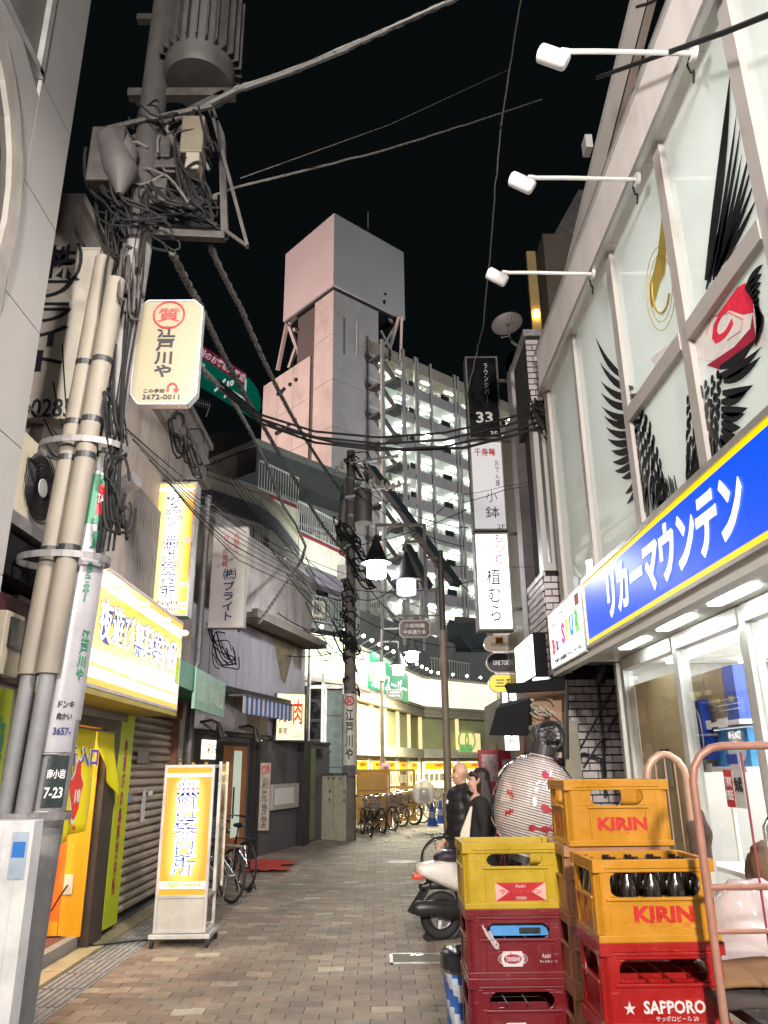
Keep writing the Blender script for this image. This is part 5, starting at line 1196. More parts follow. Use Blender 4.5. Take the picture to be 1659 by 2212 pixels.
# red poster frame behind the walkers and a lit small sign
pr_ = thing('poster_case', 'dark red framed poster case standing behind the woman', 'poster case', on(1060, 1700, y=12.4))
fp = face_cam(0, 12.4, 0); A, B = fp.hit(1033, 1620), fp.hit(1115, 1830); MB().fbox(fp, A[0], B[0], 0.05, A[1], -.08, 0).build('frame', mat('case_red', (.3, .01, .03), .5), pr_)
A, B = fp.hit(1040, 1630), fp.hit(1078, 1688); MB().fbox(fp, A[0], B[0], B[1], A[1], .001, .005).build('poster', mat('poster_print', (.4, .3, .32), .4, var=.8, scale=14), pr_)
A, B = fp.hit(1084, 1640), fp.hit(1112, 1688); MB().fbox(fp, A[0], B[0], B[1], A[1], .001, .005).build('poster', MATS['poster_print'], pr_)
sw_ = thing('small_white_lightbox', 'small glowing white box sign seen under the black canopy', 'sign', on(1090, 1600, y=12.0))
fp2 = face_cam(0, 11.2, 0); A, B = fp2.hit(1083, 1495), fp2.hit(1124, 1622); fc = board(sw_, fp2, A[0], B[0], B[1], A[1], .15, M_steeld, emi('white_lit3', (1, 1, 1), 2.0), .01)
text('屋台人', fp2, (A[0] + B[0]) / 2, (A[1] + B[1]) / 2, .09, (A[1] - B[1]) * .8, M_letb, sw_, vert=True)
bf = thing('bar_front_building', 'dim narrow bar fronts along the alley behind the poster case', 'building', (2.6, 13, 0))
MB().box(2.3, 2.9, 10.5, 17, 0, 2.9).build('wall', mat('low_front_dark', (.12, .1, .1), .6, var=.4, scale=3), bf)
for k in range(4): MB().box(2.27, 2.3, 11 + 1.5 * k, 11.8 + 1.5 * k, .05, 2.1).build('door', M_wood, bf)

# ================================================================== CENTRE LEFT: charcoal grill restaurant
O_ = V((-3.2, 13.9, 0)); rr_ = V((1.8, 7.1, 0)).normalized(); fk = Fr(O_, rr_)
def K(px, py, c=0.0): return fk.hit(px, py, c)
yk = thing('grill_restaurant', 'charcoal painted restaurant with grey corrugated upper wall and concrete parapet', 'building', tuple(O_))
aE0 = K(659, 1450)[0]; aE1 = K(711, 1650)[0]
MB().fbox(fk, -1.0, aE1, 0, 2.27, -3, 0).build('lower_wall', M_dark, yk)
MB().fbox(fk, -1.0, aE1 + .02, 2.27, 2.33, -3, .03).build('coping', M_black, yk)
MB().fbox(fk, -1.5, aE0, 2.33, 4.55, -3, -.04).build('upper_wall', M_concd, yk)
pm_ = mat('grey_corrugate', (.46, .44, .48), .5, .0, var=.12, scale=3, dirt=.35, dirtcol=(.2, .18, .18), streak=3)
a = -1.5; k = 0
while a < aE0 - .1:
    b = min(a + .62, aE0); mb = MB().fbox(fk, a + .006, b - .012, 2.36, 4.5, -.04, .004 * (k % 2))
    mb.build('cladding_panel', pm_, yk); a += .62; k += 1
MB().fbox(fk, -1.0, aE0, 3.06, 3.12, 0, .02).build('seam_strip', mat('pale_seam', (.42, .42, .44), .5), yk)
# concrete parapet storey with broken eave boards
a0 = K(533, 1173, .1)[0]
MB().fbox(fk, a0 - 1.5, aE0 + .05, 4.6, 6.35, -3, .12).build('parapet_wall', M_conc, yk)
MB().fbox(fk, a0 - .2, aE0 + .2, 4.55, 4.66, -.1, .5).fbox(fk, a0 - .2, aE0 + .2, 4.66, 4.72, .38, .5).build('eave', mat('dirty_eave', (.3, .27, .22), .8, dirt=.6), yk)
for (p, q_, d_) in (((590, 1402), (638, 1402), 76), ((640, 1408), (655, 1412), 40), ((660, 1400), (690, 1395), 0)):
    if d_:
        A, B = K(*p, .03), K(*q_, .03); Cc = K((p[0] + q_[0]) / 2 + 6, p[1] + d_, .03)
        MB().prism([fk.p(A[0], 4.55, .005), fk.p(B[0], 4.55, .005), fk.p((A[0] + B[0]) / 2 + .12, Cc[1], .005), fk.p((A[0] + B[0]) / 2 - .08, Cc[1] + .1, .005)], fk.n * .02).build('broken_board', mat('rotten_board', (.26, .22, .13), .9, dirt=.6, var=.4), yk)
# dark eave over the door and awning
A, B = K(433, 1480, .5), K(640, 1560, .5)
MB().fbox(fk, -.9, K(600, 1560)[0], 3.0, 3.12, 0, .35).fbox(fk, -.9, -.3, 2.33, 3.0, 0, .1).build('black_eave', M_black, yk)
aw_ = thing('striped_awning', 'short blue and white striped awning valance over the restaurant', 'awning', fk.p(2, 2.9, .6))
A, B = K(527, 1512, .62), K(632, 1548, .62); A = (A[0], 2.98); B = (B[0], 2.98); n = 23; zb2 = K(527, 1540, .62)[1]
m1, m2 = mat('awning_blue', (.06, .14, .42), .7), mat('awning_white', (.62, .6, .56), .7)
for i in range(n):
    s0 = A[0] + (B[0] - A[0]) * i / n; s1 = A[0] + (B[0] - A[0]) * (i + 1) / n
    MB().fbox(fk, s0, s1, zb2 - .02 * (i % 2), 2.95, .60, .615).build('stripe', m1 if i % 2 else m2, aw_)
MB().fbox(fk, A[0], B[0], 2.95, 2.98, .3, .63).build('awning_roof', M_steeld, aw_)
# entrance with wooden sliding door, lit transom sign
MB().fbox(fk, K(436, 1600)[0], K(492, 1600)[0], K(440, 1640)[1] + .0, 2.18, .0, .012).build('lit_transom', emi('lit_transom', (1, .95, .8), 1.4), yk)
tt = K(462, 1625, .02); text('彩花', fk, tt[0], 2.03, .6, .17, mat('orange_letter', (.6, .25, .05), .5), yk, c=.016)
a0, a1 = K(500, 1700)[0], K(526, 1700)[0]; a00 = K(476, 1700)[0]
MB().fbox(fk, a00 - .3, a1 + .05, .05, 2.18, -.0, .03).build('door_frame', M_black, yk)
d_ = MB().fbox(fk, a00, a1, .08, 2.1, .03, .05).build('wooden_door', mat('orange_wood', (.34, .14, .05), .45, var=.3, scale=10), yk)
MB().fbox(fk, K(497, 1700)[0], K(514, 1700)[0], K(505, 1808)[1], K(505, 1622)[1], .05, .056).build('frosted_pane', emi('door_glow', (.65, .75, .62), .45), d_)
MB().fbox(fk, K(499, 1700)[0] - .03, K(499, 1700)[0], .8, 1.35, .056, .08).build('handle', M_black, d_)
for a in (K(535, 1700)[0], K(545, 1700)[0]): MB().fbox(fk, a, a + .14, 0, 2.27, .0, .1).build('pilaster', M_black, yk)
a = K(641, 1700)[0]; MB().fbox(fk, a, a + .5, 0, 2.25, .0, .16).build('pilaster', M_black, yk)
# hanging wooden sign board
ws_ = thing('wooden_wall_sign', 'weathered tall wooden sign with red and ink characters on the charcoal wall', 'sign', fk.p(3, 1.4, .2))
fw2 = Fr(fk.p(K(562, 1700)[0], 0, .0), (.93, .36, 0)); a0, b1 = fw2.hit(560, 1650); a1, b0 = fw2.hit(578, 1793)
b0, b1 = fw2.hit(570, 1793)[1], fw2.hit(570, 1648)[1]
MB().fbox(fw2, a0 - .18, a0, b0, b1, -.02, .1).build('side_board', M_wood, ws_)
MB().fbox(fw2, a0, a1, b0, b1, .05, .1).build('board', M_woodl, ws_)
text('焼肉', fw2, (a0 + a1) / 2, b1 - .13, (a1 - a0) * .75, .17, M_letr, ws_, c=.104, off=.02); text('彩花食堂', fw2, (a0 + a1) / 2, (b0 + b1) / 2 - .12, (a1 - a0) * .5, .95, M_letb, ws_, vert=True, c=.104)
mp = thing('menu_case', 'small framed white menu case on the charcoal wall', 'menu case', fk.p(5, 1.2, .05))
a0, b1 = K(583, 1694); a1, b0 = K(638, 1745); b0 = K(600, 1748)[1]; b1 = K(600, 1694)[1]
MB().fbox(fk, a0, a1, b0, b1, 0, .08).build('frame', mat('pale_frame', (.45, .42, .38), .5), mp); MB().fbox(fk, a0 + .1, a1 - .35, b0 + .1, b1 - .08, .08, .084).build('sheet', M_letw, mp)
a0, a1 = K(663, 1700)[0], K(679, 1700)[0]
gd = MB().fbox(fk, a0, a1, .05, K(670, 1615)[1], .0, .02).build('green_door', mat('green_door_paint', (.17, .22, .11), .5, dirt=.2), yk)
MB().fbox(fk, a0 + .15, a1 - .4, .75, 1.75, .02, .025).build('poster', M_letw, gd); MB().ell(fk.p(a1 - .1, .98, .05), (.03, .03, .03), 8, 5).build('knob', M_chrome, gd)
a0 = K(684, 1600)[0]; mb = MB()
for k in range(4): mb.fbox(fk, a0, a0 + .42, 1.95 + k * .06, 1.98 + k * .06, 0, .05)
mb.build('vent', M_black, yk)
for i, (px, py) in enumerate(((473, 1575), (552, 1585))):
    a, b = K(px, py, .3); t = thing('gooseneck_lamp', ('black spot lamp left of the restaurant door', 'black spot lamp with a lit warm bulb over the restaurant wall')[i], 'lamp', fk.p(a, b, .2))
    MB().tube([fk.p(a - .15, b + .12, 0), fk.p(a - .1, b + .15, .2), fk.p(a, b + .1, .28)], .025, 8).tube([fk.p(a, b + .12, .28), fk.p(a + .02, b - .02, .3), fk.p(a + .06, b - .14, .33)], [.03, .06, .11], 12).build('shade', M_black, t, smooth=True)
    if i: MB().lathe(fk.p(a + .06, b - .13, .33), Z_, [(0, 0), (.09, 0)], 12).build('bulb_face', emi('warm_spot', (1, .9, .6), 9), t)
# yakiniku light box
yb_ = thing('grill_lightbox_sign', 'glowing cream lightbox sign with two large red characters', 'sign', fk.p(5, 2.7, .2))
fy2 = Fr(fk.p(K(598, 1500)[0], 0, .35), (.86, .51, 0)); a0, _ = fy2.hit(598, 1500); a1 = fy2.hit(660, 1500)[0]; b0 = fy2.hit(620, 1600)[1]; b1 = fy2.hit(620, 1497)[1]
board(yb_, fy2, a0, a1, b0, b1, .3, mat('case_dirty', (.3, .28, .27), .6, dirt=.3), emi('cream_lit', (1, .9, .5), 1.15), .02)
W, H = a1 - a0, b1 - b0; lr_ = emi('lit_red2', (.95, .04, .02), .9, sample=False)
text('焼', fy2, a0 + W * .28, b0 + H * .62, W * .36, H * .5, lr_, yb_, off=.018); text('肉', fy2, a0 + W * .74, b0 + H * .6, W * .33, H * .52, lr_, yb_, off=.02); text('彩花', fy2, a0 + W * .25, b0 + H * .2, W * .3, H * .13, M_letb, yb_, off=.02); text('03-3672', fy2, a0 + W * .75, b0 + H * .1, W * .3, H * .06, M_letb, yb_)
# mint window wall and aluminium frames beyond the restaurant
mw = thing('teal_window_bay', 'pale teal panelled window bay between the restaurant and the pole', 'building', (-2, 22.6, 0))
fm = face_cam(0, 22.6, 0); a0, a1 = fm.hit(663, 1500)[0], fm.hit(746, 1500)[0]; b1 = fm.hit(700, 1480)[1]
MB().fbox(fm, a0 - 1.5, a1, 0, b1, -.6, -.1).build('wall', M_concd, mw)
tl = mat('teal_panel', (.28, .42, .40), .4, var=.05); aa = fm.hit(706, 1500)[0]
for (b0_, b1_) in ((.05, 1.7), (1.72, 3.1), (3.12, b1 - .15)): MB().fbox(fm, aa, a1 - .08, b0_, b1_, -.1, -.05).build('teal_panel', tl, mw)
mb = MB().fbox(fm, aa - .06, aa, 0, b1, -.1, .0).fbox(fm, a1 - .08, a1, 0, b1, -.1, 0).fbox(fm, a0, a1, b1 - .1, b1, -.1, .04); mb.build('frame', M_alu, mw)
mb = MB()
for k in range(3): mb.fbox(fm, a0 + .12, a0 + .42, 2.5 + k * .55, 2.95 + k * .55, -.1, -.02)
mb.build('window', M_winb, mw); MB().fbox(fm, a0, a0 + .1, 2.3, 4.3, -.1, .02).fbox(fm, a0 + .42, a0 + .5, 2.3, 4.3, -.1, .02).build('window_frame', M_alu, mw)
MB().tube([fm.p(a0 + .05, 2.3, .1), fm.p(a0 + .05, 6.0, .1)], .035, 6).build('mast', M_steel, mw)

# cabinet by the pole
cb = thing('metal_cabinet', 'tall beige street cabinet with rust stains standing by the middle pole', 'cabinet', (-1.1, 19.6, 0))
c0_, c1_, c2_ = on(690, 1812, z=0), on(747, 1818, z=0), on(768, 1806, z=0); zc_ = 1.52
MB().prism([c0_, c1_, c2_, c0_ + (c2_ - c1_)], (0, 0, zc_)).build('case', mat('beige_cabinet', (.62, .57, .44), .5, dirt=.45, dirtcol=(.2, .14, .06), streak=2), cb, bevel=.01)
MB().prism([c0_ + V((-.05, -.05, zc_)), c1_ + V((.02, -.06, zc_)), c2_ + V((.05, 0, zc_)), c0_ + (c2_ - c1_) + V((-.05, 0.05, zc_))], (0, 0, .05)).build('top', M_steeld, cb)
fc_ = Fr(c0_, (c1_ - c0_)); wl = (c1_ - c0_).length; mb = MB().fbox(fc_, wl * .52, wl * .525, .1, 1.45, 0, .004)
for a, b in ((.4, .9), (.4, 1.1), (.95, .9), (.95, 1.1)): mb.fbox(fc_, wl * a - .03, wl * a + .02, b, b + .07, 0, .02)
for a in (.3, .5, .75): mb.fbox(fc_, wl * a, wl * a + .07, 1.42, 1.46, 0, .01)
mb.build('fitting', M_steeld, cb)

# ================================================================== SUPERMARKET
sm = thing('supermarket_building', 'supermarket with a glowing cream fascia bending round the corner', 'building', (0, 30, 0))
P_ = [on(640, 1458, y=24.2), on(742, 1471, y=25.8), on(914, 1528, y=37), on(1066, 1538, y=40.5), on(1120, 1541, y=42)]
P_ = [V((p.x, p.y, 0)) for p in P_]; zf0, zf1 = 4.45, 5.72
M_fas = emi('cream_fascia_lit', (1.0, 1.0, .72), 1.0, var=.18, scale=.35)
M_trim = mat('stone_trim', (.36, .33, .26), .7, dirt=.3)
for i in range(4):
    A, B = P_[i], P_[i + 1]; f = Fr(A, B - A); L = (B - A).length
    MB().fbox(f, 0, L, zf0, zf1, -.3, 0).build('lit_fascia', M_fas, sm)
    MB().fbox(f, 0, L, zf0 - .14, zf0 - .01, -.3, .10).fbox(f, 0, L, zf0 - .34, zf0 - .15, -.3, .04).fbox(f, 0, L, zf0 - .5, zf0 - .35, -.3, .08).build('cornice', M_trim, sm)
    MB().fbox(f, 0, L, zf1, zf1 + .1, -.3, .12).build('cap', M_trim, sm)
    # spotlights along the top
    n = max(2, int(L / .95)); mb = MB(); ml = MB()
    for k in range(n):
        a = L * (k + .5) / n; mb.beam(f.p(a, zf1 + .05, 0), f.p(a, zf1 + .28, .5), .03); c = f.p(a, zf1 + .25, .55); ml.ell(c, (.06, .06, .06), 8, 5)
    mb.build('lamp_arm', M_steeld, sm); ml.build('fascia_lamp', emi('fascia_lamp', (1, 1, .9), 30), sm)
# facade below: from P1 to P3
zt2_ = zf0 - .5
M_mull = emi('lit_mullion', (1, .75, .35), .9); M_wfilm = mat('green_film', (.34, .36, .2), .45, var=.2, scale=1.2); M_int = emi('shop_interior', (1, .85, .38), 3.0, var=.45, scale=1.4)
for i in (1, 2):
    A, B = P_[i], P_[i + 1]; f = Fr(A, B - A); L = (B - A).length
    MB().fbox(f, 0, L, 1.95, zt2_, -.5, -.3).fbox(f, 0, L, 2.12, 2.5, -.3, .0).build('wall', mat('pale_band', (.5, .48, .4), .6, dirt=.2), sm)
    n = int(L / 1.9)
    for k in range(n):
        a = L * k / n; MB().fbox(f, a + .12, a + L / n - .12, 2.55, zt2_ - .05, -.3, -.26).build('upper_window', M_wfilm, sm)
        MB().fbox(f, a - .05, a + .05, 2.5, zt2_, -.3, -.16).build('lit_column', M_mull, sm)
        MB().fbox(f, a + .1, a + L / n - .1, .75, 2.05, -1.2, -1.15).build('lit_interior', M_int, sm)
        MB().fbox(f, a - .04, a + .04, 0, 2.12, -.3, -.2).build('column', M_alu, sm)
        MB().fbox(f, a + .1, a + L / n - .1, .72, 2.1, -.28, -.27).build('glass_pane', M_glass, sm)
        MB().fbox(f, a + .1, a + L / n - .1, 0, .72, -.3, -.2).build('plinth', M_trim, sm)
        ad_ = MB().fbox(f, a + .3, a + L / n - .35, 1.62, 1.92, -.26, -.24).build('price_banner', emi('banner_yellow', (1, .6, .02), .9), sm)
        text('98円', f, a + L / n * .5, 1.80, .7, .14, lr_, ad_, c=-.235, off=.04); 
        mb = MB()
        for j in range(4): mb.fbox(f, a + .25 + j * .34, a + .5 + j * .34, 1.1, 1.42, -.26, -.25)
        mb.build('flyer', mat('flyer_paper', (.6, .55, .4), .6, var=.5, scale=6), sm)
A, B = P_[1], P_[2]; f = Fr(A, B - A)
A2, B2 = f.hit(808, 1440, .15), f.hit(852, 1500, .15)
g2 = thing('supermarket_panel_sign', 'green sign panel with white katakana fixed on the glowing fascia', 'sign', f.p(A2[0], 4.6, .2))
a0, a1 = f.hit(797, 1450, .14)[0], f.hit(882, 1480, .14)[0]
MB().prism([f.p(a0, 4.45, .14), f.p(a1, 4.35, .14), f.p(a1, 5.55, .14), f.p(a0 + .4, 5.85, .14)], f.n * -.06).build('panel', emi('green_lit_panel', (.03, .5, .2), .55), g2)
text('業務スーパー', f, (a0 + a1) / 2, 4.85, (a1 - a0) * .9, .7, M_lw, g2, c=.145, off=.015)
for i_, (px, fi_) in enumerate(((1000, 2),)):
    f3 = Fr(P_[2], P_[3] - P_[2]); a0, b1 = f3.hit(992, 1583, .1); a1, b0 = f3.hit(1040, 1625, .1)
    t = thing('round_logo_banner', 'cream and green window banner with two round emblems on the supermarket', 'banner', f3.p(a0, b0, .1)); MB().fbox(f3, a0, a1, b0, b1, .05, .07).build('sheet', emi('banner_cream', (1, .8, .4), .8), t); MB().fbox(f3, a0, a1 - (a1 - a0) * .4, b0, b0 + (b1 - b0) * .4, .071, .075).build('green_band', emi('banner_green', (.2, .6, .25), .6), t)
    for k in range(2): MB().tube([f3.p(a0 + (a1 - a0) * (.2 + .3 * k) + .35 * cos(t_), (b0 + b1) / 2 + .1 + .42 * sin(t_), .085) for t_ in [2 * pi * i / 20 for i in range(20)]], .05, 5, closed=True).build('emblem_ring', emi('ring_green', (.3, .5, .1), .5), t)
MB().prism([P_[0], P_[1], P_[2], P_[3], P_[4], V((14, 60, 0)), V((-14, 60, 0)), V((-14, 24.2, 0))], (0, 0, .02)).build('podium_floor', M_trim, sm)
MB().prism([p + V((0, .5, zf1 - .1)) for p in P_] + [V((14, 60, zf1 - .1)), V((-14, 60, zf1 - .1)), V((-14, 25, zf1 - .1))], (0, 0, .08)).build('podium_roof', M_concd, sm)
MB().box(P_[0].x - 2, P_[1].x, P_[1].y + .3, P_[1].y + .5, 0, zf0).build('side_wall', M_concd, sm)
yc_ = 27.2
# ================================================================== terrace and balcony block above the supermarket
bd = thing('balcony_block', 'dark apartment block with curved balconies above the supermarket', 'building', (-4, 30, 0))
M_dk = mat('night_wall', (.17, .18, .17), .85, dirt=.3, var=.15); M_dk2 = mat('night_blue_wall', (.07, .075, .08), .8); M_bar = mat('railing_bar', (.42, .42, .40), .5, .3)
D0, D1 = on(556, 952, y=27), on(742, 1022, y=30.6); D0.z = D1.z = 0; zr = on(560, 950, y=27).z
D1b = D0 + (D1 - D0) * 1.22; fD = Fr(D0, D1 - D0); LD = (D1b - D0).length
MB().fbox(fD, 0, LD, 5.8, zr, -6, -1.2).build('wall', M_dk, bd)
MB().fbox(fD, -.1, LD, zr - .25, zr, -6, .1).build('roof_slab', M_dk, bd); MB().fbox(fD, 0, LD, zr - 1.3, zr - .25, -1.2, 0).build('fascia_band', M_dk2, bd)
def railing(mb, f, a0, a1, z0, h, c, step=.12, w_=.03):
    mb.fbox(f, a0, a1, z0 + h - .05, z0 + h, c - .02, c + .03).fbox(f, a0, a1, z0 + .08, z0 + .11, c - .01, c + .02); n = max(1, int((a1 - a0) / step))
    for k in range(n + 1): a = a0 + (a1 - a0) * k / n; mb.fbox(f, a - w_ / 2, a + w_ / 2, z0 + .1, z0 + h - .05, c - .01, c + .01)
for k in range(3):
    z = zr - 3.9 - k * 2.75
    MB().fbox(fD, 0, LD, z - .22, z, -1.2, 0).build('balcony_slab', M_dk, bd)
    mb = MB(); railing(mb, fD, 0, LD, z, 1.1, -.05, .15); mb.build('railing', M_bar, bd)
    for j in range(3):
        a = .9 + j * 1.75; MB().fbox(fD, a, a + 1.0, z + .02, z + 2.0, -1.21, -1.17).build('window', M_winb, bd)
        MB().fbox(fD, a - .05, a, z, z + 2.05, -1.2, -1.14).fbox(fD, a + 1.0, a + 1.05, z, z + 2.05, -1.2, -1.14).build('window_frame', M_steeld, bd)
    u_ = MB().fbox(fD, LD * .55, LD * .55 + .75, z + .3, z + .95, -.5, -.2).build('aircon_unit', M_cream, bd); MB().lathe(fD.p(LD * .55 + .32, z + .62, -.19), fD.n, [(.25, 0), (0, .01)], 16).build('fan', M_dark, u_)
# lower curved cream wall with speckled band and red stripe
be = thing('cream_curved_block', 'cream walled block with a speckled purple band and barred windows behind the cables', 'building', (-3, 19, 0))
M_crw = mat('cream_wall_night', (.36, .35, .29), .8, dirt=.3, var=.12, streak=2); M_spk = mat('purple_mosaic', (.07, .06, .075), .6, var=.9, scale=16)
E_ = [on(440, 1040, y=17.2), on(560, 1070, y=18.6), on(600, 1088, y=19.8), on(646, 1110, y=22.5)]; zE = on(520, 1052, y=18).z
Ex = [V((p.x, p.y, 0)) for p in E_]; Ex = [Ex[0] + V((-4, -1, 0))] + Ex
for i in range(len(Ex) - 1):
    A, B = Ex[i], Ex[i + 1]; f = Fr(A, B - A); L = (B - A).length
    MB().fbox(f, 0, L, 2, zE, -2, 0).build('wall', M_crw, be); MB().fbox(f, 0, L, zE - .75, zE - .3, 0, .04).build('mosaic_band', M_spk, be); MB().fbox(f, 0, L, zE, zE + .1, -2, .12).build('coping', M_trim, be)
    if i in (1, 2, 3):
        mb = MB(); railing(mb, f, .2, L - .05, zE - 2.3, 1.4, .25, .09, .025); mb.build('window_grille', M_bar, be)
        MB().fbox(f, .25, L - .1, zE - 2.2, zE - 1.0, 0, .02).build('window', M_winb, be)
# floors of the wing beyond: white slabs with red stripe, continuing right behind the pole
F0, F1 = on(563, 1062, y=23.5), on(644, 1117, y=25.5)
for (pa, pb, ya, yb2) in (((563, 1048), (648, 1105), 23.5, 25.2), ((646, 1160), (757, 1188), 24.0, 27.0)):
    A, B = on(*pa, y=ya), on(*pb, y=yb2); zt3 = (A.z + B.z) / 2; A = V((A.x, A.y, 0)); B = V((B.x, B.y, 0)); f = Fr(A, B - A); L = (B - A).length
    MB().fbox(f, 0, L, zt3 - 1.0, zt3, -2, 0).build('slab_front', M_crw, bd); MB().fbox(f, 0, L, zt3 - .12, zt3 - .02, 0, .03).build('red_stripe', mat('red_stripe', (.12, .012, .018), .6), bd)
    mb = MB(); railing(mb, f, 0, L, zt3, 1.1, -.1, .13); mb.build('railing', M_bar, bd)
    MB().fbox(f, 0, L, zt3 - 1.5, zt3 - 1.0, -.5, -.02).build('mosaic_band', M_spk, bd)
# terrace parapet with long railing right of the pole
T0_, T1_ = on(770, 1300, y=31.5), on(948, 1372, y=41.5); zT = on(795, 1240, y=32).z
A = V((T0_.x - 1.2, 31.0, 0)); B = V((T1_.x, 41.5, 0)); ft = Fr(A, B - A); LT = (B - A).length; zb3 = zT - 1.25
MB().fbox(ft, 0, LT + 8, 5.75, zb3, -3, 0).build('terrace_wall', M_dk, bd)
mb = MB(); railing(mb, ft, 0, LT, zb3, 1.25, .1, .17, .045); mb.build('terrace_railing', mat('pale_bar', (.5, .48, .42), .5), bd)
mb = MB()
for k in range(5): mb.fbox(ft, LT * k / 5, LT * k / 5 + .1, zb3 - 1, zb3 + 1.2, .05, .2)
mb.build('railing_post', M_bar, bd)
# second lower railing on the podium at right, slanted escalator roofs
A = on(950, 1405, y=41); B = on(1030, 1452, y=43.5); zz = (A.z + B.z) / 2; A.z = B.z = 0; fr2 = Fr(A, B - A); mb = MB(); railing(mb, fr2, -2.5, (B - A).length + 1, zz - 1.2, 1.2, 0, .22, .06); mb.build('podium_railing', MATS['pale_bar'], bd)
es2 = thing('stair_canopy', 'long dark slanting roof of the outside stair in front of the lit corridors', 'stair roof', (3, 40, 0))
A, B, = on(868, 1040, y=47), on(1000, 1300, y=43)
for (pa, ya, pb, yb2, w_) in (((800, 1010), 50, (985, 1262), 44, .75), ((878, 1180), 46, (925, 1268), 44, .5), ((1000, 1380), 44, (1075, 1480), 44, 1.4), ((985, 1340), 45, (1050, 1345), 44, .5)):
    MB().beam(on(*pa, y=ya), on(*pb, y=yb2), w_, .4).build('sloping_roof', mat('teal_dark_metal', (.03, .042, .045), .6, .1), es2)
MB().prism([on(968, 1345, y=43.8), on(1045, 1345, y=43.8), on(1078, 1480, y=43.8), on(968, 1440, y=43.8)], (0, 1, 0)).build('side_wall', MATS['teal_dark_metal'], es2)
MB().box(4, 12, 43, 44, 5.7, 7.8).build('link_wall', M_dk, bd)

# ================================================================== TOWER
K0 = on(722, 460, y=60); u_ = V((.755, .656, 0)).normalized(); v_ = V((-.656, .755, 0)).normalized(); zbt = on(721, 619, y=60.3).z; ztt = K0.z; KB = V((K0.x, K0.y, 0))
tw = thing('apartment_tower', 'tall apartment tower with lit corridors, pink lit side wall and rooftop box', 'building', tuple(KB))
def along(p0, d, px, z):
    lo, hi = 0.0, 40.0
    def sx_(t):
        q = ROT.transposed() @ (p0 + d * t + Z_ * z - CAM); return 829.5 + 1650 * q.x / -q.z
    s0 = sx_(0) < px
    for _ in range(40):
        m = (lo + hi) / 2
        if (sx_(m) < px) == s0: lo = m
        else: hi = m
    return lo
M_tw = mat('tower_tile', (.50, .46, .44), .75, var=.1, scale=.5, dirt=.45, dirtcol=(.3, .27, .25), streak=.6, bump=.1)
M_bx = mat('rooftop_box_panel', (.52, .49, .50), .6, var=.03, scale=.2, bump=.0)
lu, lv = along(KB, u_, 873, ztt - 3), along(KB, v_, 615, ztt - 3)
bxm = thing('rooftop_box', 'big plain square billboard box standing on trusses on top of the tower', 'billboard', tuple(KB + Z_ * zbt))
MB().prism([KB + Z_ * zbt, KB + u_ * lu + Z_ * zbt, KB + u_ * lu + v_ * lv + Z_ * zbt, KB + v_ * lv + Z_ * zbt], (0, 0, ztt - zbt)).build('box_panel', M_bx, bxm)
MB().prism([q_ + Z_ * (zbt - .3) for q_ in (KB + u_ * .2 + v_ * .2, KB + u_ * (lu - .2) + v_ * .2, KB + u_ * (lu - .2) + v_ * (lv - .2), KB + v_ * (lv - .2) + u_ * .2)], (0, 0, .29)).build('base_frame', M_black, bxm)
zsh = zbt - .3; K1 = KB + u_ * .25 + v_ * .25
su, sv = along(K1, u_, 819, 34), along(K1, v_, 676, 34)
def slabs(f, L, z0, z1, name, m, par, d=.3, st_=4.6):
    z = z1
    while z > z0 + .05:
        zl = max(z0, z - st_); MB().fbox(f, 0.02, L - .02, zl + .02, z - .02, -d, 0).build(name, m, par); z -= st_
MB().prism([K1 + (u_ + v_) * .2, K1 + u_ * (su - .2) + v_ * .2, K1 + u_ * (su - .2) + v_ * (sv + 3), K1 + v_ * (sv + 3) + u_ * .2], (0, 0, zsh - .1)).build('core', mat('joint_dark', (.1, .09, .09), .9), tw)
fR = Fr(K1, u_); fLf = Fr(K1 + v_ * sv, -v_)
slabs(fR, su, 0, zsh, 'wall_panel', M_tw, tw); slabs(fLf, sv, 0, zsh, 'wall_panel', M_tw, tw)
# niche and lower pink wing
zlw = on(694, 768, y=63).z; n0 = along(K1, v_, 663, 24); w1 = along(K1, v_, 556, 24)
MB().prism([K1 + v_ * (sv + .01) + u_ * 1.2, K1 + v_ * n0 + u_ * 1.2, K1 + v_ * n0 + u_ * 6, K1 + v_ * (sv + .01) + u_ * 6], (0, 0, zlw - .3)).build('niche_wall', mat('ochre_niche', (.34, .29, .2), .8, dirt=.2), tw)
fW = Fr(K1 + v_ * w1, -v_); Lw = w1 - n0
nn = 3
for i in range(nn):
    f = Fr(K1 + v_ * (w1 - Lw * i / nn), -v_); slabs(f, Lw / nn, 0, zlw, 'wall_panel', M_tw, tw, .3, 4.4)
MB().prism([K1 + v_ * (n0 + .2) + u_ * .3, K1 + v_ * (w1 - .2) + u_ * .3, K1 + v_ * (w1 - .2) + u_ * 10, K1 + v_ * (n0 + .2) + u_ * 10], (0, 0, zlw - .1)).build('wing_core', MATS['joint_dark'], tw)
mb = MB()
for zo in (2.2, 6.4, 10.6):
    for k in range(4): mb.fbox(fW, Lw * .35 + k * 1.0, Lw * .35 + k * 1.0 + (.9 if k == 0 else .25), zlw - zo + .1 * k, zlw - zo + .1 * k + .3, 0, .25)
mb.build('wall_vent', M_black, tw)
mb = MB()
for (p, q_) in (((620, 700), (600, 800)), ((625, 705), (650, 775)), ((672, 655), (625, 795)), ((625, 700), (672, 655)), ((635, 712), (672, 722))):
    mb.beam(on(*p, y=64.5), on(*q_, y=66), .32)
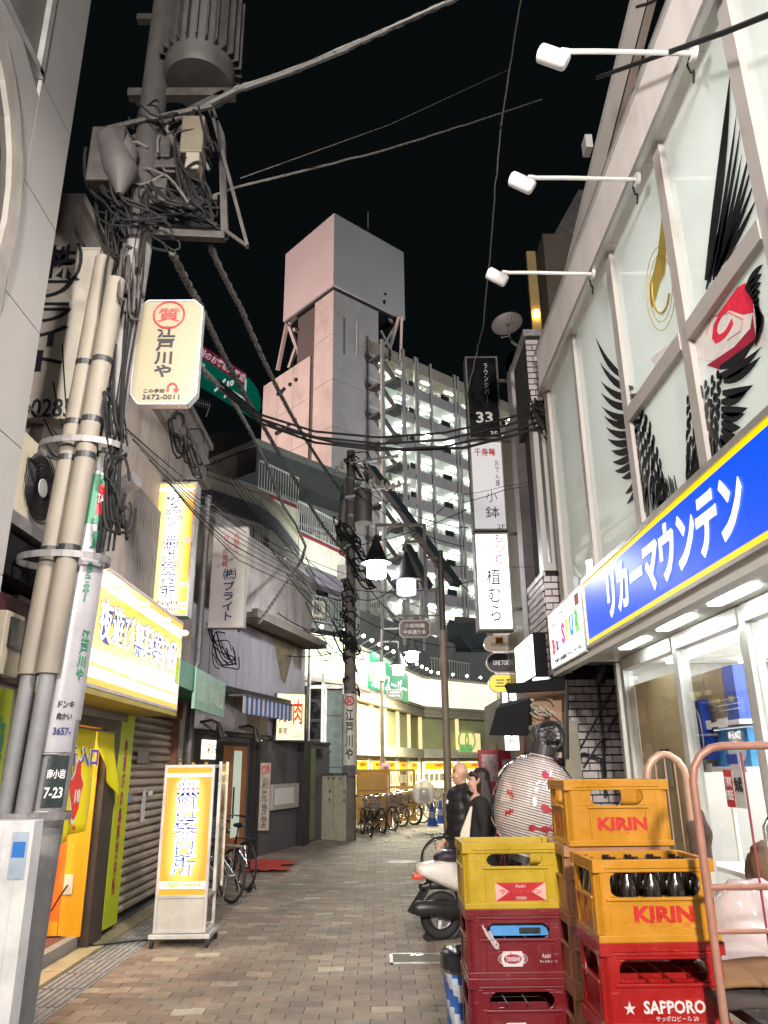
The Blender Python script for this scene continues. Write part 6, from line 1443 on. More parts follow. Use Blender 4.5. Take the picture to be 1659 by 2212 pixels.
for (p, q_) in (((868, 685), (865, 780)), ((862, 685), (838, 765)), ((820, 655), (868, 690)), ((820, 762), (862, 690)), ((822, 715), (845, 760)), ((824, 670), (850, 700))):
    mb.beam(on(*p, y=65), on(*q_, y=65.5), .25)
mb.build('truss', mat('truss_paint', (.42, .38, .35), .6), bxm)
MB().beam(on(795, 498, y=66), on(795, 458, y=66), .12).build('mast', M_steeld, bxm)
mb = MB(); q = on(822, 660, y=64.2); mb.beam(q, q + Z_ * 1.4, .2).beam(q + V((-.6, 0, 1)), q + V((.6, 0, 1.3)), .2).beam(q + V((-.3, 0, .3)), q + V((.5, 0, .3)), .4); mb.build('antenna', M_black, tw)
# corridor wing to the right
K2 = K1 + u_ * su; zR = on(830, 776, y=66).z; LU = 30
fC = Fr(K2 + u_ * -1.2, u_); FH = 2.87; nf = 11
M_cw = mat('corridor_white', (.72, .74, .70), .7, var=.05); M_par = mat('parapet_grey', (.33, .30, .29), .75, dirt=.25, streak=.8)
MB().fbox(fC, 0, LU, zR - FH * nf, zR, -8, -1.7).build('corridor_wall', M_cw, tw)
MB().fbox(fC, -.1, LU, zR - .9, zR + .35, -8, .12).build('roof_parapet', mat('parapet_ochre', (.32, .28, .22), .8, dirt=.2), tw)
M_ct = emi('corridor_tube', (.93, 1, .9), 70)
pr5 = random.Random(5)
for k in range(nf):
    z = zR - .9 - FH * (k + 1) + .3
    MB().fbox(fC, 0, LU, z - .25, z, -1.7, .0).build('corridor_slab', M_cw, tw)
    MB().fbox(fC, 3.2, LU, z - .25, z + .78, .0, .12).build('parapet', M_par, tw)
    mb = MB(); railing(mb, fC, 3.2, LU, z + .75, .42, .06, .5, .05); mb.fbox(fC, 3.2, LU, z + .95, z + 1.0, .02, .08)
    for j in range(6):
        a = 4.6 + j * 4.4 + .4; mb.fbox(fC, a, a + 1.2, z + .75, z + 1.35, .02, .1)
    mb.build('corridor_railing', M_black, tw)
    mt = MB(); md = MB()
    for j in range(8):
        a = .9 + j * 3.4; mt.fbox(fC, a, a + 1.1, z + FH - .36, z + FH - .28, -1.0, -.85); md.fbox(fC, a + 1.5, a + 2.4, z, z + 2.05, -1.69, -1.64)
    mt.build('corridor_tube', M_ct, tw); md.build('door', mat('flat_door', (.35, .38, .35), .5), tw)
mb = MB()
for px in (900, 905, 935, 988, 995):
    q = fC.hit(px, 1000, .2); mb.fbox(fC, q[0] - .12, q[0] + .12, zR - FH * nf, zR + .6, .12, .35)
mb.build('drain_pipe', mat('pipe_pale', (.38, .37, .35), .5), tw)
# outside stair tower at the near end
mb = MB(); sl = MB(); rl = MB()
for a in (0.0, 2.6): mb.fbox(fC, a - .15, a + .15, 8, zR - .4, 1.7, 1.95)
mb.fbox(fC, -2.8, -2.65, zR - 3, zR + .6, 1.5, 1.65)
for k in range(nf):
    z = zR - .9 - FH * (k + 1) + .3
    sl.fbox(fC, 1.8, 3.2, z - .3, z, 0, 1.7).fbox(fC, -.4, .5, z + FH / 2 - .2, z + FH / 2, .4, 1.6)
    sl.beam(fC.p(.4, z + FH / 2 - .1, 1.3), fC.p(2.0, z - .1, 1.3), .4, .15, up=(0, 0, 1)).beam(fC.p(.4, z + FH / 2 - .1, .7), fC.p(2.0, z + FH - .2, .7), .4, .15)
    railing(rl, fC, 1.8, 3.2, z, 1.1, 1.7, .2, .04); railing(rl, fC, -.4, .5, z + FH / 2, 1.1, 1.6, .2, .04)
mb.build('stair_post', M_bar, tw); sl.build('stair_flight', mat('stair_dark', (.06, .066, .066), .8), tw); rl.build('stair_railing', M_bar, tw)  # flights coloured darker for the shade on the stair

# ================================================================== green supermarket roof sign at the left
gsn = thing('green_roof_sign', 'green rounded rooftop sign with a maroon band and white katakana in the dark', 'sign', (-8, 30, 15))
fgn = Fr(on(430, 760, y=30), (.83, .56, 0))
def G(px, py): return fgn.hit(px, py)
M_grn = emi('green_sign_face', (.0, .13, .085), .35); M_mar = emi('maroon_sign_band', (.14, .01, .03), .55)
pts = [G(*p) for p in ((395, 745), (415, 752), (540, 818), (556, 840), (563, 862), (564, 882), (556, 896), (400, 800))]
MB().prism([fgn.p(a, b, 0) for a, b in pts], fgn.n * -.5).build('panel', M_grn, gsn)
pts = [G(*p) for p in ((395, 725), (420, 737), (532, 808), (527, 832), (418, 762), (395, 750))]
MB().prism([fgn.p(a, b, .05) for a, b in pts], fgn.n * -.3).build('maroon_band', M_mar, gsn)
def slant_text(body, c0, c1, h, m):
    A, B = V((*c0, 0)), V((*c1, 0)); A3, B3 = fgn.p(*c0, 0), fgn.p(*c1, 0); r_ = (B3 - A3); fr_ = Fr(A3, r_, (0, 0, 1)); fr_.r = r_.normalized(); fr_.u = (fgn.n.cross(fr_.r)).normalized(); fr_.n = fgn.n
    text(body, fr_, r_.length / 2, 0, r_.length, h, m, gsn, off=.02, c=.08)
slant_text('一般のお客様大歓迎', G(418, 752), G(528, 820), .42, emi('pink_sign_letter', (.6, .45, .5), .6, sample=False))
slant_text('スーパー', G(412, 790), G(522, 862), 1.1, emi('grey_sign_letter', (.6, .65, .6), .6, sample=False))
MB().beam(fgn.p(*G(530, 822), .06), fgn.p(*G(527, 870), .06), .25, .05).build('white_bar', emi('grey_sign_bar', (.6, .65, .6), .5, sample=False), gsn)
an = thing('roof_antenna', 'thin roof aerial silhouette under the green roof sign', 'aerial', on(440, 870, y=20))
mb = MB().tube([on(445, 900, y=20), on(453, 878, y=20)], .02, 5).tube([on(415, 866, y=20), on(455, 876, y=20)], .02, 5)
for k in range(9): q = on(418 + 4.3 * k, 867 + 1.1 * k, y=20); mb.tube([q + Z_ * .12, q - Z_ * .12], .008, 4)
mb.build('aerial', M_steel, an)
# dark neighbouring block between tower and beige building (unlit)
dk2 = thing('dark_roof_block', 'unlit dark block against the sky below the green roof sign', 'building', (-9, 28, 0))
MB().box(-16, on(548, 930, y=29).x, 29, 36, 0, on(545, 930, y=29).z - .1).build('wall', mat('unlit_wall', (.015, .016, .018), .9), dk2)

# ================================================================== MIDDLE UTILITY POLE
mq = on(755, 1661, y=20.3); mp_ = thing('utility_pole', 'weathered utility pole in mid picture wrapped with an advert and cables', 'utility pole', (mq.x, 20.3, 0))
zp = on(757, 975, y=20.3).z
MB().tube([(mq.x, 20.3, 0), (mq.x, 20.3, zp)], [.17, .12], 16).build('pole', mat('pole_brown', (.15, .13, .115), .85, dirt=.4, var=.3), mp_, smooth=True)
for py in (1000, 1040, 1085, 1120, 1150, 1185): 
    z = on(757, py, y=20.3).z; MB().tube([(mq.x, 20.3, z), (mq.x, 20.3, z + .09)], .16, 14).build('band', M_steel, mp_)
def mqp(px, py, dy=-.15): return on(px, py, y=20.3 + dy)
MB().tube([mqp(785, 1130), mqp(785, 1060)], .24, 16).build('transformer_tank', M_steeld, mp_, smooth=True)
MB().tube([mqp(735, 1180, .2), mqp(748, 1050, .2)], .14, 12).build('transformer_tank', M_steeld, mp_, smooth=True)
mb = MB().beam(mqp(765, 1058), mqp(862, 1050), .08).beam(mqp(755, 1002), mqp(860, 985), .08).beam(mqp(770, 1008), mqp(800, 1060), .05).beam(mqp(745, 1075), mqp(810, 1066), .08); mb.build('crossarm', M_steel, mp_)
mb = MB()
for px, py in ((808, 1040), (836, 1052), (850, 1052), (826, 1046), (862, 1045), (842, 1030), (790, 1000), (820, 995), (728, 1015), (738, 1005)): q = mqp(px, py); mb.tube([q - Z_ * .1, q + Z_ * .12], [.06, .04], 8)
mb.build('insulator', mat('porcelain', (.55, .5, .42), .25), mp_, smooth=True)
for i in range(5):
    rc2 = [(775, 1010), (745, 1150), (780, 1240), (750, 1380), (770, 1200)][i]; tangle('cable_tangle', mqp(*rc2), (.35, .2, .4), 8, .02, M_cable, mp_)
for py in (1260, 1300, 1340, 1390, 1430, 1480): tangle('cable_tangle', mqp(757, py, -.05), (.2, .18, .3), 6, .02, M_cable, mp_)
MB().tube([(mq.x, 20.3, 1.55), (mq.x, 20.3, 3.5)], .19, 16, caps=False).build('advert_wrap', mat('advert_cream', (.6, .57, .48), .4), mp_, smooth=True)
fpp = face_cam(0, 20.1, 0)
MB().tube(torus_pts(fpp.p(mq.x, 3.32, .0), fpp.n, .11, 18), .015, 5, closed=True).build('red_ring', M_letr, mp_)
text('質', fpp, mq.x, 3.32, .14, .14, M_letr, mp_, off=.03, c=.01); text('江戸川や', fpp, mq.x, 2.5, .2, 1.25, M_letb, mp_, vert=True, off=.03, c=.01); MB().fbox(fpp, mq.x - .16, mq.x + .16, 1.5, 1.75, -.02, .01).build('dark_plate', M_black, mp_)
MB().box(mq.x - .35, mq.x - .1, 20.0, 20.2, on(740, 1250, y=20.1).z, on(740, 1222, y=20.1).z).build('meter', M_steel, mp_)

# ================================================================== STREET LAMPS
M_drum = emi('lamp_drum', (.95, .95, 1.0), 110)
def street_lamp(name, label, base, zt_, arms, s_=1.0, plate=None, tan=True, group=None):
    t = thing(name, label, 'street lamp', base, group); bx, by = base[0], base[1]
    MB().tube([(bx, by, 0), (bx, by, 1.2), (bx, by, 1.22), (bx, by, zt_ * .72)], [.11, .11, .075, .07], 14).build('lower_pole', mat('tan_pole', (.27, .21, .155), .5, dirt=.3), t, smooth=True)
    MB().tube([(bx, by, zt_ * .72), (bx, by, zt_)], .062, 12).build('upper_pole', mat('dark_pole', (.07, .055, .05), .5), t, smooth=True)
    for (x, z, xs, bright) in arms:
        MB().beam((xs, by, z + .95), (x, by, z + .95), .055).beam((x, by, z + .97), (x, by, z + .62), .035).build('bracket', MATS['dark_pole'], t)
        MB().lathe((x, by, z), Z_, [(.04, .72), (.07, .60), (.22 * s_, .22), (.32 * s_, .12), (.33 * s_, .10), (.19 * s_, .12), (.0, .3)], 20).build('lamp_shade', M_black, t, smooth=True)
        MB().lathe((x, by, z - .19), Z_, [(0, 0), (.185 * s_, .0), (.2 * s_, .03), (.2 * s_, .32), (0, .32)], 20).build('lamp_drum', M_drum if bright else emi('lamp_drum_dim', (.8, .8, 1.0), 1.5), t, smooth=True)
    return t
LY = 15.5; lpx = on(968, 1700, y=LY); zt4 = on(948, 1190, y=LY).z
A_, B_ = on(813, 1228, y=LY), on(878, 1265, y=LY); xc_ = on(918, 1200, y=LY).x
t = street_lamp('street_lamp', 'nearer street lamp with two black cone shades glowing beside the brown street name plate', (lpx.x, LY, 0), zt4, [(A_.x, A_.z, xc_, True), (B_.x, B_.z, xc_, False)])
ctop = A_.z + .95; cbot = on(918, 1335, y=LY).z
mb = MB().beam((xc_, LY, ctop + .02), (xc_, LY, cbot), .07)
for z in (zt4 - .15, on(940, 1275, y=LY).z): mb.beam((xc_, LY, z), (lpx.x, LY, z), .05)
mb.build('upright_frame', MATS['dark_pole'], t)
def plate(name, label, pa, pb, y, pole_x, M_face):
    f = face_cam(0, y, 0); a0, b1 = f.hit(*pa); a1, b0 = f.hit(*pb); t = thing(name, label, 'sign', f.p((a0 + a1) / 2, b0)); c_ = (b1 - b0) * .18
    oc = lambda e: [(a0 + c_ + e, b0 + e), (a1 - c_ - e, b0 + e), (a1 - e, b0 + c_ + e), (a1 - e, b1 - c_ - e), (a1 - c_ - e, b1 - e), (a0 + c_ + e, b1 - e), (a0 + e, b1 - c_ - e), (a0 + e, b0 + c_ + e)]
    MB().prism([f.p(a, b, 0) for a, b in oc(0)], f.n * -.06).build('border', mat('plate_border', (.5, .46, .42), .5), t); MB().prism([f.p(a, b, .001) for a, b in oc((b1 - b0) * .05)], f.n * .008).build('panel', M_face, t)
    text('小岩地蔵', f, (a0 + a1) / 2, b0 + (b1 - b0) * .68, (a1 - a0) * .66, (b1 - b0) * .24, M_letw, t, c=.012, off=.01); text('中央通り会', f, (a0 + a1) / 2, b0 + (b1 - b0) * .32, (a1 - a0) * .72, (b1 - b0) * .24, M_letw, t, c=.012, off=.01)
    MB().beam(f.p(a0 - .05, b1 + .1, -.03), f.p(pole_x, b1 + .1, -.03), .03).beam(f.p(a0 + .15, b1 + .1, -.03), f.p(a0 + .15, b1, -.03), .02).beam(f.p(a1 - .15, b1 + .1, -.03), f.p(a1 - .15, b1, -.03), .02).build('bracket', MATS['dark_pole'], t)
M_pl = mat('brown_plate', (.09, .055, .05), .5)
plate('street_name_plate', 'larger brown street name plate with white characters hanging from the nearer lamp pole', (862, 1340), (930, 1377), LY, lpx.x, M_pl)
LY2 = 27.0; q2 = on(826, 1661, y=LY2); zz2 = on(826, 1412, y=LY2).z
A_, B_ = on(890, 1416, y=LY2), on(861, 1445, y=LY2)
t = street_lamp('street_lamp', 'farther street lamp on a pale pole in front of the glowing fascia', (q2.x, LY2, 0), zz2 + .9, [(A_.x, A_.z, q2.x, True), (B_.x, B_.z, q2.x, True)], 1.0)
q = on(826, 1450, y=LY2); MB().box(q.x - .45, q.x + .1, LY2 - .12, LY2 + .05, q.z - .35, q.z + .3).build('control_box', mat('cream_box', (.5, .48, .3), .5), t)
plate('street_name_plate', 'smaller far street name plate on the pale lamp pole by the supermarket', (835, 1489), (869, 1509), LY2, q2.x, mat('grey_plate', (.16, .15, .12), .5))

# ================================================================== BEER CRATES
def crate(name, label, loc, m, W=.50, D=.37, H=.293, rz=0.0, hole=(.22, .115, .16, .25), group=None, floor=True, back=.0):
    """plastic bottle crate; local x across the front, y back, z up; hole = half width, half width at the side, z0, z1"""
    t = thing(name, label, 'crate', (0, 0, 0), group); mb = MB(); hw, hd, z0, z1 = hole; T = .012
    def wall(o, r, L, hh, zz0, zz1):
        f = Fr(o, r)
        mb.fbox(f, .025, L - .025, .02, zz0, -T - .006, -.006); mb.fbox(f, .025, L / 2 - hh, zz0, zz1, -T - .006, -.006); mb.fbox(f, L / 2 + hh, L - .025, zz0, zz1, -T - .006, -.006); mb.fbox(f, .025, L - .025, zz1, H - .03, -T - .006, -.006)
        c = .03                                                           # rounded corners of the hand hole
        for sx_, sz_ in ((-1, 0), (1, 0), (-1, 1), (1, 1)):
            x = L / 2 + sx_ * hh; z = zz1 if sz_ else zz0; dz = -c if sz_ else c
            pts = [(x, z), (x - sx_ * c, z), (x - sx_ * c * .35, z + dz * .35), (x, z + dz)]; mb.prism([f.p(a, b, -T - .006) for a, b in pts], f.n * T)
        mb.fbox(f, 0, L, H - .032, H, -T - .012, .0)                      # top rim
        mb.fbox(f, 0.03, L - .03, H - .045, H - .033, -T - .006, .0)
        mb.fbox(f, .005, L - .005, 0, .025, -T - .006, -.002)
        mb.fbox(f, L / 2 - hh - .02, L / 2 + hh + .02, zz0 - .012, zz0, -.006, .004)
        mb.fbox(f, L * .5 - hh - .012, L * .5 - hh - .004, .03, zz0 - .02, -.006, -.001); mb.fbox(f, L * .5 + hh + .004, L * .5 + hh + .012, .03, zz0 - .02, -.006, -.001)
    wall(V((0, 0, 0)), (1, 0, 0), W, hw, z0, z1); wall(V((W, D, 0)), (-1, 0, 0), W, hw, z0 - back, z1)
    wall(V((0, D, 0)), (0, -1, 0), D, hd, z0, z1); wall(V((W, 0, 0)), (0, 1, 0), D, hd, z0, z1)
    for x, y in ((0, 0), (W, 0), (0, D), (W, D)):                         # corner posts: chamfered columns under a square lip
        sx_ = 1 if x == 0 else -1; sy_ = 1 if y == 0 else -1; a, b = x + sx_ * .003, y + sy_ * .003; e = .062; ch_ = .03
        mb.prism([(a + sx_ * ch_, b, .003), (a + sx_ * e, b, .003), (a + sx_ * (e - .012), b + sy_ * .012, .003), (a + sx_ * .012, b + sy_ * (e - .012), .003), (a, b + sy_ * e, .003), (a, b + sy_ * ch_, .003)], (0, 0, H - .048))
        mb.box(min(x - sx_ * .0015, x + sx_ * .05), max(x - sx_ * .0015, x + sx_ * .05), min(y - sy_ * .0015, y + sy_ * .05), max(y - sy_ * .0015, y + sy_ * .05), H - .0462, H + .001)
    if floor: mb.box(.01, W - .01, .01, D - .01, .006, .018)
    mb.build('body', m, t, bevel=.0028)
    dv = MB()
    for k in range(1, 5): dv.box(W * k / 5 - .003, W * k / 5 + .003, .02, D - .02, .02, .15)
    for k in range(1, 4): dv.box(.02, W - .02, D * k / 4 - .003, D * k / 4 + .003, .02, .15)
    dv.build('bottle_divider', m, t)
    t.location = loc; t.rotation_euler = (0, 0, rz); return t
M_ky = mat('crate_yellow', (.48, .205, .007), .36, var=.12, scale=6, bump=.12, scuff=(.62, .42, .14), dirt=.5, dirtcol=(.35, .2, .03), coat=.25)
M_ay = mat('crate_lemon', (.43, .285, .007), .36, var=.12, scale=6, bump=.12, scuff=(.6, .48, .14), dirt=.5, dirtcol=(.3, .2, .03), coat=.25)
M_sr = mat('crate_red', (.32, .006, .005), .32, scuff=(.5, .12, .1), var=.08, scale=6, bump=.05, dirt=.2, dirtcol=(.2, .01, .01), coat=.25)
M_tr = mat('crate_maroon', (.15, .005, .011), .36, scuff=(.35, .12, .14), var=.1, scale=6, bump=.05, dirt=.25, dirtcol=(.1, .01, .02), coat=.2)
M_kr = worn('print_red', (.48, .012, .010), (.60, .265, .008), .25); M_pw = worn('print_white', (.62, .55, .55), (.3, .02, .02), .35); M_por = worn('print_orange', (.62, .12, .008), (.60, .265, .008), .7)
H = .293; base_z = .125
WK = .483; XK, YK = .848, 3.32; XAs, YAs = .416, 4.1; XB, YBq = .888, 3.90
lf = Fr((0, 0, 0), (1, 0, 0)); ls = Fr((0, .37, 0), (0, -1, 0))
def kirin(t):
    text('KIRIN', lf, .265, .098, .235, .058, M_kr, t, off=.045, c=-.0055, depth=.002); text('キリンビール', lf, .25, .06, .09, .016, M_por, t, c=-.0055, depth=.002); text('20', lf, .35, .06, .025, .016, M_por, t, c=-.0055, depth=.002); text('♦', lf, .13, .06, .018, .016, M_por, t, c=-.0055, depth=.002)
    text('麒麟', ls, .185, .10, .05, .08, M_por, t, vert=True, off=.03, c=-.0055, depth=.002)
def bottle_set(x, y, z, label, group, cols=5, rows=4):
    first = None
    for i in range(cols):
        for j in range(rows):
            q = (x + WK * (i + .5) / cols, y + .37 * (j + .5) / rows, z + .02)
            if first is None:
                first = thing('beer_bottle', label, 'bottle', (0, 0, 0), group)
                MB().lathe((0, 0, 0), Z_, [(0, 0), (.036, 0), (.037, .01), (.037, .15), (.03, .19), (.016, .225), (.0135, .255)], 14).build('glass_body', mat('brown_bottle_glass', (.012, .006, .004), .08, var=.1, bump=0, coat=1), first, smooth=True)
                MB().lathe((0, 0, 0), Z_, [(.015, .248), (.016, .252), (.015, .262), (0, .263)], 12).build('cap', mat('bottle_cap', (.05, .03, .03), .3, .6), first, smooth=True)
                first.location = q
            else: copy_tree(first, q)
# right hand column, front
c = crate('beer_crate', 'amber crate full of brown bottles, on the red crate with white star lettering', (XK, YK, base_z + 3 * H), M_ky, W=WK, hole=(.18, .11, .158, .246)); kirin(c)
bottle_set(XK, YK, base_z + 3 * H, 'brown beer bottle standing in the front amber crate', 'bottles in the front amber crate')
c = crate('beer_crate', 'bright red crate with a white star and white lettering under the bottle crate', (XK, YK, base_z + 2 * H), M_sr, W=WK, hole=(.17, .11, .155, .235))
text('★', lf, .095, .075, .045, .045, M_pw, c, c=-.0055, depth=.002); text('SAPPORO', lf, .265, .076, .235, .044, M_pw, c, off=.03, c=-.0055, depth=.002); text('サッポロビール 20', lf, .27, .038, .16, .018, M_pw, c, c=-.0055, depth=.002); text('★', ls, .10, .15, .05, .05, M_pw, c, c=-.0055, depth=.002)
for k in (1, 0): crate('beer_crate', ('plain red crate hidden at the foot of the right hand stack', 'plain red crate second from the foot of the right hand stack')[k], (XK, YK, base_z + k * H), M_sr, W=WK)
# column behind
for k in range(4): crate('beer_crate', 'dull salmon crate %s of the stack behind the bottle crate' % ('lowest', 'second from the ground', 'third from the ground', 'second from the top')[k], (XB - .02, YBq, base_z + k * H), mat('crate_salmon', (.36, .17, .09), .4, var=.1, dirt=.2))
c = crate('beer_crate', 'amber crate on top of the highest stack with brick wall showing through its handle', (XB, YBq - .02, base_z + 4 * H), M_ky, hole=(.125, .1, .178, .255), back=.02); kirin(c)
# left hand column
c = crate('beer_crate', 'lemon yellow crate with a red and pink label above two dark red crates', (XAs - .006, YAs, base_z + 3 * H), M_ay, W=.512, hole=(.14, .10, .188, .243), back=.05)
MB().fbox(lf, .155, .40, .035, .115, -.006, -.0045).build('label', mat('label_red', (.42, .01, .02), .4), c)
MB().prism([lf.p(a, b, -.0042) for a, b in ((.155, .035), (.155, .115), (.225, .075))], lf.n * .001).prism([lf.p(a, b, -.0042) for a, b in ((.40, .115), (.40, .035), (.33, .075))], lf.n * .001).build('label_wedge', mat('label_pink', (.65, .36, .34), .4), c)
text('ウィルキンソン', lf, .277, .075, .2, .022, M_letr, c, off=.02, c=-.003); text('Asahi', lf, .277, .10, .05, .014, M_pw, c, c=-.003); text('TANSAN', lf, .277, .047, .05, .014, M_pw, c, c=-.003)
def tansan(t):
    MB().prism([lf.p(.215 + x, .08 + y, -.005) for x, y in ((-.045, -.032), (.045, -.032), (.055, .0), (.045, .032), (-.045, .032), (-.055, 0))], lf.n * .001).build('label_plate', M_pw, t)
    MB().prism([lf.p(.215 + .043 * cos(a), .08 + .02 * sin(a), -.0035) for a in [2 * pi * i / 20 for i in range(20)]], lf.n * .001).build('oval', mat('oval_maroon', (.28, .02, .06), .4), t)
    mb = MB()
    for k in (1, 2, 3): 
        for s_ in (-1, 1): mb.tube([lf.p(.215 + s_ * (.046 + .008 * k) * cos(a), .08 + .03 * sin(a), -.005) for a in [-.9 + .2 * i for i in range(10)]], .0012, 4)
    mb.build('ripple', M_pw, t); text('TANSAN', lf, .215, .08, .068, .02, M_pw, t, off=.03, c=-.002); text('Asahi', lf, .375, .092, .04, .018, M_pw, t, c=-.0055); text('ウィルキンソン', lf, .385, .068, .085, .012, M_pw, t, c=-.0055)
for k in (2, 1, 0):
    c = crate('beer_crate', ('dark red crate at the foot of the left hand stack', 'dark red crate with a white oval emblem, lower of the two in view', 'dark red crate with a white oval emblem and a blue strip showing in its handle')[k], (XAs, YAs, base_z + k * H), M_tr, hole=(.15, .10, .165, .23 if k == 2 else .235)); tansan(c)
MB().box(XAs + .12, XAs + .40, YAs + .05, YAs + .09, base_z + 2 * H + .17, base_z + 2 * H + .225).build('blue_card', mat('sky_blue_card', (.08, .3, .65), .4)); tag(bpy.data.objects['blue_card'], 'sky blue card strip inside the upper dark red crate', 'card')
MB().box(XAs + .26, XAs + .36, YAs + .03, YAs + .045, base_z + 2 * H + .185, base_z + 2 * H + .205).build('black_marker', M_black); tag(bpy.data.objects['black_marker'], 'black marker in front of the sky blue card strip', 'marker')
tangle('plastic_wrap', (XAs + .12, YAs - .004, base_z + 2 * H + .17), (.04, .004, .05), 3, .004, mat('wrap_plastic', (.6, .5, .5), .2), None, 'crumpled clear plastic hanging out of the dark red crate handle')
for (x, y, lb) in ((XAs, YAs, 'low grey dolly under the left hand crate stack'), (XK, YK, 'low grey dolly under the right hand crate stacks')):
    t = thing('crate_dolly', lb, 'dolly', (x, y, 0)); d_ = .37 if x == XAs else .95
    MB().box(x, x + .5, y, y + d_, .08, .122).build('deck', M_woodl, t)
    for a in (.05, .45):
        for b in (.06, d_ - .06): MB().tube([(x + a - .012, y + b, .04), (x + a + .012, y + b, .04)], .04, 12).build('caster', M_rub, t)
MB().box(XAs + .51, XAs + .56, YAs + .0, YAs + .05, .0, .62).build('wooden_post', M_woodl); tag(bpy.data.objects['wooden_post'], 'pale wooden post between the two crate stacks', 'post')

# ================================================================== ROLL CAGES
M_pk = mat('salmon_tube', (.36, .17, .125), .38, .1, var=.15, scale=12, dirt=.3, dirtcol=(.4, .35, .3))
def cage(name, label, y, xl, xr, zt_, m, r, yaw=0.0, bars=True):
    t = thing(name, label, 'trolley', (xl, y, 0)); d = V((cos(yaw), sin(yaw), 0)); w_ = xr - xl; o = V((xl, y, 0)); c = .13
    pts = [o + Z_ * .1, o + Z_ * (zt_ - c)] + [o + d * (c - c * cos(a)) + Z_ * (zt_ - c + c * sin(a)) for a in (.4, .8, 1.2, pi / 2)] + [o + d * (w_ - c + c * sin(a)) + Z_ * (zt_ - c + c * cos(a)) for a in (0, .4, .8, 1.2, pi / 2)] + [o + d * w_ + Z_ * .1]
    MB().tube(pts, r, 12).build('frame', m, t, smooth=True)
    MB().tube([o + Z_ * .25, o + d * w_ + Z_ * .25], r * .8, 8).tube([o + Z_ * (zt_ * .62), o + d * w_ + Z_ * (zt_ * .62)], r * .6, 8).build('crossbar', m, t)
    if bars:
        for k in range(1, 4): MB().tube([o + d * w_ * k / 4 + Z_ * .25, o + d * w_ * k / 4 + Z_ * (zt_ - .01)], .0045, 6).build('wire_bar', m, t)
    for q in (o, o + d * w_): MB().tube([q + V((-.012, 0, .05)), q + V((.012, 0, .05))], .05, 12).build('caster', M_rub, t)
    return t
yc1 = 4.6; a = on(1400, 1700, y=yc1).x; b = on(1484, 1700, y=yc1).x
cg = cage('roll_cage', 'pale salmon roll cage end frame between the crates and the shop front', yc1, a, b, on(1440, 1628, y=yc1).z, mat('salmon_pale', (.42, .27, .19), .35, .2, dirt=.2), .022)
yc2 = 3.16; a = on(1499, 1700, y=yc2).x; zt5 = on(1600, 1611, y=yc2).z
cg = cage('roll_cage', 'salmon painted roll cage at the right edge in front of the shop window', yc2, a, a + .62, zt5, M_pk, .0155, bars=False)
z = on(1600, 1916, y=yc2).z; MB().tube([(a, yc2, z), (a + .62, yc2, z)], .012, 8).build('crossbar', M_pk, cg)
p, q = on(1600, 1625, y=yc2 + .02), on(1655, 2000, y=yc2 + .02)
MB().tube([p, q, q + (q - p) * .6], .0045, 6).build('cord', mat('wine_cord', (.25, .04, .06), .6), cg)
q = on(1512, 1808, y=3.9); gl_ = thing('brown_cloth', 'crumpled dark brown cloth tied to the roll cage upright', 'cloth', q); 
mb = MB()
mb.ell((0, 0, 0), (.05, .045, .11), 26, 18)
mb.v = [tuple(q + V(v) * (1 + .25 * sin(60 * v[2] + 20 * v[0]) * .5 + .2 * sin(90 * v[0] + 35 * v[1]))) for v in mb.v]
mb.build('fold', mat('brown_fabric', (.09, .055, .045), .8, var=.5, scale=30, bump=.6), gl_, smooth=True)
p = on(1650, 1770, y=3.8); t = thing('chrome_handle', 'chrome bent trolley handle at the right edge', 'trolley', (p.x, 3.8, 0)); MB().tube([(p.x + .5, 3.8, p.z), (p.x + .02, 3.8, p.z), (p.x, 3.8, p.z - .03), (p.x, 3.8, .05)], .013, 10).build('tube', M_chrome, t, smooth=True)
# clear bag, brown paper bag, cardboard and slippers beside the cage
M_bag = glass('thin_plastic', (.93, .90, .90), 1.6, .12, milk=.45, milkcol=(.55, .47, .47))
def blob(name, label, cat, c, r, m, seed, amp=.16, n=28):
    rn = random.Random(seed); ph_ = [rn.uniform(0, 6) for _ in range(9)]; mb = MB(); mb.ell((0, 0, 0), (1, 1, 1), n, n // 2); vs = []
    for v in mb.v:
        v = V(v); k = 1 + amp * (sin(3.1 * v.x + 2.3 * v.z + ph_[0]) * .5 + sin(5.3 * v.y - 4.1 * v.z + ph_[1]) * .35 + abs(sin(7.7 * v.x + 5.9 * v.y + ph_[2])) * .4 + sin(13 * v.z + 9 * v.x + ph_[3]) * .15); v *= k; vs.append(V((v.x * r[0], v.y * r[1], v.z * r[2])) + V(c))
    mb.v = vs; o = mb.build(name, m, None, smooth=True); return tag(o, label, cat)
q = on(1625, 2045, y=3.75); blob('plastic_bag', 'big crumpled translucent plastic bag behind the roll cage at the right edge', 'bag', (q.x + .05, q.y, q.z), (.24, .2, .26), M_bag, 4)
q = on(1652, 1905, y=4.3); blob('paper_bag', 'crumpled brown paper bag on the trolley at the right edge', 'bag', (q.x + .05, 4.3, q.z), (.13, .12, .17), mat('brown_paper', (.13, .075, .04), .8, bump=.5), 8, .22)
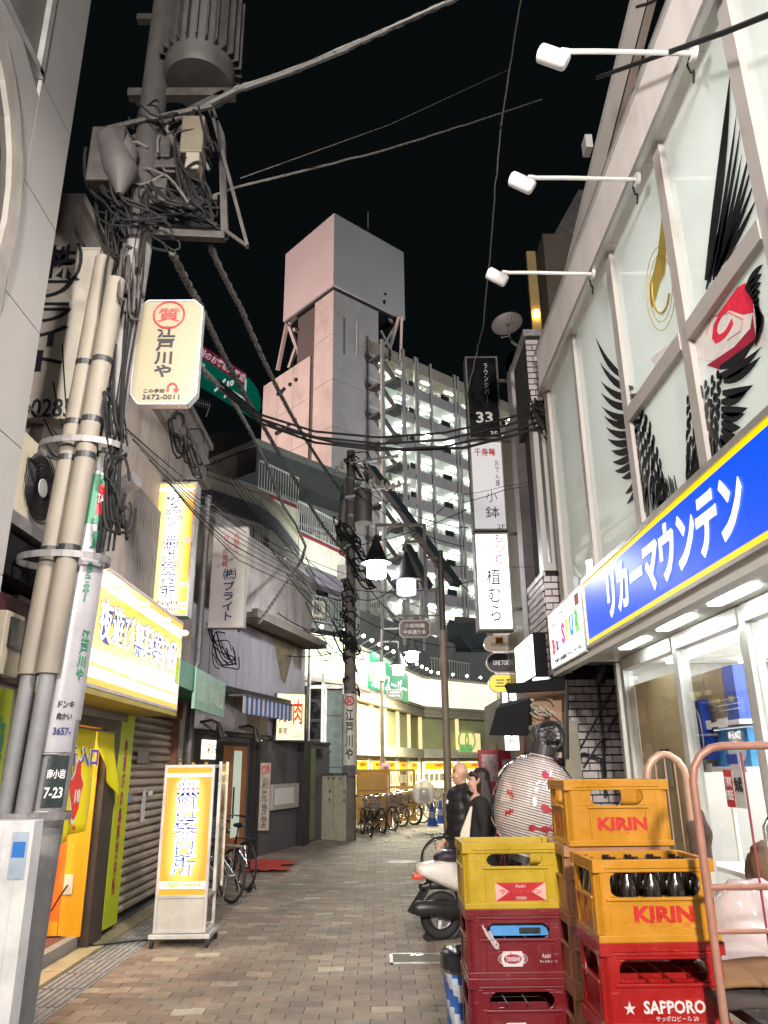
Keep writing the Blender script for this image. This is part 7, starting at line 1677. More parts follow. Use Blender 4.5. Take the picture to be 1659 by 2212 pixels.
for i, (px, py) in enumerate(((1640, 2115), (1650, 2160))):
    q = on(px, py, y=3.4 - .12 * i); t = thing('cardboard_piece', ('curled brown cardboard piece with dark edge under the plastic bag', 'darker folded cardboard piece below the curled one at the corner')[i], 'cardboard', q)
    g_ = [[q + V((-.2 + .5 * j / 8, -.1 + .25 * i2 / 4, .008 * sin(j * .8 + i2) + .04 * i2 / 4)) for j in range(9)] for i2 in range(5)]
    o = MB().sheet(g_).build('sheet', mat('cardboard', (.20, .10, .04), .9, var=.3) if i == 0 else mat('cardboard_dark', (.05, .035, .03), .9), t, smooth=True); s = o.modifiers.new('t', 'SOLIDIFY'); s.thickness = .012
t = thing('floor_trolley', 'flat grey trolley carrying the bag and cardboard', 'trolley', (1.6, 3.3, 0)); MB().box(1.42, 2.05, 3.15, 4.45, .70, .74).box(1.42, 1.47, 3.2, 3.25, 0, .7).box(2.0, 2.05, 3.2, 3.25, 0, .7).box(1.42, 1.47, 4.4, 4.45, 0, .7).build('deck', M_steeld, t)

# ---- dark bin with striped umbrella bag in front of the crates
uq = on(965, 2050, y=4.75); ub = thing('umbrella_bin', 'black rimmed bin with a blue and white striped bag left of the crates', 'bin', (uq.x + .12, 4.75, 0))
_c = (uq.x + .11, 4.78); _n, _m = 24, 22; _b = [MB(), MB()]
def _bp(i, j):
    h = (uq.z - .1) * j / _m; r = .09 + .04 * j / _m + .004 * sin(i * 1.7 + j); return (_c[0] + r * cos(2 * pi * i / _n), _c[1] + r * sin(2 * pi * i / _n), h)
for i in range(_n):
    for j in range(_m): _b[((i + j) // 3) % 2].add([_bp(i, j), _bp(i + 1, j), _bp(i + 1, j + 1), _bp(i, j + 1)], [(0, 1, 2, 3)])
_b[0].build('blue_stripe', mat('bag_blue', (.03, .10, .34), .4), ub, smooth=True); _b[1].build('pale_stripe', mat('bag_pale', (.42, .45, .5), .4), ub, smooth=True)
MB().lathe((uq.x + .11, 4.78, uq.z - .11), Z_, [(.132, 0), (.15, .02), (.15, .09), (.135, .1), (.11, .06), (.1, -.1), (0, -.1)], 20).build('rim', mat('gloss_black', (.015, .015, .018), .12, coat=.8, var=.1), ub, smooth=True)

# ================================================================== SCOOTER (rear half shows left of the crates)
sq = on(954, 2030, z=0); sc = thing('scooter', 'white and black motor scooter parked across the right side of the alley', 'scooter', (sq.x, sq.y, 0))
sx0, sy0 = sq.x, sq.y; M_sw = mat('scooter_white', (.70, .66, .60), .22, var=.04, coat=.6); M_sb = mat('scooter_black', (.02, .02, .022), .35, var=.3)
def wheel(name, par, c, ax, R_, r_, m, ms, spokes=5):
    w_ = MB().tube(torus_pts(c, ax, R_ - r_, 32), r_, 10, closed=True).build(name, m, par, smooth=True); mb = MB().tube(torus_pts(c, ax, R_ - 2 * r_, 26), .012, 6, closed=True); a = V(ax).normalized(); e = a.orthogonal().normalized(); g_ = a.cross(e)
    for k in range(spokes): t_ = 2 * pi * k / spokes; mb.beam(V(c), V(c) + (e * cos(t_) + g_ * sin(t_)) * (R_ - 2 * r_), .03)
    mb.tube([V(c) - a * .04, V(c) + a * .04], .045, 10); mb.build('hub', ms, w_); return w_
d_ = V((.94, .34, 0)).normalized(); nn_ = V((-.34, .94, 0))
def sp_(a, b, c): return V((sx0, sy0, 0)) + d_ * a + nn_ * b + Z_ * c
wheel('wheel', sc, sp_(0, 0, .225), nn_, .225, .05, M_rub, M_steel); wheel('wheel', sc, sp_(1.18, 0, .225), nn_, .225, .05, M_rub, M_steel)
def loft(secs, name, m, par, n=14):
    mb = MB(); vs = []
    for (a, c, hw, hh) in secs: vs += [sp_(a, hw * math.copysign(abs(cos(2 * pi * k / n)) ** .5, cos(2 * pi * k / n)), c + hh * math.copysign(abs(sin(2 * pi * k / n)) ** .7, sin(2 * pi * k / n))) for k in range(n)]
    fs = [(i * n + k, i * n + (k + 1) % n, (i + 1) * n + (k + 1) % n, (i + 1) * n + k) for i in range(len(secs) - 1) for k in range(n)] + [tuple(range(n))[::-1], tuple((len(secs) - 1) * n + k for k in range(n))]
    return mb.add(vs, fs).build(name, m, par, smooth=True)
loft([(-.26, .665, .05, .03), (-.24, .66, .09, .05), (-.14, .645, .13, .085), (.0, .62, .155, .125), (.25, .56, .175, .16), (.45, .48, .17, .17), (.6, .36, .14, .1)], 'body', M_sw, sc)
loft([(-.04, .76, .06, .03), (.03, .78, .13, .06), (.3, .78, .15, .055), (.55, .75, .14, .05), (.68, .73, .08, .03)], 'seat', mat('seat_vinyl', (.03, .02, .035), .3, var=.2, coat=.3), sc)
loft([(-.30, .60, .035, .025), (-.26, .60, .05, .03), (-.2, .6, .05, .03)], 'tail_lamp', emi('tail_red', (.8, .12, .06), .35), sc)
loft([(-.22, .5, .05, .03), (-.05, .52, .09, .05), (.3, .5, .1, .05)], 'undertray', M_sb, sc)
MB().sheet([[sp_(-.12 - .075 * i, -.07 + .14 * j, .56 - .095 * i) for j in range(2)] for i in range(4)]).build('mud_flap', M_sb, sc).modifiers.new('t', 'SOLIDIFY').thickness = .03
MB().tube([sp_(-.36, -.16, .33), sp_(-.33, -.16, .33), sp_(-.05, -.16, .31), sp_(.22, -.15, .28), sp_(.32, -.12, .25)], [.045, .07, .075, .06, .03], 14).build('exhaust', M_sb, sc, smooth=True)
MB().tube([sp_(0, -.1, .25), sp_(.3, -.08, .3), sp_(.5, -.05, .32)], [.07, .08, .06], 12).build('engine', M_sb, sc, smooth=True)
MB().tube(torus_pts(sp_(0, 0, .235), nn_, .26, 30)[2:16], .03, 8).build('rear_mudguard', M_sb, sc, smooth=True)
loft([(.55, .30, .12, .03), (.95, .29, .15, .03), (1.0, .45, .15, .1), (.98, .7, .12, .1)], 'front_shield', M_sw, sc)
MB().tube([sp_(.95, 0, .6), sp_(.85, 0, 1.0)], .03, 8).tube([sp_(.82, -.3, 1.03), sp_(.85, 0, 1.0), sp_(.82, .3, 1.03)], .016, 8).build('handlebar', M_sb, sc, smooth=True)
MB().tube([sp_(1.18, .08, .22), sp_(.97, .05, .65)], .02, 8).build('fork', M_steel, sc)
text('Tact', Fr(sp_(.20, -.185, .57), d_), 0, 0, .12, .04, M_sb, sc, off=.02)

# ================================================================== BICYCLES
M_frm = mat('bike_silver', (.5, .5, .5), .3, .7, var=.1); M_frb = mat('bike_black', (.02, .02, .022), .3, var=.1, coat=.4)
def bicycle(name, label, group, m):
    t = thing(name, label, 'bicycle', (0, 0, 0), group); Rw = .33
    for x in (0, 1.08):
        w_ = MB().tube(torus_pts((x, 0, Rw), Y_, Rw - .016, 36), .017, 8, closed=True).build('wheel', M_rub, t, smooth=True)
        MB().tube(torus_pts((x, 0, Rw), Y_, Rw - .042, 30), .009, 6, closed=True).build('rim', M_chrome, w_, smooth=True)
        mb = MB()
        for k in range(18): t_ = 2 * pi * k / 18; s_ = .02 if k % 2 else -.02; mb.tube([(x + .02 * cos(t_ + .5), s_, Rw + .02 * sin(t_ + .5)), (x + (Rw - .045) * cos(t_), 0, Rw + (Rw - .045) * sin(t_))], .0016, 3, caps=False)
        mb.tube([(x, -.04, Rw), (x, .04, Rw)], .02, 8); mb.build('spoke', M_chrome, w_)
        MB().tube(torus_pts((x, 0, Rw), Y_, Rw + .022, 36)[(0 if x == 0 else 1):(19 if x == 0 else 16)], .018, 6).build('mudguard', M_frm, t, smooth=True)
    bb = V((.46, 0, .29)); st_ = V((.30, 0, .72)); hd = V((.90, 0, .80)); hb = V((.93, 0, .62))
    mb = MB().tube([bb, st_], .016, 8).tube([bb, hb], .019, 8).tube([bb + V((0, 0, .05)), V((.6, 0, .42)), hd - V((0, 0, .12))], .016, 8).tube([(0, .05, Rw), bb], .009, 6).tube([(0, -.05, Rw), bb], .009, 6).tube([(0, .05, Rw), st_ - V((-.05, 0, .12))], .008, 6).tube([(0, -.05, Rw), st_ - V((-.05, 0, .12))], .008, 6).tube([hd, hb], .02, 8).tube([hb, (1.0, .05, .5), (1.08, .05, Rw)], .011, 6).tube([hb, (1.0, -.05, .5), (1.08, -.05, Rw)], .011, 6)
    mb.build('frame', m, t, smooth=True)
    MB().tube([st_, st_ + V((-.03, 0, .12))], .012, 6).ell(st_ + V((-.05, 0, .15)), (.13, .08, .035), 12, 6).build('saddle', M_sb, t, smooth=True)
    MB().tube([hd, hd + V((-.01, 0, .14))], .012, 6).tube([(.72, .28, .97), (.84, .22, .98), (.9, .08, .95), (.9, -.08, .95), (.84, -.22, .98), (.72, -.28, .97)], .011, 8).build('handlebar', M_chrome, t, smooth=True)
    for s_ in (-1, 1): MB().tube([(.72, .28 * s_, .97), (.61, .30 * s_, .96)], .016, 8).build('grip', M_sb, t, smooth=True)
    bk_ = MB(); 
    for k in range(11):
        for (p, q) in (((1.0 + .028 * k, -.17, .66), (1.0 + .03 * k, -.19, .92)), ((1.0 + .028 * k, .17, .66), (1.0 + .03 * k, .19, .92))): bk_.beam(p, q, .004)
        bk_.beam((1.0, -.17 + .034 * k, .66), (.99, -.19 + .038 * k, .92), .004).beam((1.28, -.17 + .034 * k, .66), (1.31, -.19 + .038 * k, .92), .004).beam((1.0 + .028 * k, -.17, .66), (1.0 + .028 * k, .17, .66), .004)
    for z_, e_ in ((.92, .02), (.84, .014), (.75, .008), (.66, 0)): bk_.beam((.99, -.17 - e_, z_), (1.3, -.17 - e_, z_), .007).beam((.99, .17 + e_, z_), (1.3, .17 + e_, z_), .007).beam((.99, -.17 - e_, z_), (.99, .17 + e_, z_), .007).beam((1.29 + e_, -.17 - e_, z_), (1.29 + e_, .17 + e_, z_), .007)
    bk_.build('basket', M_steeld, t)
    MB().beam((-.22, 0, .70), (.22, 0, .70), .14, .012).tube([(-.15, .06, .70), (0, .06, Rw)], .006, 5).tube([(-.15, -.06, .70), (0, -.06, Rw)], .006, 5).build('rear_rack', M_frm, t)
    MB().tube([(.0, -.07, Rw), (-.06, -.16, .0)], .01, 6).tube([(.0, .07, Rw), (-.06, .16, .0)], .01, 6).build('kickstand', M_frm, t)
    MB().tube(torus_pts((.46, -.05, .29), Y_, .09, 18), .007, 5, closed=True).tube([(.46, -.05, .29), (.55, -.1, .17)], .01, 6).box(.52, .6, -.18, -.09, .155, .18).build('crank', M_chrome, t)
    MB().fbox(Fr((0, -.075, 0), X_), 0, .5, .28, .38, 0, .008).build('chain_guard', M_frm, t)
    MB().tube([(1.12, 0, .60), (1.17, 0, .60)], [.03, .035], 10).build('head_lamp', M_chrome, t)
    return t
KIDS.clear()
b0_ = bicycle('bicycle', 'nearest bicycle beside the stand sign with its pale frame tube toward the alley', 'bicycles beside the stand sign', M_frm)
q = on(497, 1952, z=0); b0_.location = (q.x, q.y, 0); b0_.rotation_euler = (0, 0, R(132))
q2 = on(512, 1930, z=0); copy_tree(b0_, (q2.x + .06, q2.y + .25, 0), R(128), 'bicycle standing just behind the one nearest the stand sign', {M_frm: M_frb}); 
# the row before the supermarket
row = [(800, 1808, -78, 0, 'dark bicycle at the left end of the parked row by the cabinet'), (826, 1800, -70, 0, 'bicycle second from the cabinet with a white lock'), (848, 1795, -60, 1, 'silver bicycle with front basket, third from the cabinet'),
       (868, 1786, -52, 1, 'silver bicycle facing the alley in the middle of the row'), (893, 1782, -42, 0, 'bicycle with basket just left of the blue cones'), (912, 1778, -38, 1, 'silver bicycle half behind the blue cones'),
       (814, 1786, -84, 1, 'silver bicycle jammed between the two dark ones by the cabinet'), (836, 1784, -66, 0, 'dark bicycle behind the silver one with a basket'), (858, 1780, -58, 0, 'dark bicycle wedged in the middle of the row'), (880, 1774, -48, 1, 'bicycle with pale mudguards behind the middle of the row'), (926, 1768, -50, 0, 'dark bicycle behind the far blue cone'),
       (842, 1772, -80, 0, 'bicycle in the back rank behind the pink banner'), (872, 1764, -70, 1, 'bicycle in the back rank left of the rain covered seat'), (905, 1762, -60, 0, 'bicycle in the back rank behind the blue cones'), (940, 1762, -64, 1, 'pale bicycle at the right end of the parked row'), (955, 1757, -75, 0, 'dark bicycle partly hidden by the lamp pole')]
for (px, py, rz, s_, lb_) in row:
    q = on(px, py, z=0); d = V((cos(R(rz)), sin(R(rz)), 0)); p = q - d * 1.08; t = copy_tree(b0_, p, R(rz), lb_, None if s_ else {M_frm: M_frb}); t['group'] = 'bicycles parked before the supermarket'; t.rotation_euler = (R(rb.uniform(-5, 5)), 0, R(rz))
q = on(915, 1700, y=23.5)
rcv = thing('child_seat_cover', 'grey transparent rain cover over a child seat in the bicycle row', 'rain cover', (q.x, q.y, 0))
MB().lathe((q.x, q.y, .72), Z_, [(.26, 0), (.31, .12), (.33, .3), (.29, .46), (.17, .58), (0, .62)], 18).build('cover', glass('rain_cover', (.8, .8, .8), 1.5, .2, milk=.55, milkcol=(.5, .5, .5)), rcv, smooth=True); MB().box(q.x - .14, q.x + .16, q.y - .1, q.y + .12, .76, 1.12).build('seat', mat('seat_dark_red', (.15, .04, .04), .6), rcv, bevel=.04)
# the bicycle whose front wheel shows behind the scooter
q = on(955, 1908, z=0); t = copy_tree(b0_, (q.x, q.y, 0), R(12), 'bicycle behind the scooter with its wheel toward the alley', {M_frm: M_frb}); t['group'] = 'bicycles on the right side'
q = on(1080, 1800, y=11.6); t = copy_tree(b0_, (q.x, 11.6, 0), R(70), 'bicycle parked behind the woman by the red poster case'); t['group'] = 'bicycles on the right side'

# blue traffic cones
M_cone = mat('cone_blue', (.04, .12, .5), .45, var=.1)
def cone(label):
    t = thing('traffic_cone', label, 'traffic cone', (0, 0, 0), 'blue cones by the bicycles'); MB().lathe((0, 0, .03), Z_, [(.16, 0), (.14, .05), (.03, .66), (0, .67)], 16).build('cone_body', M_cone, t, smooth=True)
    MB().box(-.2, .2, -.2, .2, 0, .03).build('base', M_cone, t); MB().lathe((0, 0, .03), Z_, [(.117, .2), (.085, .38)], 16).build('reflective_band', mat('cone_band', (.35, .4, .6), .4), t, smooth=True); return t
KIDS.clear(); cn = cone('blue traffic cone nearer the bicycles'); q = on(934, 1784, z=0); cn.location = (q.x, q.y, 0)
q = on(952, 1778, z=0); copy_tree(cn, (q.x, q.y, 0), 0, 'blue traffic cone nearer the lamp pole')
# yellow roll containers and pink banner, by the supermarket windows
M_yc = mat('container_yellow', (.62, .33, .02), .45, dirt=.2)
def ycage(label, q, w_, h_):
    t = thing('yellow_roll_container', label, 'roll container', (q.x, q.y, 0)); mb = MB()
    for a, b in ((0, 0), (w_, 0), (0, .7), (w_, .7)): mb.box(q.x + a - .03, q.x + a + .03, q.y + b - .03, q.y + b + .03, .1, h_)
    for z_ in (.15, .6, 1.1, h_): mb.box(q.x, q.x + w_, q.y - .02, q.y + .02, z_ - .03, z_ + .03).box(q.x, q.x + w_, q.y + .68, q.y + .72, z_ - .03, z_ + .03).box(q.x - .02, q.x + .02, q.y, q.y + .7, z_ - .03, z_ + .03).box(q.x + w_ - .02, q.x + w_ + .02, q.y, q.y + .7, z_ - .03, z_ + .03)
    mb.build('frame', M_yc, t); mb = MB()
    for k in range(1, 10): mb.box(q.x + w_ * k / 10 - .006, q.x + w_ * k / 10 + .006, q.y - .01, q.y + .01, .15, h_).box(q.x + w_ * k / 10 - .006, q.x + w_ * k / 10 + .006, q.y + .69, q.y + .71, .15, h_)
    mb.build('wire_bar', M_yc, t); return t
q = on(772, 1780, y=24.0); t = ycage('yellow roll container right of the beige cabinet', V((q.x, 24, 0)), .95, on(790, 1664, y=24).z); MB().box(q.x + .03, q.x + .9, 24.1, 24.15, .2, 1.6).build('side_sheet', M_yc, t)
q = on(848, 1760, y=25.5); ycage('yellow roll container behind the pink banner', V((q.x - .1, 25.5, 0)), .8, on(860, 1664, y=25.5).z)
fpb = face_cam(0, 24.6, 0); A, B = fpb.hit(824, 1648), fpb.hit(843, 1730)
pb_ = thing('pink_banner', 'pale pink printed banner standing by the lamp pole', 'banner', fpb.p(A[0], .4)); MB().fbox(fpb, A[0], B[0], B[1] - .2, A[1], -.03, 0).build('sheet', emi('pink_banner', (.9, .62, .6), .45), pb_)
MB().fbox(fpb, A[0] + .05, B[0] - .05, A[1] - .35, A[1] - .1, .001, .004).build('red_print', mat('pink_print', (.6, .2, .22), .5), pb_); MB().fbox(fpb, A[0] + .08, B[0] - .08, B[1] + .1, (A[1] + B[1]) / 2, .001, .004).build('orange_print', mat('peach_print', (.65, .4, .25), .5, var=.5, scale=8), pb_)
MB().beam(fpb.p((A[0] + B[0]) / 2, 0, -.05), fpb.p((A[0] + B[0]) / 2, A[1], -.05), .04).build('stand', M_alu, pb_)

# ================================================================== PEOPLE
def organic(name, mat_, parent, caps, vox=.011, smooth=3):
    """one continuous surface grown round a list of tapered limbs ((p0, r0, p1, r1)) and ellipsoids ((c, (rx, ry, rz)))"""
    mb = MB()
    for c in caps:
        if len(c) == 4:
            p0, r0, p1, r1 = c; p0, p1 = V(p0), V(p1); mb.tube([p0, p1], [r0, r1], 12); mb.ell(p0, (r0,) * 3, 12, 8); mb.ell(p1, (r1,) * 3, 12, 8)
        else: mb.ell(c[0], c[1], 16, 12)
    o = mb.build(name, mat_, parent, smooth=False); r = o.modifiers.new('skin', 'REMESH'); r.mode = 'VOXEL'; r.voxel_size = vox; r.use_smooth_shade = True
    s = o.modifiers.new('soft', 'SMOOTH'); s.iterations = smooth; s.factor = .5; return o
M_skin = mat('skin', (.50, .29, .2), .5, var=.06, bump=.05); M_skinf = mat('skin_fair', (.58, .36, .28), .5, var=.05, bump=.05)
def person(name, label, base, hs, face, kind):
    """face = unit facing direction; local frame: f forward, s to the person's left"""
    t = thing(name, label, 'person', base); f_ = V(face).normalized(); s_ = Z_.cross(f_)
    def q(a, b, c): return V(base) + (f_ * a + s_ * b + Z_ * c) * hs
    hz = 1.60; body = []
    # head: skull, jaw, nose, ears, neck
    body += [(q(0, 0, hz + .01), (.088 * hs, .088 * hs, .105 * hs)), (q(.028, 0, hz - .055), (.062 * hs, .062 * hs, .068 * hs)), (q(.055, 0, hz - .092), .03, q(.06, 0, hz - .098), .026), (q(.086, 0, hz + .0), .010, q(.108, 0, hz - .035), .014), (q(.078, .03, hz - .03), .02, q(.07, .045, hz - .04), .02), (q(.078, -.03, hz - .03), .02, q(.07, -.045, hz - .04), .02), (q(.085, 0, hz - .068), .016, q(.084, 0, hz - .078), .015),
             (q(-.005, .088, hz - .02), .012, q(-.012, .095, hz + .015), .017), (q(-.005, -.088, hz - .02), .012, q(-.012, -.095, hz + .015), .017), (q(-.01, 0, hz - .06), .055, q(-.02, 0, hz - .19), .062)]
    body += [(q(0, .06, 1.38), .09, q(0, -.06, 1.38), .09), (q(-.01, .11, 1.32), .10, q(0, .08, 1.02), .10), (q(-.01, -.11, 1.32), .10, q(0, -.08, 1.02), .10), (q(0, .08, .95), .1, q(0, -.08, .95), .1)]
    hands = []
    arms = kind['arms']
    for sd, (el, wr) in zip((1, -1), arms):
        sh_ = q(-.01, .19 * sd, 1.36); body += [(sh_, .055, q(*el), .042), (q(*el), .04, q(*wr), .028)]
        w_ = q(*wr); dv_ = (w_ - q(*el)).normalized(); pc_ = w_ + dv_ * .055; body.append((w_ + dv_ * .02, .024, pc_ + dv_ * .02, .028))
        for k in range(4):
            off = s_ * (.0) + f_ * (.027 - .018 * k); b_ = pc_ + dv_ * .03 + off; L_ = (.072, .08, .075, .058)[k]; m_ = b_ + dv_ * L_ * .5 + f_ * .006 * sd; body += [(b_, .0095, m_, .0088), (m_, .0088, m_ + dv_ * L_ * .45 - s_ * sd * .012, .0075)]
        th = w_ + dv_ * .03 + f_ * .028; body += [(th, .012, th + f_ * .03 + dv_ * .025, .010), (th + f_ * .03 + dv_ * .025, .010, th + f_ * .038 + dv_ * .055, .0085)]
    legs = kind['legs']
    for sd, (kn, an_) in zip((1, -1), legs): body += [(q(0, .09 * sd, .9), .085, q(*kn), .058), (q(*kn), .056, q(*an_), .038), (q(*an_), .038, q(an_[0] + .12, an_[1], .05), .036)]
    organic('body', kind['skin'], t, body, .0095)
    return t, q, arms, legs
# man
mq_ = on(988, 1660, y=8.95); MX, MY = mq_.x, 8.95
fdir = V((-.96, -.28, 0))
t, q, arms, legs = person('person', 'bald smiling man in a black puffer jacket walking with the woman', (MX + .03, MY, 0), 1.0, fdir, dict(skin=M_skin, arms=[((-.08, .30, 1.12), (.03, .36, .90)), ((-.05, -.26, 1.10), (.12, -.24, .90))], legs=[((.10, .10, .5), (.0, .10, .08)), ((-.03, -.10, .5), (-.18, -.10, .10))]))
man = t; M_puf = mat('black_puffer', (.010, .012, .017), .5, var=.2, scale=12, bump=.2, bscale=40)
cp_ = []
for k in range(6):
    z_ = .80 + .105 * k; w_ = (.15, .155, .16, .165, .165, .15)[k]; cp_ += [(q(.005, .085, z_ + .02), w_ * .86, q(.005, -.085, z_ + .02), w_ * .86)]
cp_ += [(q(-.02, .05, 1.42), .08, q(-.02, -.05, 1.42), .08), (q(-.03, 0, 1.44), (.105, .105, .06)), (q(0, 0, 1.1), (.15, .15, .3))]
for sd, (el, wr) in zip((1, -1), arms):
    A, B, C_ = V((-.01, .19 * sd, 1.35)), V(el), V(wr)
    for k in range(4): p = A.lerp(B, k / 3.4); cp_.append((q(*p), (.083 - .004 * k,) * 3))
    for k in range(4): p = B.lerp(C_, k / 3.6); cp_.append((q(*p), (.068 - .006 * k,) * 3))
organic('puffer_jacket', M_puf, t, cp_, .012, 2)
M_trou = mat('black_trousers', (.012, .012, .014), .8, bump=.2)
cp_ = [(q(0, .07, .88), .115, q(0, -.07, .88), .115)]
for sd, (kn, an_) in zip((1, -1), legs): cp_ += [(q(0, .09 * sd, .86), .1, q(*kn), .075), (q(*kn), .075, q(an_[0], an_[1], an_[2] + .04), .062)]
organic('trousers', M_trou, t, cp_, .014)
cp_ = []
for sd, (kn, an_) in zip((1, -1), legs): cp_ += [(q(an_[0] - .03, an_[1], .045), .045, q(an_[0] + .15, an_[1], .04), .038)]
organic('shoe', M_black, t, cp_, .012)
for sd in (1, -1):
    MB().ell(q(.082, .032 * sd, 1.612), (.012, .012, .004), 8, 5).build('eye', M_letb, t); MB().ell(q(.086, .034 * sd, 1.632), (.02, .018, .0035), 8, 5).build('eyebrow', M_letb, t)
MB().ell(q(.083, 0, 1.526), (.022, .026, .006), 10, 6).build('mouth', mat('mouth_dark', (.18, .03, .03), .5), t); MB().ell(q(.088, 0, 1.529), (.017, .02, .0035), 10, 6).build('teeth', M_letw, t)
MB().ell(q(.13, -.08, 1.30), (.02, .02, .025), 8, 5).build('chest_badge', M_letw, t)
# woman
wq = on(1035, 1675, y=8.5); fd2 = V((-.97, .05, 0))
t, q, arms, legs = person('person', 'woman with long dark hair and fringe, black coat and white tote bag', (wq.x - .02, 8.5, 0), .955, fd2, dict(skin=M_skinf, arms=[((-.06, .27, 1.12), (.03, .27, .9)), ((-.05, -.25, 1.12), (.10, -.22, 1.0))], legs=[((.08, .08, .5), (.0, .08, .08)), ((-.02, -.08, .5), (-.12, -.08, .09))]))
M_coat = mat('black_coat', (.012, .012, .013), .9, var=.2, bump=.3)
cp_ = [(q(-.01, .11, 1.34), .105, q(-.01, -.11, 1.34), .105), (q(0, .07, 1.28), .14, q(0, .1, .75), .16), (q(0, -.07, 1.28), .14, q(0, -.1, .75), .16), (q(0, 0, 1.1), .15, q(0, 0, .7), .2), (q(-.02, 0, 1.43), (.09, .09, .05))]
for sd, (el, wr) in zip((1, -1), arms): cp_ += [(q(-.01, .19 * sd, 1.35), .075, q(*el), .068), (q(*el), .066, q(*wr), .052)]
organic('coat', M_coat, t, cp_, .014)
cp_ = []
for sd, (kn, an_) in zip((1, -1), legs): cp_ += [(q(0, .08 * sd, .8), .085, q(*kn), .062), (q(*kn), .062, q(*an_), .05)]
organic('trousers', M_trou, t, cp_, .014)
cp_ = [(q(an_[0] - .03, an_[1], .045), .042, q(an_[0] + .13, an_[1], .04), .035) for (kn, an_) in legs]; organic('shoe', M_black, t, cp_, .012)
M_hair = mat('dark_hair', (.018, .009, .007), .38, var=.4, scale=60, bump=.5, bscale=200)
hz = 1.60
cp_ = [(q(-.038, 0, hz + .03), (.098, .108, .108)), (q(.045, 0, hz + .068), (.05, .085, .035)), (q(-.06, .03, hz - .05), .085, q(-.10, .05, hz - .30), .085), (q(-.06, -.03, hz - .05), .085, q(-.10, -.05, hz - .30), .085), (q(-.09, 0, hz - .28), .10, q(-.10, 0, hz - .50), .075), (q(-.045, .09, hz - .02), .03, q(-.03, .11, hz - .30), .04), (q(.0, -.095, hz - .02), .03, q(-.01, -.12, hz - .30), .045)]
organic('hair', M_hair, t, cp_, .010, 2)
for sd in (1, -1): MB().ell(q(.081, .032 * sd, 1.608), (.011, .012, .005), 8, 5).build('eye', M_letb, t)
MB().ell(q(.083, 0, 1.528), (.014, .02, .008), 10, 6).build('mouth', mat('lip_red', (.35, .06, .06), .4), t)
tb_ = thing('tote_bag', 'cream white tote bag hanging at the walking woman side', 'bag', q(.1, -.2, .9))
p0 = q(.10, .19, 1.12); mb = MB()
g_ = [[q(.16 - .03 * i, .24 + .02 * sin(i), 1.30 - .13 * i) + f_off for f_off in (V((0, 0, 0)), V((.03 + .028 * i, -.02, 0)))] for i in range(5)]
a1_, a2_, a3_ = on(1018, 1745, y=8.27), on(995, 1812, y=8.27), on(1013, 1815, y=8.27)
mb = MB().prism([on(1017, 1742, y=8.25), on(1021, 1742, y=8.25), on(1016, 1790, y=8.25), on(1013, 1835, y=8.25), on(993, 1835, y=8.25), on(995, 1800, y=8.25)], (0, .05, 0)); mb.build('canvas', mat('cream_canvas', (.68, .62, .5), .8, bump=.3), tb_, bevel=.008)

# ================================================================== OVERHEAD CABLES
def wire(label, P, r, m=M_cable, sag=.0, group=None, n=16, name='overhead_cable', wig=0.0, bead=0):
    """P = list of (px, py, distance) it passes through"""
    pts = [on(px, py, y=y) for px, py, y in P]; out = []
    for i in range(len(pts) - 1):
        seg = sagged(pts[i], pts[i + 1], sag, n); out += seg[:-1] if i < len(pts) - 2 else seg
    if wig: out = [p + V((rc.uniform(-wig, wig), 0, rc.uniform(-wig, wig))) for p in out]
    mb = MB().tube(out, r, 6)
    if bead:
        k = 0
        for a, b in zip(out[:-1], out[1:]):
            L_ = (b - a).length; d = (b - a).normalized()
            for j in range(max(1, int(L_ / bead))): c_ = a + d * (j + .5) * bead; mb.tube([c_ - d * bead * .12, c_ + d * bead * .12], r * 1.3, 6)
    return tag(mb.build(name, m, None, smooth=True), label, 'cable', group)
M_cabl = mat('grey_cable_sheath', (.16, .155, .14), .5, var=.4, scale=20)  # paler grey cable sheath
wire('thick braided cable crossing the sky from the transformer to the top edge', [(205, 285, 5.6), (300, 262, 5.5), (430, 235, 5.4), (500, 200, 5.35), (620, 158, 5.3), (720, 118, 5.2), (1010, -15, 4.9)], .022, mat('dark_braid', (.07, .068, .064), .6, var=.4, scale=30), .0, n=8, bead=.32)
wire('second strand hung just under the thick braided cable', [(440, 232, 5.4), (510, 188, 5.35), (630, 148, 5.3), (730, 106, 5.2), (960, 5, 4.9)], .012, M_cabl, .01, n=8)
wire('thin twisted cable rising across the open sky to the right', [(340, 470, 5.6), (500, 408, 6), (840, 322, 7.5), (1010, 268, 8.5), (1170, 215, 10)], .011, M_cabl, .0, wig=.006, n=10)
wire('faint thin cable high across the middle of the sky', [(520, 385, 6), (840, 270, 8), (1100, 150, 10)], .005, M_cabl, .0)
wire('loose thin cable hanging down past the black bar sign', [(1127, -10, 8), (1100, 150, 9), (1085, 260, 9.5), (1070, 400, 10), (1058, 560, 11), (1045, 700, 12), (1030, 760, 12.8), (1008, 860, 13.1)], .013, M_cablew, .0, wig=.012, n=5)
wire('thick twisted cable dropping from the pole frame to the middle pole, left of two', [(372, 545, 5.8), (430, 655, 7), (500, 800, 9.5), (560, 905, 12), (640, 1040, 15), (700, 1140, 18), (752, 1200, 20.2)], .034, M_cablew, .02, n=6, bead=.16)
wire('thick twisted cable dropping from the strut to the middle pole, right of two', [(455, 535, 6), (520, 665, 7.5), (580, 800, 10), (640, 915, 13), (700, 1010, 17), (745, 1070, 20.2)], .03, M_cablew, .02, n=6, bead=.16)
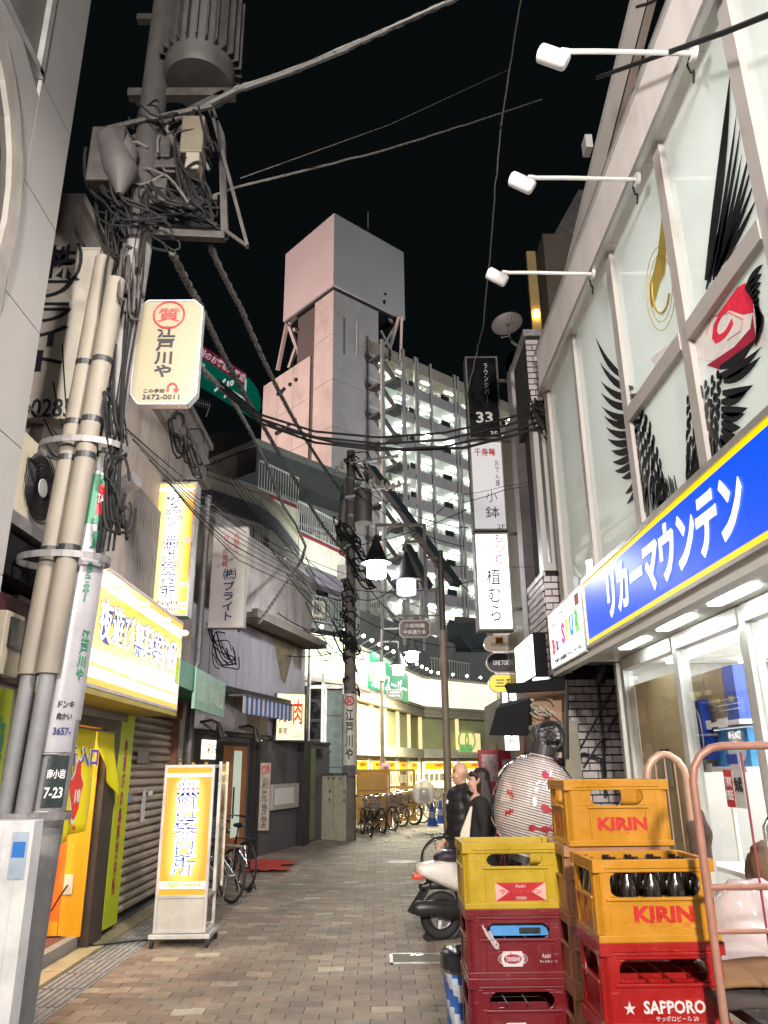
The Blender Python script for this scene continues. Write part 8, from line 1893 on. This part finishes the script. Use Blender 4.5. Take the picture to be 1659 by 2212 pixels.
wire('braided cable bundle curving down in front of the dark balconies', [(405, 740, 7), (440, 800, 8), (500, 860, 9), (540, 930, 11), (580, 1010, 13), (610, 1090, 15), (640, 1135, 16.5), (660, 1180, 17.2), (652, 1210, 17.5), (560, 1345, 14)], .028, M_cabl, .0, n=6, bead=.22)
for i, dy in enumerate((0, 6, 12)): wire('heavy black cable sagging across from the left bundle to the brick building', [(470, 820 + dy, 8.5), (560, 895 + dy * 1.5, 9.5), (680, 932 + dy * 2, 10), (820, 945 + dy * 2.3, 10), (960, 935 + dy * 2.5, 9.8), (1090, 905 + dy * 2.5, 9.5), (1200, 876 + dy * 2, 9.3)], .017, M_cable, .0, 'heavy black cables crossing mid sky', n=5)
wire('lower heavy black cable sagging toward the brick building', [(520, 880, 9), (600, 925, 9.5), (720, 955, 10), (870, 972, 10), (1000, 968, 9.8), (1110, 940, 9.4), (1190, 915, 9.3)], .02, M_cable, .0, 'heavy black cables crossing mid sky', n=5)
wire('black cable entering the top right corner in front of the cornice', [(1690, 20, 2.9), (1560, 72, 3.3), (1430, 118, 4), (1340, 150, 4.6), (1290, 168, 5)], .017, M_cable, .0, n=5)
wire('short black cable at the top edge over the cornice', [(1375, 15, 4.5), (1400, 8, 4.4), (1440, -12, 4.2)], .012, M_cable, .0)
for i in range(9):
    x0 = 250 + 18 * i; y0 = 905 + 22 * i; wire('thin wire fanning down across the lit signs to the middle pole', [(x0, y0, 6.2 + .3 * i), (420 + 12 * i, 1050 + 20 * i, 10), (600 + 8 * i, 1180 + 12 * i, 15), (745, 1240 + 20 * i, 20)], .006 + .002 * (i % 3 == 0), M_cabl if i % 2 else M_cable, .02, 'thin wires fanning from the near pole', n=7)
for i in range(5): wire('thin wire slanting down from the roof edge past the cream wall', [(440 + 30 * i, 960 + 30 * i, 12), (560 + 25 * i, 1120 + 20 * i, 15), (740, 1270 + 30 * i, 20)], .008, M_cable, .04, 'thin wires over the cream wall', n=8)
for i, (a, b) in enumerate((((765, 1060), (1000, 1180)), ((770, 1045), (1010, 1140)), ((800, 1040), (1030, 1290)), ((765, 1240), (990, 1060)), ((765, 1290), (870, 1250)), ((770, 1275), (1115, 1225)), ((770, 1330), (1050, 1400)), ((770, 1400), (862, 1365)), ((760, 1180), (1120, 1040)), ((765, 1210), (870, 1340)))):
    wire('thin wire strung from the middle pole toward the right side', [(*a, 20), (*b, 17)], .011, M_cable, .25, 'thin wires right of the middle pole', n=12)
for i, (a, b) in enumerate((((752, 1340), (620, 1240)), ((752, 1370), (560, 1290)), ((752, 1400), (500, 1380)), ((752, 1300), (580, 1180)), ((752, 1420), (660, 1300)), ((752, 1330), (656, 1360)))):
    wire('slack service wire from the middle pole to the left walls', [(*a, 20.1), (*b, 16.5)], .012, M_cable, .3, 'slack service wires left of the middle pole', n=12)
for (px, py, y, lb_) in ((480, 1400, 13.6, 'hanging coil of black cable beside the white company sign'), (695, 1405, 19, 'loose cable coil in front of the glowing fascia corner')):
    tangle('cable_coil', on(px, py, y=y), (.28 if y < 15 else .35, .05, .38 if y < 15 else .3), 8, .014 if y < 15 else .008, M_cable, None, lb_)
wire('two thin wires crossing the white bar sign to the brick building', [(1000, 1085, 14), (1090, 1058, 12), (1205, 1030, 9.4)], .007, M_cable, .02, 'wires to the brick building')
wire('two thin wires crossing the white bar sign to the brick building', [(1000, 1068, 14), (1090, 1050, 12), (1205, 1025, 9.4)], .005, M_cable, .02, 'wires to the brick building')
wire('thin straight wire crossing the lit bar sign', [(900, 1222, 18), (1120, 1225, 12), (1235, 1226, 9.3)], .005, M_cable, .0)
q = on(1184, 905, y=9.3); tangle('cable_coil', q, (.22, .1, .3), 12, .014, M_cable, None, 'big coil of black cables fixed to the brick building corner')
for i in range(3): wire('thin cable curving across the near left gap beside the pole', [(95 + 20 * i, 905 - 80 * i, 6), (165 - 5 * i, 1000, 6), (190, 700 + 60 * i, 5.6)], .007, M_cable, .05, 'thin cables in the left gap')
wire('black cable loop hanging in front of the air conditioner', [(100, 960, 5.6), (150, 985, 5.6), (215, 935, 5.6)], .008, M_cable, .06)
wire('vertical thin cable in front of the beige company sign', [(150, 480, 6.5), (175, 600, 6.5), (160, 760, 6.5), (130, 930, 6.5), (118, 1000, 6.4)], .007, M_cable, .0)
